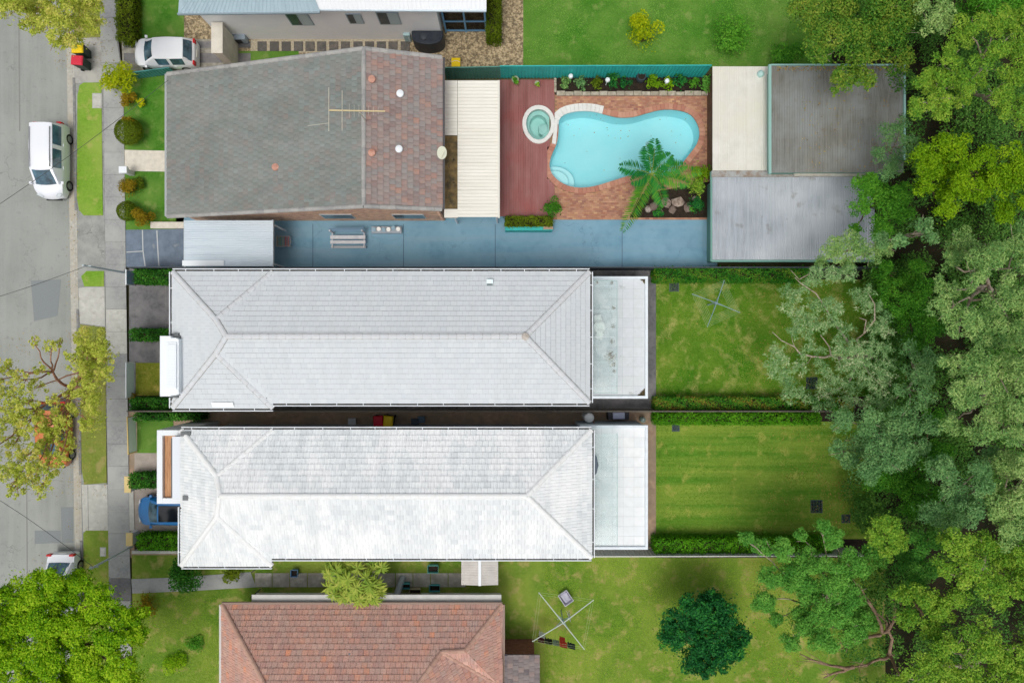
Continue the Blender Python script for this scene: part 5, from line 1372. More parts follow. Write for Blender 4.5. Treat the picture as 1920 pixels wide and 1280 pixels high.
    MB().box(f(.985), -hw * .5, .3, f(1.003), hw * .5, .42).build('grille', black_trim, t, world=False)
    MB().box(f(-.004), -hw * .28, zb * .6, f(.004), hw * .28, zb * .72).build('number_plate', mat('plate', S(226, 226, 214), rough=.5), t, world=False)
    if roof_mat: 
        MB().box(f(r1 + .04), -hw * .55, H + .012, f(r2 - .02), hw * .55, H + .028).build('sunroof', roof_mat, t, world=False, bevel=.01)
    return t
def paint(name, c): return mat(name, c, rough=.35, spec=.5, coat=.5)
car_white = paint('car_white', S(238, 242, 248))
car('white people carrier parked at the kerb facing down the street', 110, 308, R(-90), 4.5, 1.78, 1.62, car_white, 'van')
car('white hatchback parked in the driveway beside the bins', 320, 109, R(180), 3.75, 1.66, 1.45, paint('car_white_gloss', S(240, 243, 246)), 'hatch')
car('white sedan half hidden under the bright green street tree', 131, 1098, R(-90), 4.4, 1.74, 1.42, car_white, 'sedan')
car('blue hatchback with dark sunroof half under the white balcony', 332, 951, R(180), 4.1, 1.72, 1.5, paint('car_blue', S(28, 112, 176)), 'hatch', roof_mat=mat('sunroof_glass', S(18, 24, 34), rough=.08))
car('orange car hidden beneath the sparse yellow-green street tree', 116, 812, R(-90), 4.0, 1.7, 1.45, paint('car_orange', S(200, 112, 52)), 'hatch')

# ------------------------------------------------------------------ wheelie bins
def bin_(label, px, py, lid, z=1.05, rz=0.0, body=None, group='wheelie bins'):
    c = P(px, py, z); t = thing('wheelie_bin', (c.x, c.y, .09), label, 'bin', None, rz)
    b_ = body or mat('bin_green', S(40, 58, 48), rough=.5)
    m_ = MB(); lo, hi = .23, .28
    m_.add([(-lo, -lo, .04), (lo, -lo, .04), (lo, lo, .04), (-lo, lo, .04), (-hi, -.33, .96), (hi, -.33, .96), (hi, .33, .96), (-hi, .33, .96)], [(0, 3, 2, 1), (4, 5, 6, 7), (0, 1, 5, 4), (1, 2, 6, 5), (2, 3, 7, 6), (3, 0, 4, 7)])
    m_.build('body', b_, t, world=False, bevel=.03)
    m_ = MB(); m_.add([(-.3, -.36, .97), (.3, -.36, .97), (.3, .36, .97), (-.3, .36, .97), (-.24, -.3, 1.05), (.24, -.3, 1.05), (.24, .3, 1.07), (-.24, .3, 1.07)], [(0, 3, 2, 1), (4, 5, 6, 7), (0, 1, 5, 4), (1, 2, 6, 5), (2, 3, 7, 6), (3, 0, 4, 7)])
    m_.build('lid', lid, t, world=False, bevel=.03)
    MB().tube([(-.25, .38, .92), (.25, .38, .92)], .02).build('handle', b_, t, world=False)
    for s_ in (-1, 1):
        w = MB().lathe((0, 0, -.03), [(.02, 0), (.1, 0), (.1, .06), (.02, .06)], 14).build('wheel', tyre_m, t, world=False, smooth=True); w.location = (s_ * .24, .24, .1); w.rotation_euler = (0, R(90), 0)
    return t
yl, rl_ = mat('bin_yellow', S(240, 206, 20), rough=.4), mat('bin_red', S(214, 52, 72), rough=.4)
bin_('yellow-lidded wheelie bin at the kerb beside a red-lidded one', 145.5, 91, yl, rz=R(92))
bin_('red-lidded wheelie bin at the kerb below the yellow-lidded one', 145, 113.5, rl_, rz=R(86))
bin_('red-lidded wheelie bin in the passage between the two white roofs', 709, 790, mat('bin_crimson', S(190, 26, 50), rough=.4), rz=R(2))
bin_('yellow-lidded wheelie bin in the passage between the two white roofs', 728, 790, mat('bin_amber', S(222, 190, 20), rough=.4), rz=R(-4))
b_ = P(855, 118, .35); bt = thing('bucket', (b_.x, b_.y, .07), 'bright yellow square bucket on the pebbles by the green fence', 'bucket')
MB().add([(-.22, -.22, 0), (.22, -.22, 0), (.22, .22, 0), (-.22, .22, 0), (-.27, -.27, .38), (.27, -.27, .38), (.27, .27, .38), (-.27, .27, .38)], [(0, 3, 2, 1), (0, 1, 5, 4), (1, 2, 6, 5), (2, 3, 7, 6), (3, 0, 4, 7), (4, 5, 6, 7)]).build('tub', yl, bt, world=False, bevel=.03)
MB().tube([(-.25, 0, .38), (-.1, .05, .44), (.1, .05, .44), (.25, 0, .38)], .012).build('handle', white_paint, bt, world=False)

# ------------------------------------------------------------------ rotary clothes lines
galv = mat('galvanised_steel', S(150, 176, 190), rough=.45, metal=.3); line_m = mat('line_cord', S(178, 196, 150), rough=.6)
def hoist(label, c_px, tips, z, arm_r, lines, pale=galv):
    c = P(c_px[0], c_px[1], z - .15); t = thing('clothes_hoist', (c.x, c.y, .08), label, 'clothes line')
    MB().tube([(c.x, c.y, .08), (c.x, c.y, z - .5), (c.x, c.y, z + .02)], [.035, .03, .03]).build('post', galv, t)
    MB().lathe((c.x, c.y, z - .3), [(.07, 0), (.09, .1), (.08, .22), (.04, .26)], 12).build('hub', galv, t, smooth=True)
    MB().tube([(c.x - .05, c.y, 1.1), (c.x - .28, c.y - .1, 1.1), (c.x - .28, c.y - .1, 1.22)], .014).build('crank', galv, t)
    T = [P(x, y, z) for x, y in tips]; cc = Vector((c.x, c.y, z - .06))
    for p in T:
        MB().tube([cc, p], [arm_r, arm_r * .8], 6).build('arm', pale, t)
        MB().tube([Vector((c.x, c.y, z - .5)), cc.lerp(p, .3)], arm_r * .7, 6).build('brace', galv, t)
    for k in range(lines):
        f_ = 1 - k * .085
        pts = [cc.lerp(p, f_) for p in T]
        for i in range(4):
            a, b = pts[i], pts[(i + 1) % 4]; mid = a.lerp(b, .5) - Vector((0, 0, .02))
            MB().tube([a, mid, b], .005, 4).build('line', line_m, t)
    return t, T, cc
hoist('square rotary clothes hoist strung with lines on the middle back lawn', (1343, 568), [(1358, 525), (1387.5, 586), (1326, 613), (1297.5, 551)], 1.95, .022, 6)
h2, T2, c2 = hoist('cross-armed clothes hoist with washing near the terracotta roof', (1056, 1166), [(1113, 1124), (1096, 1217), (998, 1202), (1010, 1110)], 1.95, .032, 2, mat('pale_arm', S(196, 206, 196), rough=.4))
def cloth(label, x0, y0, x1, y1, m_, drop=.7):
    a, b = P(x0, y0, 1.9), P(x1, y1, 1.9); n_ = 8; mb = MB(); d = (b - a); s_ = Vector((-d.y, d.x, 0)).normalized()
    vs = []
    for sgn in (-1, 0, 1):
        for i in range(n_ + 1):
            q = a.lerp(b, i / n_) + s_ * (sgn * (.06 + .03 * math.sin(i * 1.9))); vs.append((q.x, q.y, 1.9 if sgn == 0 else 1.9 - drop * (.9 + .1 * math.sin(i * 2.3))))
    N = n_ + 1; mb.add(vs, [(r_ * N + i, r_ * N + i + 1, (r_ + 1) * N + i + 1, (r_ + 1) * N + i) for r_ in range(2) for i in range(n_)])
    o = mb.build('hanging_cloth', m_, smooth=True); return tag(o, label, 'laundry', 'washing on the cross-armed hoist')
for (x0, y0, x1, y1, c_, lb) in ((1009, 1203, 1021, 1206, S(96, 40, 52), 'maroon garment, leftmost on the cross-armed clothes hoist'), (1022, 1206, 1036, 1209, S(28, 28, 32), 'black garment hanging beside the maroon one on the hoist'), (1037, 1209, 1049, 1211, S(130, 150, 140), 'grey-green garment in the middle of the washing on the hoist'),
                             (1050, 1203, 1060, 1206, S(214, 70, 60), 'small red garment hanging among the washing on the hoist'), (1050, 1212, 1064, 1215, S(40, 96, 140), 'blue garment hanging low in the washing on the hoist'), (1065, 1214, 1079, 1218, S(30, 44, 60), 'navy garment, rightmost on the cross-armed clothes hoist'), (1066, 1152, 1070, 1166, S(226, 226, 222), 'white towel pegged near the centre of the hoist'), (1011, 1193, 1022, 1197, S(216, 214, 214), 'white garment at the left arm tip of the hoist')):
    cloth(lb, x0, y0, x1, y1, mat('cloth_%d' % x0, c_, rough=.9))
bk = P(1061, 1121, .4); bt = thing('laundry_basket', (bk.x, bk.y, .06), 'white laundry basket on the grass by the clothes hoist', 'basket')
MB().add([(-.25, -.32, 0), (.25, -.32, 0), (.25, .32, 0), (-.25, .32, 0), (-.3, -.38, .34), (.3, -.38, .34), (.3, .38, .34), (-.3, .38, .34)], [(0, 3, 2, 1), (0, 1, 5, 4), (1, 2, 6, 5), (2, 3, 7, 6), (3, 0, 4, 7)]).build('tub', mat('basket_white', S(228, 226, 236), rough=.5), bt, world=False)
MB().tube([(-.3, -.38, .34), (.3, -.38, .34), (.3, .38, .34), (-.3, .38, .34), (-.3, -.38, .34)], .025, 6).build('rim', MATS['basket_white'], bt, world=False)
MB().box(-.22, -.3, .05, .22, .3, .26).build('washing', mat('basket_cloth', S(206, 204, 220), var=S(170, 170, 190), vs_=6, rough=.9), bt, world=False, bevel=.06)
bt.rotation_euler = (0, 0, .6)

# ------------------------------------------------------------------ terrace furniture
pl_m = mat('white_plastic', S(250, 251, 247), rough=.4)
tc = P(1124, 613, ZT + .7)
tb_ = thing('patio_table', (tc.x, tc.y, ZT + .01), 'round white plastic table on the terrace below the glass canopy', 'table')
MB().lathe((0, 0, .66), [(.3, 0), (.325, .02), (.32, .04), (.05, .045)], 28).build('table_top', pl_m, tb_, world=False, smooth=True)
for k in range(4):
    a = k * R(90) + R(45); MB().tube([(.2 * math.cos(a), .2 * math.sin(a), .67), (.27 * math.cos(a), .27 * math.sin(a), 0)], [.025, .02]).build('leg', pl_m, tb_, world=False)
def chair(label, px, py, rz):
    c = P(px, py, ZT + .45); t = thing('plastic_chair', (c.x, c.y, ZT + .01), label, 'chair', None, rz)
    MB().box(-.2, -.2, .40, .2, .2, .44).build('seat', pl_m, t, world=False, bevel=.03)
    MB().add([(-.2, -.19, .44), (.2, -.19, .44), (.2, -.22, .44), (-.2, -.22, .44), (-.19, -.26, .82), (.19, -.26, .82), (.19, -.29, .82), (-.19, -.29, .82)], [(0, 3, 2, 1), (4, 5, 6, 7), (0, 1, 5, 4), (1, 2, 6, 5), (2, 3, 7, 6), (3, 0, 4, 7)]).build('backrest', pl_m, t, world=False)
    for sx in (-1, 1):
        for sy in (-1, 1): MB().tube([(sx * .17, sy * .17, .4), (sx * .2, sy * .2, 0)], .02).build('leg', pl_m, t, world=False)
chair('white plastic chair above the round terrace table', 1121, 597, R(10)); chair('white plastic chair below the round terrace table', 1124, 629, R(160))
pt = P(1147.5, 684, ZT + .3); o = MB().lathe((pt.x, pt.y, ZT + .01), [(.06, 0), (.09, .2), (.1, .22), (.08, .22), (.07, .1)], 16).build('plant_pot', pl_m, smooth=True); tag(o, 'tiny white pot on the terrace beside the leaf dirt', 'pot')

# ------------------------------------------------------------------ drain grates in the lawns
def grate(label, x, y, w, h, z=.095, m_=None):
    c = P(x, y, z); sx, sy = w * .5 * CAM_H / FPX, h * .5 * CAM_H / FPX
    t = thing('drain_grate', (c.x, c.y, .075), label, 'drain grate'); mm = m_ or mat('grate_steel', S(92, 104, 106), rough=.5, metal=.3)
    MB().box(c.x - sx, c.y - sy, .07, c.x + sx, c.y + sy, .088).build('pit', mat('pit_black', S(24, 26, 26), rough=.9), t)
    for (a, b, c2_, d) in ((-sx, -sy, sx, -sy + .03), (-sx, sy - .03, sx, sy), (-sx, -sy + .03, -sx + .03, sy - .03), (sx - .03, -sy + .03, sx, sy - .03)): MB().box(c.x + a, c.y + b, .08, c.x + c2_, c.y + d, z + .012).build('frame', mm, t)
    n_ = 7
    for k in range(n_):
        x_ = c.x - sx + .03 + (2 * sx - .06) * (k + .5) / n_; MB().box(x_ - .012, c.y - sy + .03, .089, x_ + .012, c.y + sy - .03, z + .008).build('bar', mm, t)
grate('square grey drain grate at the top left of the middle back lawn', 1264, 538, 18, 17)
grate('dark drain grate under the gum tree on the middle back lawn', 1522, 718, 21, 22, m_=mat('grate_dark', S(70, 84, 96), rough=.5, metal=.3))
grate('small blue-grey drain grate at the top left of the neighbour lawn', 1267, 802, 14, 13, m_=MATS['grate_dark'])
grate('large dark drain grate at the right of the neighbour lawn', 1531, 949, 22, 24, m_=MATS['grate_dark'])
grate('small dark drain grate nearest the trees on the neighbour lawn', 1586, 972, 16, 16, m_=MATS['grate_dark'])
for lb, x, y, w, h in (('pale concrete service pit lid in the upper grass strip', 182, 189, 18, 28), ('white service pit lid in the lower grass strip by the pole', 193, 1034, 11, 17)):
    c = P(x, y, .12); t = thing('pit_lid', (c.x, c.y, .1), lb, 'pit lid'); sx, sy = w / 62, h / 62
    MB().box(c.x - sx, c.y - sy, .1, c.x + sx, c.y + sy, .122).build('surround', mat('lid_concrete', S(190, 190, 186), var=S(172, 172, 168), vs_=6, rough=.9), t)
    MB().box(c.x - sx + .06, c.y - sy + .06, .1, c.x + sx - .06, c.y + sy - .06, .13).build('lid', conc_m, t, bevel=.01)
t_ = P(250, 17, .15); o = thing('pit_lid', (t_.x, t_.y, .075), 'small blue-grey meter lid on the top front lawn', 'pit lid'); MB().box(-.2, -.26, 0, .2, .26, .05).build('surround', mat('meter_lid', S(116, 132, 148), rough=.7), o, world=False, bevel=.02); MB().box(-.15, -.2, .04, .15, .2, .06).build('lid', MATS['meter_lid'], o, world=False)

# ------------------------------------------------------------------ things on the blue driveway
wood_w = mat('white_timber', S(222, 222, 224), var=S(200, 200, 204), vs_=3, rough=.6); grey_w = mat('grey_timber', S(176, 180, 184), rough=.7)
bc = P(653, 448, .4); t = thing('garden_bench', (bc.x, bc.y, .075), 'white slatted garden bench set against the brick wall', 'bench')
W2 = 1.05
for y0_, y1_, z_, mm in ((-.02, .2, .45, wood_w), (-.3, -.1, .44, wood_w), (-.55, -.4, .3, grey_w)): MB().box(-W2, y0_, z_ - .04, W2, y1_, z_).build('slat', mm, t, world=False, bevel=.01)
for k in range(3): MB().box(-W2, .42 + k * .05, .5 + k * .16, W2, .46 + k * .05, .62 + k * .16).build('back_slat', mat('slat_blue', S(130, 160, 186), rough=.6), t, world=False)
for s_ in (-1, 1):
    for y_ in (-.48, .4): MB().box(s_ * .95 - .04, y_ - .04, 0, s_ * .95 + .04, y_ + .04, .41 if y_ < 0 else .95).build('leg', wood_w, t, world=False)
    MB().box(s_ * .95 - .03, -.44, .32, s_ * .95 + .03, .36, .37).build('rail', wood_w, t, world=False)
bc = P(725, 431, .3); t = thing('planter_box', (bc.x, bc.y, .075), 'low pale planter box of white pots by the brick wall', 'planter')
MB().box(-.9, -.2, 0, .9, .2, .28).build('box', mat('planter_grey', S(170, 178, 186), rough=.7), t, world=False, bevel=.02)
for k in range(6): MB().lathe((-.72 + k * .29, random.uniform(-.05, .08), .26), [(.09, 0), (.12, .18), (.13, .2), (.09, .19)], 12).build('pot', pl_m if k % 2 else mat('pot_blue', S(150, 180, 196), rough=.5), t, world=False, smooth=True)
bc = P(532, 453, .4); t = thing('garden_chair', (bc.x, bc.y, .075), 'pale metal chair at the dark end of the blue driveway', 'chair')
MB().tube([(-.4, -.3, .42), (.4, -.3, .42), (.45, 0, .42), (.4, .3, .42), (-.4, .3, .42), (-.4, -.3, .42)], .03, 6).build('frame', grey_w, t, world=False)
for k in range(5): MB().box(-.38 + k * .16, -.29, .41, -.28 + k * .16, .29, .435).build('seat_slat', mat('slat_multi', S(150, 160, 156), palette=[S(170, 120, 124), S(120, 160, 140), S(170, 176, 178)], rough=.6), t, world=False)
for sx in (-.36, .38):
    for sy in (-.27, .27): MB().tube([(sx, sy, .42), (sx, sy, 0)], .02, 6).build('leg', grey_w, t, world=False)
# pipework and tanks in the lower passage
wt = P(1105, 783, 1.5); t = thing('hot_water_tank', (wt.x, wt.y, .06), 'round white domed hot water tank in the passage between the white houses', 'water heater')
MB().lathe((0, 0, 0), [(.3, 0), (.3, 1.3), (.27, 1.42), (.15, 1.5), (.03, 1.52)], 22).build('tank', mat('tank_white', S(232, 234, 234), rough=.4), t, world=False, smooth=True)
MB().tube([(.2, -.2, 1.35), (.3, -.3, 1.35), (.3, -.3, 0)], .018, 6).build('pipe', mat('copper_pipe', S(170, 110, 80), rough=.4, metal=.6), t, world=False)
bq = P(1160, 779, .9); t = thing('barbecue', (bq.x, bq.y, .06), 'dark barbecue with a pale blue-grey lid in the lower passage', 'barbecue')
MB().box(-.62, -.26, .1, .62, .26, .8).build('cabinet', mat('bbq_dark', S(46, 50, 62), rough=.5), t, world=False, bevel=.02)
MB().box(-.36, -.2, .8, .36, .2, .92).build('lid', mat('bbq_lid', S(176, 184, 212), rough=.35), t, world=False, bevel=.05)
for s_ in (-.5, .5): MB().box(s_ - .05, -.2, 0, s_ + .05, .2, .11).build('foot', black_trim, t, world=False)
bq = P(1206, 787, .5); t = thing('gas_bottle', (bq.x, bq.y, .06), 'pale green gas bottle beside the barbecue in the passage', 'gas bottle')
MB().lathe((0, 0, 0), [(.15, 0), (.17, .05), (.17, .4), (.12, .48), (.05, .5), (.05, .56)], 16).build('bottle', mat('gas_green', S(176, 200, 190), rough=.4), t, world=False, smooth=True)
MB().lathe((0, 0, .48), [(.1, 0), (.1, .1), (.09, .1), (.09, .0)], 12).build('collar', grey_w, t, world=False)
for lb, x, y, c_ in (('dark crate in the passage right of the yellow-lidded bin', 778, 790, S(66, 78, 88)), ('blue-grey tub at the end of the bins in the passage', 790, 786, S(84, 106, 122)), ('pale lumpy sack in the passage left of the red-lidded bin', 660, 790, S(190, 196, 200))):
    c = P(x, y, .4); t = thing('storage_tub', (c.x, c.y, .06), lb, 'tub'); mm = mat('tub_%d' % x, c_, rough=.6)
    MB().add([(-.18, -.15, 0), (.18, -.15, 0), (.18, .15, 0), (-.18, .15, 0), (-.22, -.19, .36), (.22, -.19, .36), (.22, .19, .36), (-.22, .19, .36)], [(0, 3, 2, 1), (4, 5, 6, 7), (0, 1, 5, 4), (1, 2, 6, 5), (2, 3, 7, 6), (3, 0, 4, 7)]).build('tub', mm, t, world=False, bevel=.03)
    MB().box(-.23, -.2, .36, .23, .2, .39).build('lid', mm, t, world=False, bevel=.01)
# clutter between the lower houses
for lb, x, y, w, h, z, c_ in (('small blue plastic crate on the pavers under the white eave', 552, 1074, 13, 13, .4, S(110, 150, 190)), ('teal garden trolley left of the small pale shed', 812, 1066, 20, 14, .5, S(96, 176, 166)), ('teal barrow tray by the terracotta house verandah', 757, 1098, 24, 9, .5, S(70, 150, 160)), ('turquoise tray beside the teal barrow', 815, 1102, 20, 12, .4, S(84, 170, 176)), ('pale stone trough on the pavers near the teal trays', 778, 1108, 22, 9, .45, S(170, 160, 132))):
    c = P(x, y, z); sx, sy = w / 64, h / 64; t = thing('garden_tub', (c.x, c.y, .085), lb, 'tub'); mm = mat('gt_%d' % x, c_, rough=.6)
    MB().add([(-sx * .8, -sy * .8, 0), (sx * .8, -sy * .8, 0), (sx * .8, sy * .8, 0), (-sx * .8, sy * .8, 0), (-sx, -sy, z), (sx, -sy, z), (sx, sy, z), (-sx, sy, z)], [(0, 3, 2, 1), (0, 1, 5, 4), (1, 2, 6, 5), (2, 3, 7, 6), (3, 0, 4, 7)]).build('tub', mm, t, world=False)
    MB().box(-sx * .85, -sy * .85, .05, sx * .85, sy * .85, z * .6).build('contents', soil_m, t, world=False)
    MB().tube([(-sx, -sy, z), (sx, -sy, z), (sx, sy, z), (-sx, sy, z), (-sx, -sy, z)], .02, 5).build('rim', mm, t, world=False)
pc = P(744, 1116, 1.0); t = thing('vent_pipe', (pc.x, pc.y, .08), 'thick grey pipe leaning over the verandah edge', 'pipe')
MB().tube([(.2, .75, .0), (0, 0, 1.0), (0, -.1, 1.1)], .2, 14).build('pipe', mat('pipe_grey', S(150, 158, 164), rough=.4, metal=.2), t, world=False, smooth=True)
MB().lathe((0, -.1, 1.05), [(.22, 0), (.22, .06), (.1, .08)], 14).build('cap', mat('pipe_cap', S(206, 214, 218), rough=.4), t, world=False, smooth=True)

# ------------------------------------------------------------------ fences and boundary walls
teal = mat('teal_fence', S(58, 188, 181), var=S(51, 171, 166), vs_=1.5, rough=.5); teal_d = mat('dull_green_fence', S(93, 148, 133), var=S(81, 133, 121), vs_=2, rough=.6)
fence('metal_fence', 'teal metal fence between the pool and the top back lawn', (938, 124), (1334, 122.5), 1.85, teal)
fence('metal_fence', 'dull green metal fence above the white patio cover', (833, 127), (937, 125), 1.8, teal_d)
fence('metal_fence', 'low teal metal fence beside the white hatchback', (246, 136), (316, 127), 1.0, mat('teal_low', S(82, 150, 146), var=S(70, 134, 130), vs_=2, rough=.5))
charc = mat('charcoal_fence', S(74, 82, 88), var=S(64, 72, 78), vs_=1.5, rough=.5)
fence('metal_fence', 'charcoal metal fence between the blue driveway and the middle white roof', (238, 501), (1676, 501), 1.8, charc)
fence('metal_fence', 'charcoal metal fence between the two white-roofed houses', (238, 771), (1560, 771), 1.8, mat('slate_fence', S(110, 104, 96), var=S(96, 90, 84), vs_=1.5, rough=.6))
fence('metal_fence', 'pale grey fence below the neighbour lawn and white terrace', (1110, 1043), (1620, 1042), 1.7, mat('pale_fence', S(190, 192, 186), rough=.6), mat('pale_post', S(206, 206, 198), rough=.6))
gl_f = mat('blue_grey_panel', S(159, 188, 210), var=S(147, 176, 198), vs_=2, rough=.5)
fence('front_fence', 'blue-grey front fence panel beside the middle house hedge', (236, 506), (236, 533), 1.0, gl_f, white_paint, panel=.8, ribbed=False)
fence('front_fence', 'pale blue front fence panel along the small dry front lawn', (236, 680), (236, 745), 1.0, mat('pale_blue_panel', S(222, 242, 250), rough=.5), white_paint, ribbed=False)
fence('front_fence', 'pale white-blue front fence panel of the mirrored neighbour', (238, 782), (240, 851), 1.05, mat('ice_panel', S(238, 246, 250), rough=.5), mat('cream_post', S(222, 196, 128), rough=.6), ribbed=False)
for lb, x, y0, y1, y_ in (('cream front gate pier above the blue hatchback', 238, 894, 922, 0), ('cream front gate pier below the blue hatchback', 241, 1000, 1022, 0)):
    c0, c1 = P(x - 4, y1, .9), P(x + 6, y0, .9); t = thing('gate_pier', ((c0.x + c1.x) / 2, (c0.y + c1.y) / 2, .08), lb, 'gate pier')
    MB().box(c0.x, c0.y, .08, c1.x, c1.y, .82).build('pier', white_render, t); MB().box(c0.x - .04, c0.y - .04, .82, c1.x + .04, c1.y + .04, .9).build('coping', mat('cream_coping', S(226, 202, 140), rough=.7), t, bevel=.01)
lw = thing('garden_wall', P(300, 1036, .06), 'low pale kerb wall between the hedge and the lower front lawn', 'wall')
MB().pbox(248, 1033, 345, 1037, .05, .5).build('wall', conc_m, lw); MB().pbox(247, 1032.3, 346, 1037.7, .5, .55).build('coping', conc_m, lw)
lw = thing('garden_wall', P(300, 424, .06), 'low cream wall piece below the topiary balls', 'wall')
MB().pbox(283, 417, 345, 427, .05, .4).build('wall', MATS['cream_concrete'], lw); MB().pbox(282, 416, 346, 428, .4, .45).build('coping', MATS['cream_concrete'], lw)
pl2 = thing('planter_wall', P(990, 425, .06), 'teal edged planter holding a clipped hedge by the red deck', 'planter')
MB().pbox(947, 425, 1036, 432, .06, .8).build('front_board', teal, pl2); MB().pbox(947, 405, 1036, 424.7, .06, .62).build('soil', soil_m, pl2); MB().pbox(1019, 424.5, 1037, 430, .8, .86).build('cap', mat('planter_cap', S(176, 150, 130), rough=.8), pl2)

# ------------------------------------------------------------------ private power poles and overhead cables
def pole(label, base, top, z, cab):
    a = P(base[0], base[1], .1); b_ = P(top[0], top[1], z); b_.x = a.x * .7 + b_.x * .3 if False else a.x; b_.y = a.y
    t = thing('service_pole', a, label, 'pole')
    MB().tube([a, Vector((a.x, a.y, z))], [.065, .055], 10).build('pole', mat('pole_steel', S(196, 208, 210), rough=.4, metal=.2), t)
    MB().lathe((a.x, a.y, z - .02), [(.07, 0), (.07, .06), (.02, .1)], 10).build('cap', MATS['pole_steel'], t)
    MB().beam(Vector((a.x - .25, a.y, z - .3)), Vector((a.x + .25, a.y, z - .3)), .05, .05).build('cross_arm', MATS['pole_steel'], t)
    return Vector((a.x, a.y, z - .25))
e1 = pole('slim steel service pole at the front boundary by the upper hedge', (233, 511), (165, 503), 3.9, None)
e2 = pole('slim steel service pole at the lower front boundary', (249, 1023), (172, 1057), 4.1, None)
wire = mat('cable_black', S(70, 72, 74), rough=.6)
def cable(label, a, b_, sag=.4):
    pts = [Vector(a).lerp(Vector(b_), k / 16) - Vector((0, 0, sag * math.sin(math.pi * k / 16))) for k in range(17)]
    return tag(MB().tube(pts, .013, 5).build('overhead_cable', wire), label, 'cable')
cable('overhead cable crossing the road to the upper service pole', e1, P(-120, 590, 6.5)); cable('overhead cable crossing the road to the lower service pole', e2, P(-150, 850, 6.5))
cable('overhead cable crossing above the white people carrier to the gabled house', P(316, 150, 3.0), P(-150, 480, 6.5))
o = thing('letterbox', P(248, 326, .08), 'white letterbox on the small garden bed by the cream path', 'letterbox'); MB().box(-.15, -.12, .0, .15, .12, .75).build('stand', white_render, o, world=False); MB().box(-.24, -.2, .75, .24, .2, 1.0).build('box', white_paint, o, world=False, bevel=.03)
# ------------------------------------------------------------------ foliage colours
L_hedge = leaf_mat('hedge_leaf', [S(14, 52, 16), S(38, 92, 26), S(62, 124, 38), S(104, 154, 60)], .2)
L_hedge_l = leaf_mat('hedge_leaf_light', [S(48, 100, 14), S(76, 138, 22), S(110, 166, 34)], .25)
L_mixed = leaf_mat('lilly_pilly_leaf', [S(22, 84, 22), S(52, 118, 32), S(94, 134, 44), S(146, 116, 56)], .2)
L_olive = leaf_mat('olive_leaf', [S(60, 78, 12), S(92, 112, 22), S(122, 138, 34)], .25)
L_brownolive = leaf_mat('brown_olive_leaf', [S(96, 90, 12), S(136, 118, 22), S(160, 136, 40)], .25)
L_yellow = leaf_mat('yellow_leaf', [S(114, 143, 11), S(168, 179, 19), S(204, 198, 28)], .35)
L_bright = leaf_mat('bright_leaf', [S(66, 116, 9), S(110, 158, 17), S(151, 185, 32), S(174, 195, 57)], .35)
L_green = leaf_mat('mid_green_leaf', [S(42, 98, 28), S(80, 142, 42), S(117, 171, 61)], .3)
L_dark = leaf_mat('dark_green_leaf', [S(14, 66, 36), S(28, 96, 48), S(52, 124, 52), S(96, 160, 40)], .2)
L_gum = leaf_mat('gum_leaf', [S(60, 98, 54), S(98, 139, 91), S(139, 170, 122), S(197, 213, 176)], .2)
L_gumfar = leaf_mat('gum_leaf_far', [S(67, 111, 62), S(107, 149, 90), S(143, 175, 109), S(168, 187, 128)], 0.3)
L_blue = leaf_mat('blue_green_leaf', [S(67, 113, 71), S(107, 151, 100), S(145, 179, 124)], 0.3)
L_lime = leaf_mat('lime_leaf', [S(70, 116, 14), S(112, 152, 20), S(148, 178, 32)], 0.35)
L_yg = leaf_mat('yellow_green_leaf', [S(67, 119, 40), S(103, 150, 53), S(140, 173, 63), S(163, 182, 82)], 0.35)
L_khaki = leaf_mat('khaki_leaf', [S(43, 97, 34), S(76, 122, 43), S(116, 145, 53), S(150, 156, 70)], 0.3)
L_street = leaf_mat('street_tree_leaf', [S(132, 152, 48), S(168, 180, 76), S(196, 198, 108), S(202, 184, 120)], 0.4)
L_sea = leaf_mat('sea_green_leaf', [S(58, 120, 48), S(95, 155, 67), S(128, 178, 83)], 0.3)
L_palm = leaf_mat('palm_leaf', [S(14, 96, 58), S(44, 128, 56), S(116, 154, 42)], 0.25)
L_grass = leaf_mat('grass_blade', [S(66, 110, 24), S(94, 134, 36), S(136, 152, 66)], .3, .8)
L_gold = leaf_mat('golden_frond', [S(89, 126, 42), S(136, 158, 61), S(173, 177, 89)], .3)

# ------------------------------------------------------------------ hedges
hedge('hedge', 'thick glossy green hedge above the dark front driveway', 251, 506, 322, 529, 1.5, L_hedge, dens=1.0)
hedge('hedge', 'narrow green hedge between front driveway and entry path', 242, 618, 321, 637, 1.1, L_hedge, dens=1.0)
hedge('hedge', 'glossy green hedge below the small dry front lawn', 243, 749, 321, 769, 1.2, L_hedge, dens=1.0)
hedge('hedge', 'leafy green hedge along the top of the middle back lawn', 1231, 502, 1520, 525, 1.5, L_mixed, dens=.9, tints=(.0, .6))
hedge('hedge', 'green hedge with bronze tips along the bottom of the middle back lawn', 1231, 747, 1600, 770, 1.2, L_mixed, dens=.9, tints=(.25, .95))
hedge('hedge', 'bright green hedge along the top of the neighbour back lawn', 1230, 776, 1540, 795, 1.2, L_hedge_l, dens=.8)
hedge('hedge', 'bright green hedge along the bottom of the neighbour back lawn', 1230, 1013, 1560, 1037, 1.3, L_hedge_l, dens=.8)
hedge('hedge', 'dark green clipped hedge above the blue hatchback', 242, 890, 294, 914, 1.0, L_hedge, dens=.9)
hedge('hedge', 'bright green hedge below the blue hatchback', 255, 1005, 339, 1030, 1.1, L_hedge_l, dens=.9)
hedge('hedge', 'tall olive-green hedge strip on the top front boundary', 217, -60, 245, 72, 1.2, L_olive, dens=.8)
hedge('hedge', 'green hedge strip beside the blue-framed sunroom', 913, -60, 937, 64, 1.6, L_olive, dens=.8, tints=(.0, .5))
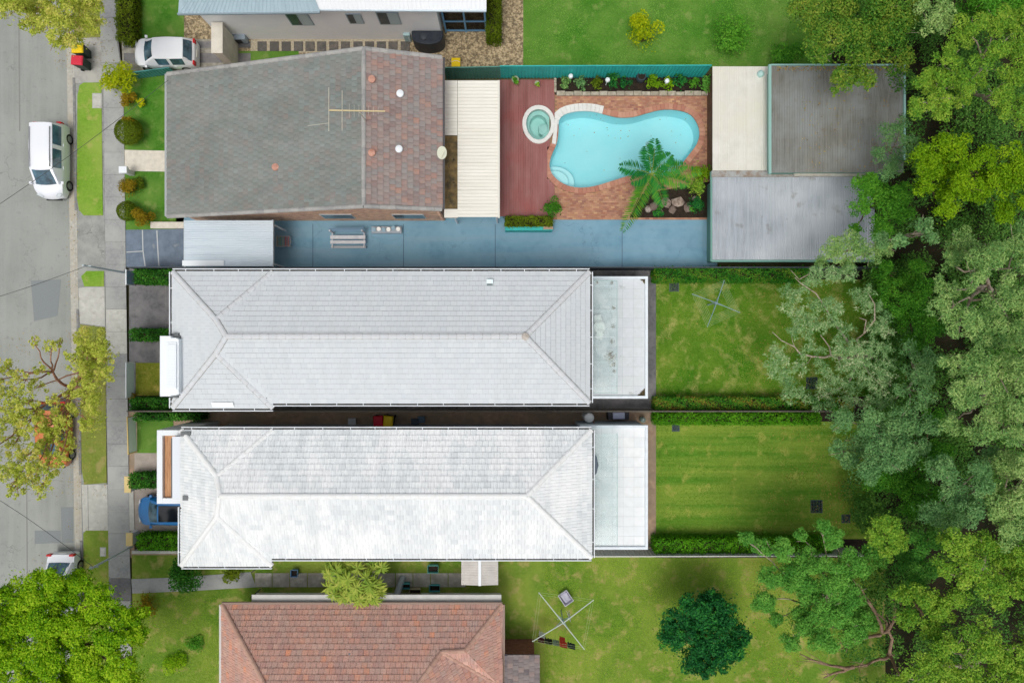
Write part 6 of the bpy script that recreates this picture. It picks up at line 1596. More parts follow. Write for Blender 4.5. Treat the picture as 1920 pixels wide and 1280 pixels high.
hedge('hedge', 'clipped olive hedge in the teal planter by the deck', 948, 406, 1035, 424, .95, L_olive, dens=.8, z0=.5)
hedge('hedge', 'dark hedge strip along the neighbour front lawn fence', 250, 776, 372, 787, 1.3, L_hedge, dens=.8)
# ------------------------------------------------------------------ shrubs
shrub('topiary_ball', 'big olive topiary ball above the cream path', 242, 247, 26, 1.3, L_olive, (.07, .045), ball=True)
shrub('topiary_ball', 'small olive topiary ball at the footpath below the letterbox', 239, 396, 19, 1.1, L_olive, (.07, .045), ball=True, tint=.4)
shrub('shrub', 'brown-olive bush just below the letterbox', 241, 354, 20, 1.0, L_brownolive, (.08, .045), tint=.4)
shrub('shrub', 'dark green low plant right of the brown-olive bush', 260, 345, 13, .6, L_olive, (.08, .045), tint=.2)
shrub('shrub', 'brown-olive bush right of the small topiary ball', 271, 408, 20, 1.1, L_brownolive, (.08, .045), tint=.5)
shrub('shrub', 'golden brown patch on top of the big topiary ball', 243, 228, 12, 1.5, L_brownolive, (.07, .045), tint=.3)
shrub('shrub', 'spiky lime-yellow shrub at the footpath below the bins', 222, 152, 31, 1.6, L_yellow, (.28, .05), dens=.8, tint=.35, sub=14)
shrub('shrub', 'rusty brown low shrub below the lime-yellow shrub', 242, 188, 16, .8, L_brownolive, (.1, .05), tint=.7)
shrub('shrub', 'small bright yellow flowering plant on the front lawn', 265, 193, 8, .5, L_yellow, (.08, .06), tint=.95)
shrub('shrub', 'yellow-green round shrub on the top back lawn', 1209, 64, 36, 1.8, L_yellow, (.13, .08), dens=.9, tint=.35)
shrub('shrub', 'loose mid green shrub right of the yellow-green one', 1372, 70, 44, 1.7, L_green, (.14, .07), dens=.65, tint=.5)
shrub('shrub', 'lush green bush in the corner above the grey garage', 1476, 104, 28, 1.6, L_green, (.12, .08), tint=.3)
shrub('shrub', 'dark green bush beside the white front gable below', 347, 1076, 33, 1.8, L_hedge, (.12, .07), tint=.5)
shrub('shrub', 'small olive bush on the lower garden path', 432, 1070, 21, 1.0, L_olive, (.1, .06), tint=.6)
shrub('shrub', 'leafy green plant at the corner of deck and paving', 1034, 390, 20, 1.2, L_green, (.16, .06), tint=.2)
shrub('shrub', 'sprawling brownish plant by the lower boundary path', 275, 1132, 24, .7, L_brownolive, (.14, .05), dens=.6, tint=.5)
shrub('shrub', 'bare brown twiggy plant at the corner of the front lawn', 250, 741, 9, .6, L_brownolive, (.08, .03), dens=.4, tint=.1)
for i, (x, y, r, z, lm_, tn, lb) in enumerate(((1062, 155, 13, .6, L_gumfar, .4, 'grey-leaved'), (1092, 158, 14, .7, L_blue, .5, 'blue-green'), (1122, 155, 13, .7, L_olive, .4, 'olive'), (1148, 150, 16, 1.0, L_dark, .4, 'dark green'), (1175, 156, 13, .7, L_dark, .2, 'deep green'),
        (1225, 152, 16, .8, L_lime, .3, 'lime green'), (1250, 158, 13, .6, L_bright, .4, 'bright green'), (1275, 152, 15, .9, L_dark, .4, 'shadowy green'), (1300, 156, 13, .7, L_green, .4, 'mid green'), (1322, 158, 16, .9, L_sea, .5, 'sea green'))):
    shrub('bed_plant', '%s plant, %s from the left in the bed above the pool' % (lb, ('first second third fourth fifth sixth seventh eighth ninth tenth'.split())[i]), x, y, r, z, lm_, (.13, .07), tint=tn, cat='plant', group='plants in the bed above the pool', dens=.8)
for x, y, lb in ((966, 150, 'leafy green potted plant at the top left of the deck'), (1007, 157, 'small round potted succulent on the deck')):
    c = P(x, y, .4); t = thing('potted_plant', (c.x, c.y, .2), lb, 'potted plant'); r_ = .26 if x < 980 else .18
    MB().lathe((c.x, c.y, .2), [(r_ * .55, 0), (r_ * .8, .25), (r_ * .85, .28), (r_ * .7, .27)], 16).build('pot', mat('pot_clay', S(170, 176, 150), rough=.8), t, smooth=True)
    p, nm, tt = crown([(x, y, .55, r_ * 31, .6)], .9, (.12, .06), sub=6); leaf_cloud('foliage', p, nm, tt, .12, .06, L_bright if x > 980 else L_green, t)
for x, y, lb in ((1070, 144, 'white globe light at the left of the pool bed'), (1139, 151, 'white globe light in the middle of the pool bed'), (1250, 153, 'white globe light at the right of the pool bed')):
    c = P(x, y, .8); t = thing('garden_light', (c.x, c.y, .1), lb, 'garden light'); MB().tube([(c.x, c.y, .1), (c.x, c.y, .75)], .03).build('post', white_paint, t); MB().lathe((c.x, c.y, .72), [(.04, 0), (.12, .06), (.15, .15), (.12, .24), (.03, .29)], 14).build('globe', white_paint, t, smooth=True)
u = P(1203, 143, .7); t = thing('urn', (u.x, u.y, .1), 'dark round urn standing against the teal fence', 'urn'); MB().lathe((u.x, u.y, .1), [(.15, 0), (.26, .2), (.3, .4), (.24, .58), (.26, .62), (.21, .62), (.2, .56)], 20).build('pot', mat('urn_dark', S(62, 72, 80), rough=.5), t, smooth=True)
MB().lathe((u.x, u.y, .66), [(.2, 0), (.02, .005)], 14).build('soil', soil_m, t)
rk = mat('garden_rock', S(170, 150, 138), palette=[S(150, 132, 122), S(190, 172, 158), S(120, 106, 98), S(206, 196, 186)], var=S(120, 104, 94), vs_=5, rough=.9, bump=.4)
for i, (x, y, r_) in enumerate(((1228, 385, 10), (1250, 378, 11), (1272, 378, 13), (1292, 388, 9), (1262, 392, 8), (1216, 392, 7), (1305, 372, 8), (1240, 396, 6))):
    c = P(x, y, .3); m = MB(); m.lathe((0, 0, 0), [(.6, 0), (1, .25), (.85, .6), (.45, .85), (.1, .9)], 9)
    m.v = [(a * (1 + random.uniform(-.2, .2)), b * (1 + random.uniform(-.2, .2)), c_ * (1 + random.uniform(-.1, .1))) for a, b, c_ in m.v]
    o = m.build('garden_rock', rk, world=False, smooth=True, angle=35); s_ = r_ / 31; o.scale = (s_, s_ * random.uniform(.7, 1), s_ * .8); o.location = (c.x, c.y, .08); o.rotation_euler = (0, 0, random.random() * 6)
    tag(o, ['low pinkish rock third from the left below the palm', 'pale rock left of the biggest one below the palm', 'biggest pink rock below the palm by the pool', 'dark rock right of the biggest one below the palm', 'small rock just under the biggest rock below the palm', 'leftmost small rock below the palm fronds', 'rightmost rock below the palm near the shed', 'smallest rock nearest the blue driveway below the palm'][i], 'rock', 'rocks below the palm')
shrub('shrub', 'dark glossy plants among rocks at the pool corner', 1305, 385, 18, .9, L_dark, (.16, .07), tint=.4)
shrub('shrub', 'lime plant at the right edge of the pool paving', 1312, 330, 22, 1.3, L_lime, (.2, .06), tint=.6, dens=.8)
shrub('shrub', 'yellow-green plant between palm and shed wall', 1305, 352, 18, 1.5, L_yg, (.2, .06), tint=.6, dens=.8)
shrub('shrub', 'low dark plant below the palm beside the blue driveway', 1235, 398, 12, .6, L_dark, (.12, .06), tint=.5)

# ------------------------------------------------------------------ palm by the pool
pb_ = P(1215, 330, .1); pz = 3.6; pc_ = P(1222, 326, pz)
palm = thing('palm_tree', (pb_.x, pb_.y, .08), 'feathery palm leaning over the turquoise pool', 'palm')
MB().tube([pb_, Vector((pb_.x * .4 + pc_.x * .6, pb_.y * .4 + pc_.y * .6, 1.9)), pc_ - Vector((0, 0, .1))], [.14, .1, .09], 10).build('trunk', MATS['bark_brown'], palm, smooth=True)
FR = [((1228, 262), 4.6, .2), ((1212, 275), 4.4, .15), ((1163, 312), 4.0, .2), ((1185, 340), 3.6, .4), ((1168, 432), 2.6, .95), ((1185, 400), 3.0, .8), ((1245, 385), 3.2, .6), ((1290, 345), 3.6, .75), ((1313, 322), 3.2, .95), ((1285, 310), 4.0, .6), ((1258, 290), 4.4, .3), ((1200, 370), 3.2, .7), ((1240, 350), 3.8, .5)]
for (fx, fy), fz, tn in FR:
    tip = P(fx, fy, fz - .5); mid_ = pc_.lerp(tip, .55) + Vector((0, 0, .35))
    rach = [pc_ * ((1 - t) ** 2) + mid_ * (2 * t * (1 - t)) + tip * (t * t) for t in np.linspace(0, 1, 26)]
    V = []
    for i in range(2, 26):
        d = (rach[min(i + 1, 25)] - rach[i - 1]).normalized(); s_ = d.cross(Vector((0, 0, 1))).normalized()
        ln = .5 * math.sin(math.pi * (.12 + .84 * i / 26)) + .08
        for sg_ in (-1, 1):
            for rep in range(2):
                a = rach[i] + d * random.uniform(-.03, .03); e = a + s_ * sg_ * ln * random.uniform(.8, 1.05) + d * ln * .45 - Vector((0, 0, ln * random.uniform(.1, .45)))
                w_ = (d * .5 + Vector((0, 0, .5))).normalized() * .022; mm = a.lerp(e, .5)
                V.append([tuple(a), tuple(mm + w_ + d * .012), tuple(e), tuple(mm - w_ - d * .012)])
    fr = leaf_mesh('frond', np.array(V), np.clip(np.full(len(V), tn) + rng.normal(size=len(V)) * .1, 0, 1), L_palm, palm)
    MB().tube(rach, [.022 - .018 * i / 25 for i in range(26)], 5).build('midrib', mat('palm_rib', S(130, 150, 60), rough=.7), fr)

# ------------------------------------------------------------------ gum tree at the back of the middle lot (silvery tufts)
def gum_crown(parent, spots, lm_, tuft_n=(9, 15), ll=.22, lw=.028, per=26):
    V, T = [], []
    for (px, py, z, r_, tn) in spots:
        c = P(px, py, z); rr = r_ * (CAM_H - z) / FPX
        for k in range(int(per * (r_ / 20) ** 2)):
            d = Vector((random.gauss(0, 1), random.gauss(0, 1), random.gauss(0, .7))); d.normalize()
            q = c + d * rr * random.uniform(.25, 1.05); tt = tn + random.gauss(0, .18)
            for j in range(random.randint(*tuft_n)):
                dd = Vector((random.gauss(0, 1), random.gauss(0, 1), random.uniform(-.9, .6))).normalized()
                a = q + dd * .02; L = ll * random.uniform(.6, 1.15); e = q + dd * L - Vector((0, 0, L * .15))
                s_ = dd.cross(Vector((random.gauss(0, .4), random.gauss(0, .4), 1))).normalized() * lw * random.uniform(.35, .6); mm = a.lerp(e, .45)
                V.append([tuple(a), tuple(mm + s_), tuple(e), tuple(mm - s_)]); T.append(min(1, max(0, tt + random.gauss(0, .1))))
    leaf_mesh('crown', np.array(V), T, lm_, parent)
gb_ = P(1606, 668, .1)
gum = thing('gum_tree', (gb_.x, gb_.y, .08), 'silvery narrow-leaved gum tree over the back of the middle lawn', 'tree')
m = MB()
fork = Vector((gb_.x + .2, gb_.y - .2, 3.2)); m.tube([gb_, Vector((gb_.x + .1, gb_.y, 1.6)), fork], [.16, .13, .11], 9)
def bpath(pts, r0, r1):
    vv = [P(*p) for p in pts]; m.tube(vv, [r0 + (r1 - r0) * i / (len(vv) - 1) for i in range(len(vv))], 6); return vv
h = [(1612, 672, 3.2)]
bpath(h + [(1570, 670, 4.4), (1558, 666, 4.9), (1545, 670, 5.2), (1522, 668, 5.4), (1500, 663, 5.7), (1490, 650, 6.0), (1465, 638, 6.2), (1448, 622, 6.4)], .09, .015)
bpath([(1558, 666, 4.9), (1555, 650, 5.4), (1545, 636, 5.8), (1538, 628, 6.0)], .05, .015)
bpath(h + [(1577, 690, 4.2), (1572, 672, 4.8), (1558, 666, 4.9)], .07, .05)
bpath(h + [(1612, 650, 4.6), (1606, 636, 5.2), (1620, 625, 5.8), (1624, 600, 6.3), (1612, 596, 6.5)], .08, .015)
bpath([(1620, 625, 5.8), (1640, 600, 6.4), (1640, 570, 6.8), (1625, 545, 7.0)], .05, .012)
bpath(h + [(1590, 640, 4.6), (1570, 612, 5.4), (1558, 596, 5.8), (1550, 580, 6.2), (1530, 550, 6.6), (1500, 530, 6.6), (1490, 520, 6.6)], .08, .012)
bpath(h + [(1630, 700, 4.4), (1650, 720, 5.2), (1660, 745, 5.6)], .07, .015)
bpath(h + [(1590, 720, 4.4), (1560, 735, 5.0), (1540, 745, 5.2)], .07, .015)
bpath([(1520, 512, 6.4), (1498, 524, 6.6), (1488, 512, 6.8), (1482, 506, 6.9)], .03, .008)
bpath([(1490, 650, 6.0), (1486, 640, 6.2), (1484, 628, 6.4)], .02, .006); bpath([(1522, 668, 5.4), (1515, 680, 5.6), (1500, 688, 5.8)], .02, .006)
m.build('trunk', MATS['bark_pale'], gum, smooth=True, angle=80)
GS = [(1530, 515, 6.6, 20), (1560, 512, 6.8, 22), (1590, 515, 6.8, 20), (1515, 530, 6.4, 14), (1475, 542, 6.2, 14), (1484, 558, 6.2, 16), (1470, 578, 6.0, 9), (1500, 548, 6.4, 12), (1512, 540, 6.4, 10), (1487, 578, 6.0, 14), (1530, 570, 6.5, 16), (1548, 566, 6.6, 14), (1560, 578, 6.4, 14), (1605, 548, 6.9, 14), (1620, 560, 6.9, 16), (1630, 545, 7.0, 12),
      (1502, 590, 6.0, 18), (1520, 600, 6.0, 18), (1500, 612, 6.0, 18), (1540, 612, 6.0, 16), (1560, 600, 6.0, 16), (1575, 580, 6.4, 14), (1490, 620, 6.0, 14), (1515, 625, 6.0, 14), (1572, 608, 5.8, 14), (1590, 618, 5.8, 14), (1625, 575, 6.8, 16), (1645, 575, 6.6, 14), (1655, 600, 6.4, 16), (1640, 612, 6.2, 16), (1660, 622, 6.2, 14),
      (1455, 660, 6.0, 18), (1450, 680, 5.8, 16), (1468, 672, 5.8, 14), (1470, 695, 5.6, 18), (1455, 700, 5.6, 14), (1480, 715, 5.4, 18), (1500, 690, 5.6, 16), (1520, 650, 6.0, 14), (1540, 655, 6.0, 10), (1505, 665, 5.8, 10), (1478, 740, 5.2, 18), (1500, 735, 5.2, 14), (1520, 745, 5.2, 14), (1545, 730, 5.2, 18), (1560, 710, 5.4, 18), (1545, 690, 5.4, 14), (1535, 675, 5.4, 12),
      (1580, 640, 6.2, 18), (1575, 660, 6.0, 16), (1600, 650, 6.2, 18), (1590, 670, 6.0, 18), (1615, 665, 6.2, 18), (1635, 650, 6.2, 20), (1655, 655, 6.2, 18), (1625, 685, 6.0, 18), (1650, 690, 6.0, 20), (1600, 695, 5.8, 18), (1580, 690, 5.6, 14), (1575, 720, 5.4, 18), (1600, 725, 5.4, 18), (1625, 715, 5.6, 16), (1648, 725, 5.6, 20), (1665, 710, 5.8, 16), (1590, 750, 5.2, 18), (1615, 752, 5.2, 16), (1640, 752, 5.4, 18), (1662, 750, 5.6, 16), (1560, 755, 5.2, 14), (1672, 680, 5.8, 14), (1535, 762, 5.0, 12)]
gum_crown(gum, [(x, y, z, r_, .5 + .25 * math.sin(x * .05) * math.cos(y * .07)) for x, y, z, r_ in GS], L_gum, per=34)

# ------------------------------------------------------------------ trees
def jig(cl, z, tint, dz=.8): return [(x, y, z + random.uniform(-dz, dz), r_, tint + random.uniform(-.12, .12)) for x, y, r_ in cl]
BB, BP, BR = MATS['bark_brown'], MATS['bark_pale'], MATS['bark_red']
tree('tree', 'olive and yellow-green tree overhanging the grey garage roof', (1600, 70), jig([(1515, 30, 38), (1555, 78, 42), (1600, 112, 42), (1640, 70, 46), (1580, 22, 44), (1650, 15, 42), (1618, 148, 26), (1577, 150, 24), (1690, 60, 38), (1680, 118, 32), (1535, 108, 22), (1700, 20, 34), (1500, 5, 30), (1565, 172, 10), (1600, 65, 36)], 6.6, .5), L_khaki, BP, leaf=(.17, .09), sub=8)
tree('tree', 'thin silvery-tipped tree at the top edge of the wood', (1730, 60), jig([(1760, 18, 28), (1738, 48, 24), (1775, 45, 22), (1725, 15, 22)], 8.5, .7), L_gumfar, BP, dens=.6, leaf=(.2, .06))
tree('tree', 'mid green tree in the top right corner', (1820, 40), jig([(1850, 8, 38), (1902, 14, 36), (1815, 12, 30), (1880, -25, 40), (1925, -20, 40)], 7.5, .5), L_green, BB)
tree('tree', 'fluffy yellow-olive paperbark at the upper right edge', (1800, 190), jig([(1812, 62, 36), (1866, 52, 40), (1908, 88, 38), (1772, 108, 30), (1752, 148, 30), (1800, 150, 36), (1850, 112, 36), (1902, 140, 38), (1722, 205, 26), (1762, 198, 30), (1792, 188, 24), (1872, 196, 36), (1912, 210, 36), (1740, 165, 22), (1835, 150, 24), (1925, 40, 30), (1728, 150, 22)], 9.2, .5, 1.2), L_yg, BP, leaf=(.15, .06), sub=10, subr=(.28, .42), fill=.15, trunk_r=.2)
tree('tree', 'rounded lime-green tree at the right below the paperbark', (1790, 320), jig([(1780, 268, 36), (1730, 298, 30), (1768, 312, 32), (1808, 308, 30), (1842, 298, 28), (1898, 298, 32), (1880, 340, 36), (1912, 332, 36), (1800, 350, 34), (1832, 360, 28), (1730, 350, 26), (1762, 356, 24), (1770, 395, 26), (1880, 396, 26), (1742, 325, 24), (1920, 380, 26), (1850, 330, 26)], 8.8, .55), L_lime, BB, leaf=(.14, .07), sub=12, subr=(.26, .4), trunk_r=.2)
tree('tree', 'dense mid green tree at the right end of the silvery shed', (1635, 390), jig([(1615, 345, 24), (1642, 368, 32), (1610, 388, 22), (1660, 400, 32), (1682, 362, 26), (1602, 430, 13), (1648, 428, 26), (1690, 400, 24), (1630, 340, 18)], 5.2, .45), L_green, BB, leaf=(.14, .08))
tree('tree', 'wispy blue-green sapling over the garage corner', (1660, 285), jig([(1662, 248, 24), (1650, 288, 18), (1682, 300, 22), (1666, 322, 22), (1700, 270, 20), (1690, 235, 16)], 6.0, .4), L_blue, BP, dens=.55, leaf=(.16, .05))
tree('tree', 'pale grey-green tree at the lower end of the silvery shed', (1600, 470), jig([(1562, 470, 30), (1600, 458, 28), (1632, 478, 28), (1540, 490, 16), (1585, 495, 20), (1660, 465, 22)], 6.4, .6), L_gumfar, BP, dens=.6, leaf=(.18, .05))
tree('tree', 'small blue-green treetop above the big pale gum', (1720, 435), jig([(1725, 420, 22), (1742, 442, 18), (1650, 448, 18), (1690, 450, 18)], 8.6, .5), L_blue, BP, dens=.8, leaf=(.16, .06))
tree('tree', 'dark green tree at the right edge of the middle lot', (1680, 545), jig([(1655, 520, 22), (1668, 545, 22), (1648, 555, 16), (1700, 520, 26), (1705, 560, 26), (1730, 545, 24), (1720, 590, 24), (1675, 580, 20), (1690, 600, 22), (1660, 505, 18), (1720, 500, 22), (1740, 620, 26), (1715, 640, 24)], 4.6, .35), L_green, BB, dens=.9, leaf=(.13, .07))
tree('tree', 'broad pale gum on the right edge, upper of three', (1840, 540), jig([(1800, 458, 36), (1850, 478, 40), (1902, 450, 38), (1822, 520, 36), (1872, 548, 42), (1772, 540, 26), (1912, 560, 38), (1762, 580, 28), (1800, 600, 36), (1850, 612, 42), (1902, 630, 42), (1775, 490, 24), (1925, 500, 36)], 9.5, .5, 1.4), L_gumfar, BP, dens=.8, leaf=(.19, .055), sub=11, subr=(.26, .42), fill=.12, trunk_r=.22)
tree('tree', 'broad pale gum on the right edge, middle of three', (1840, 720), jig([(1830, 690, 42), (1880, 700, 44), (1790, 680, 30), (1860, 758, 42), (1802, 740, 38), (1912, 760, 38), (1780, 788, 28), (1840, 802, 36), (1890, 815, 32), (1925, 690, 34)], 10.0, .6, 1.3), L_gumfar, BP, dens=.8, leaf=(.19, .055), sub=11, subr=(.26, .42), fill=.12, trunk_r=.22)
tree('tree', 'blue-grey gum sapling just right of the middle lot', (1710, 690), jig([(1720, 700, 30), (1702, 652, 22), (1730, 748, 26), (1690, 735, 20), (1745, 672, 22), (1700, 770, 20)], 7.0, .45), L_blue, BP, dens=.6, leaf=(.18, .05))
tree('tree', 'spreading blue-green gum over the neighbour lawn corner', (1650, 840), jig([(1570, 790, 28), (1620, 790, 36), (1670, 800, 40), (1712, 790, 30), (1600, 830, 34), (1650, 848, 40), (1568, 840, 20), (1622, 880, 32), (1690, 850, 36), (1722, 838, 26), (1590, 865, 20), (1740, 800, 24)], 7.6, .45), L_blue, BP, dens=.8, leaf=(.18, .06), sub=10, subr=(.28, .44))
tree('tree', 'low dark green tree behind the neighbour lawn', (1690, 920), jig([(1682, 908, 30), (1642, 902, 24), (1722, 902, 28), (1742, 938, 28), (1702, 948, 26), (1762, 850, 26), (1750, 780, 22), (1735, 870, 24)], 4.6, .3), L_green, BB, leaf=(.13, .07))
tree('tree', 'grey-green gum between the dark tree and the right edge', (1790, 930), jig([(1762, 880, 34), (1792, 928, 36), (1742, 962, 30), (1832, 902, 36), (1780, 976, 26), (1822, 958, 30), (1850, 860, 28)], 8.6, .4), L_blue, BP, leaf=(.17, .055), dens=.85)
tree('tree', 'broad pale gum on the right edge, lowest of three', (1890, 930), jig([(1880, 880, 40), (1912, 930, 38), (1870, 948, 34), (1902, 998, 32), (1925, 870, 30)], 9.6, .75), L_gumfar, BP, leaf=(.18, .06), dens=.85)
tree('tree', 'yellow-green fluffy tree at the lower right', (1830, 1070), jig([(1790, 1020, 32), (1840, 1020, 36), (1880, 1050, 40), (1822, 1070, 40), (1772, 1060, 26), (1862, 1110, 36), (1912, 1090, 34), (1802, 1110, 30), (1925, 1040, 30), (1770, 1005, 18)], 9.6, .55), L_yg, BP, leaf=(.15, .07), sub=12, subr=(.26, .4), trunk_r=.2)
tree('tree', 'yellow-green rounded tree left of the fluffy one', (1720, 1150), jig([(1722, 1120, 36), (1760, 1140, 36), (1702, 1160, 28), (1742, 1176, 26), (1690, 1110, 20), (1675, 1115, 14)], 8.4, .45), L_yg, BB, leaf=(.15, .07), sub=12, subr=(.26, .4))
tree('tree', 'large yellow-green tree in the bottom right corner', (1810, 1240), jig([(1830, 1198, 46), (1872, 1230, 42), (1800, 1258, 38), (1722, 1250, 36), (1772, 1212, 32), (1902, 1262, 38), (1682, 1276, 26), (1760, 1275, 34), (1850, 1285, 36), (1925, 1200, 30)], 9.4, .6), L_yg, BP, leaf=(.15, .07), sub=12, subr=(.26, .4), trunk_r=.22)
tree('tree', 'feathery sea-green tree over the lower lawn', (1560, 1130), jig([(1400, 1010, 17), (1430, 1024, 19), (1470, 1030, 25), (1440, 1080, 24), (1432, 1122, 26), (1482, 1080, 32), (1520, 1050, 32), (1560, 1006, 22), (1540, 985, 16), (1500, 1002, 14), (1520, 1110, 36), (1560, 1080, 36), (1500, 1160, 32), (1550, 1150, 36), (1590, 1120, 36), (1600, 1060, 32), (1640, 1040, 26), (1590, 1180, 32), (1540, 1200, 30), (1480, 1200, 22), (1620, 1160, 26), (1452, 1160, 16)], 6.6, .5), L_sea, BP, dens=1.3, leaf=(.15, .06), sub=15, subr=(.26, .44), trunk_r=.16, fill=.7)
tree('tree', 'bright domed treetop beside the pale boundary wall', (1660, 1010), jig([(1660, 988, 34), (1682, 1010, 24), (1640, 1008, 22), (1665, 1032, 22)], 8.0, .6), L_yg, BB, leaf=(.14, .07), sub=14, subr=(.25, .38))
tree('tree', 'mid green tree between the domed treetop and the yellow ones', (1715, 1040), jig([(1700, 1048, 30), (1722, 1018, 26), (1740, 1060, 26), (1745, 1010, 22), (1710, 1085, 24)], 6.2, .4), L_sea, BB)
# a leafless tree
t0 = P(1665, 1225, .1); t = thing('bare_tree', (t0.x, t0.y, .06), 'leafless brown tree with forking limbs at the lower right', 'tree'); m = MB()
limb(m, t0, P(1668, 1228, 3.0), .2, .16, .05, 9)
for a, b in (((1668, 1228, 3.0), (1640, 1145, 6.2)), ((1668, 1228, 3.0), (1600, 1250, 5.0)), ((1655, 1185, 4.6), (1605, 1095, 7.0)), ((1668, 1228, 3.0), (1690, 1270, 5.0)), ((1650, 1190, 4.5), (1575, 1205, 6.0)), ((1640, 1145, 6.2), (1612, 1115, 7.0)), ((1600, 1250, 5.0), (1545, 1270, 5.6)), ((1600, 1250, 5.0), (1500, 1225, 5.8)), ((1655, 1185, 4.6), (1680, 1140, 6.5))):
    pts = limb(m, P(*a), P(*b), .1, .03, .1, 7, 6)
    for _ in range(4): limb(m, pts[random.randint(2, 5)], pts[-1] + Vector((random.uniform(-.7, .7), random.uniform(-.7, .7), random.uniform(0, .6))), .025, .008, .1, 5, 3)
m.build('trunk', mat('bark_dead', S(160, 134, 112), var=S(120, 98, 82), vs_=6, rough=.9), t, smooth=True, angle=80)
# street trees
tree('street_tree', 'yellowish sparse street tree over the road in the top left corner', (150, 45), jig([(30, 18, 30), (80, 30, 34), (122, 48, 36), (152, 18, 36), (112, 84, 20), (170, 42, 24), (58, 48, 20), (96, 14, 30), (140, 72, 22), (10, 4, 22), (180, 5, 22), (60, 5, 26), (35, -10, 30), (120, -5, 30)], 7.0, .4, 1.0), L_street, BR, dens=1.15, leaf=(.15, .07), sub=15, subr=(.2, .36), fill=.25, spread=1.25)
tree('street_tree', 'sparse yellow-green street tree spreading over road and footpath', (158, 706), jig([(172, 640, 30), (182, 680, 30), (166, 720, 32), (192, 652, 22), (160, 760, 30), (176, 792, 26), (200, 702, 18), (152, 690, 22), (10, 690, 22), (40, 712, 22), (80, 690, 14), (20, 740, 22), (50, 752, 20), (92, 790, 26), (60, 802, 22), (112, 810, 22), (130, 830, 16), (30, 830, 26), (60, 858, 26), (20, 880, 26), (90, 880, 20), (50, 900, 26), (80, 918, 16), (26, 918, 14), (8, 790, 22), (112, 772, 16), (65, 640, 10), (95, 650, 12), (112, 640, 9), (140, 672, 16), (178, 745, 24), (60, 775, 20), (95, 820, 20), (70, 880, 20), (115, 860, 14), (20, 765, 20), (130, 735, 15), (70, 725, 16), (100, 750, 13), (40, 785, 18), (80, 838, 18), (108, 850, 14), (122, 792, 16), (-20, 720, 30), (-20, 850, 30), (195, 670, 20), (160, 655, 18)], 6.6, .45, .9), L_street, BR, dens=1.2, leaf=(.15, .075), sub=17, subr=(.16, .3), fill=.35, spread=1.4, trunk_r=.17, fork=.4)
tree('street_tree', 'dense bright green street tree filling the bottom left corner', (110, 1190), jig([(30, 1112, 36), (80, 1102, 36), (130, 1112, 36), (152, 1088, 26), (30, 1160, 40), (90, 1160, 44), (150, 1168, 44), (202, 1142, 32), (248, 1160, 30), (260, 1188, 22), (212, 1190, 40), (30, 1220, 40), (100, 1230, 44), (172, 1240, 44), (230, 1240, 32), (250, 1276, 26), (60, 1272, 40), (140, 1276, 42), (206, 1276, 32), (-15, 1130, 36), (-15, 1200, 40), (-10, 1270, 40), (110, 1300, 44), (190, 1310, 40), (105, 1085, 22), (185, 1115, 24)], 6.6, .5, 1.0), L_bright, BB, dens=1.45, leaf=(.15, .09), sub=16, subr=(.26, .42), fill=.9, trunk_r=.22)
# garden trees
tree('garden_tree', 'round dark green tree with yellow-tipped leaves on the lower lawn', (1310, 1178), jig([(1320, 1180, 46), (1270, 1170, 34), (1300, 1140, 34), (1350, 1145, 36), (1375, 1185, 32), (1350, 1225, 34), (1300, 1228, 36), (1262, 1195, 30), (1325, 1250, 24), (1365, 1222, 32), (1380, 1210, 24), (1255, 1180, 20), (1330, 1125, 22)], 3.4, .28, .5), L_dark, BB, dens=1.3, leaf=(.17, .1), sub=16, subr=(.25, .36), fill=.8)
gt_ = P(665, 1088, .1); t = thing('garden_tree', (gt_.x, gt_.y, .08), 'golden-green tree with drooping strap leaves between the lower roofs', 'tree')
m = MB(); limb(m, gt_, P(668, 1088, 2.2), .11, .08, .05, 8); V, T = [], []
for k in range(44):
    a = random.uniform(0, 2 * math.pi); r_ = 52 * math.sqrt(random.random()); e = P(668 + r_ * math.cos(a) * 1.1, 1086 + r_ * math.sin(a) * .9, 3.6 - r_ * .014 + random.uniform(-.3, .3))
    if k % 2 == 0: limb(m, P(668, 1088, 2.2), e, .035, .012, .1, 5, 4)
    tn = random.uniform(.2, .9)
    for j in range(34):
        b2 = random.uniform(0, 2 * math.pi); up = random.uniform(-.3, .5); d = Vector((math.cos(b2), math.sin(b2), up)).normalized(); L = random.uniform(.35, .6)
        s_ = d.cross(Vector((0, 0, 1))).normalized() * .045; mm = e + d * L * .5 + Vector((0, 0, .05)); q = e + d * L - Vector((0, 0, L * .3))
        V.append([tuple(e), tuple(mm + s_), tuple(q), tuple(mm - s_)]); T.append(min(1, max(0, tn + random.gauss(0, .12))))
m.build('trunk', BP, t, smooth=True); leaf_mesh('crown', np.array(V), T, L_gold, t)
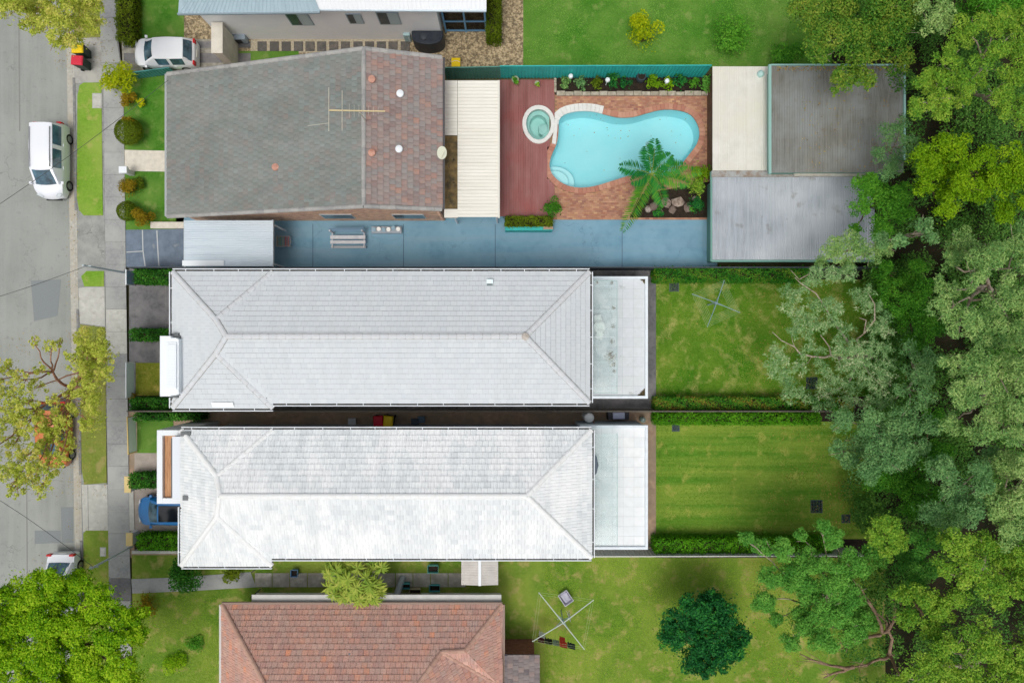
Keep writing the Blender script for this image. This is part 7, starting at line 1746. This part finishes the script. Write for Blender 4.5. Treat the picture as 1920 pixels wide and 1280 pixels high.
# undergrowth of the wood and shade plants at the back fence: one mass
Q, N, T = [], [], []
for k in range(330):
    if k < 250: x, y = random.uniform(1690, 1960), random.uniform(-40, 1320)
    elif k < 290: x, y = random.uniform(1600, 1700), random.choice([random.uniform(-30, 60), random.uniform(1060, 1320), random.uniform(870, 1000)])
    else: x, y = random.uniform(1640, 1700), random.uniform(500, 790)
    r_ = random.uniform(.5, 1.1); c = np.array(P(x, y, random.uniform(.4, 3.2))); n_ = int(560 * r_ * r_)
    p, nm = puff_points(c, r_, n_, .7); p[:, 2] = np.maximum(p[:, 2], .06); Q.append(p); N.append(nm); T.append(np.clip(random.uniform(0, .5) + rng.normal(size=n_) * .1, 0, 1))
tag(leaf_cloud('undergrowth', np.vstack(Q), np.vstack(N), np.concatenate(T), .15, .08, leaf_mat('undergrowth_leaf', [S(52, 96, 40), S(84, 128, 56), S(118, 150, 76)], .3)), 'dark tangled undergrowth filling the gaps below the wood', 'undergrowth', None, 'stuff')
shrub('ground_cover', 'lush bright green ground cover patch on the lower front lawn', 330, 1240, 24, .22, L_bright, (.1, .05), tint=.5, cat='plant', dens=.7)
shrub('ground_cover', 'darker green ground cover patch right of the bright one', 366, 1205, 18, .2, L_green, (.1, .05), tint=.5, cat='plant', dens=.6)
# short grass standing on the lawns
tufts('grass', 'short grass on the middle back lawn', [rect(1231, 528, 1680, 741)], .08, L_grass, 420, .045)
tufts('grass', 'dry short grass on the small front lawn', [rect(256, 681, 320, 740)], .085, leaf_mat('dry_blade', [S(104, 124, 40), S(140, 142, 60), S(176, 164, 96)], .3, .8), 500, .045)
tufts('grass', 'short grass on the neighbour back lawn', [rect(1231, 796, 1600, 1004)], .08, L_grass, 260, .045)
tufts('grass', 'short grass on the lower lawn', [[(1020, 1050), (1500, 1050), (1500, 1290), (1020, 1290)], rect(262, 1115, 412, 1290)], .056, leaf_mat('lush_blade', [S(92, 132, 32), S(120, 156, 44), S(150, 172, 66)], .3, .8), 200, .045)
tufts('grass', 'short grass on the top back lawn', [rect(983, -10, 1480, 122)], .08, leaf_mat('cool_blade', [S(62, 120, 32), S(90, 146, 50), S(128, 164, 84)], .3, .8), 220, .045)

# fallen leaves and twigs under the trees
fl_m = leaf_mat('fallen_leaf', [S(92, 76, 44), S(140, 112, 62), S(170, 146, 88), S(110, 120, 60)], .1)
def fallen(label, boxes, z, size=.09):
    Q = []
    for x0, y0, x1, y1, n_ in boxes:
        a, b = P(x0, y1, z), P(x1, y0, z); Q.append(np.stack([rng.uniform(a.x, b.x, n_), rng.uniform(a.y, b.y, n_), np.full(n_, z) + rng.uniform(.012, .035, n_)], 1))
    Q = np.vstack(Q); N_ = rng.normal(size=(len(Q), 3)) * .35; N_[:, 2] += 1
    tag(leaf_cloud('fallen_leaves', Q, N_, rng.random(len(Q)), size, size * .45, fl_m), label, 'leaves', None, 'stuff')
fallen('scattered fallen leaves on the back lawns near the trees', [(1400, 530, 1660, 740, 900), (1440, 800, 1600, 1000, 500), (1540, 900, 1610, 1000, 400), (1400, 1050, 1500, 1280, 300), (1235, 530, 1400, 740, 120)], .085)
fallen('scattered fallen leaves on the road and verge under the street trees', [(0, 620, 200, 930, 900), (100, 40, 215, 130, 260), (125, 200, 150, 1100, 260), (60, 1040, 240, 1270, 400)], .12, .08)
fallen('few leaves floating on the turquoise pool water', [(1060, 215, 1300, 260, 26), (1050, 260, 1270, 330, 16)], .045, .09)
fallen('brown leaves caught along the corrugated garage roof', [(1455, 125, 1690, 133, 260), (1500, 128, 1690, 320, 160)], 3.03, .1)
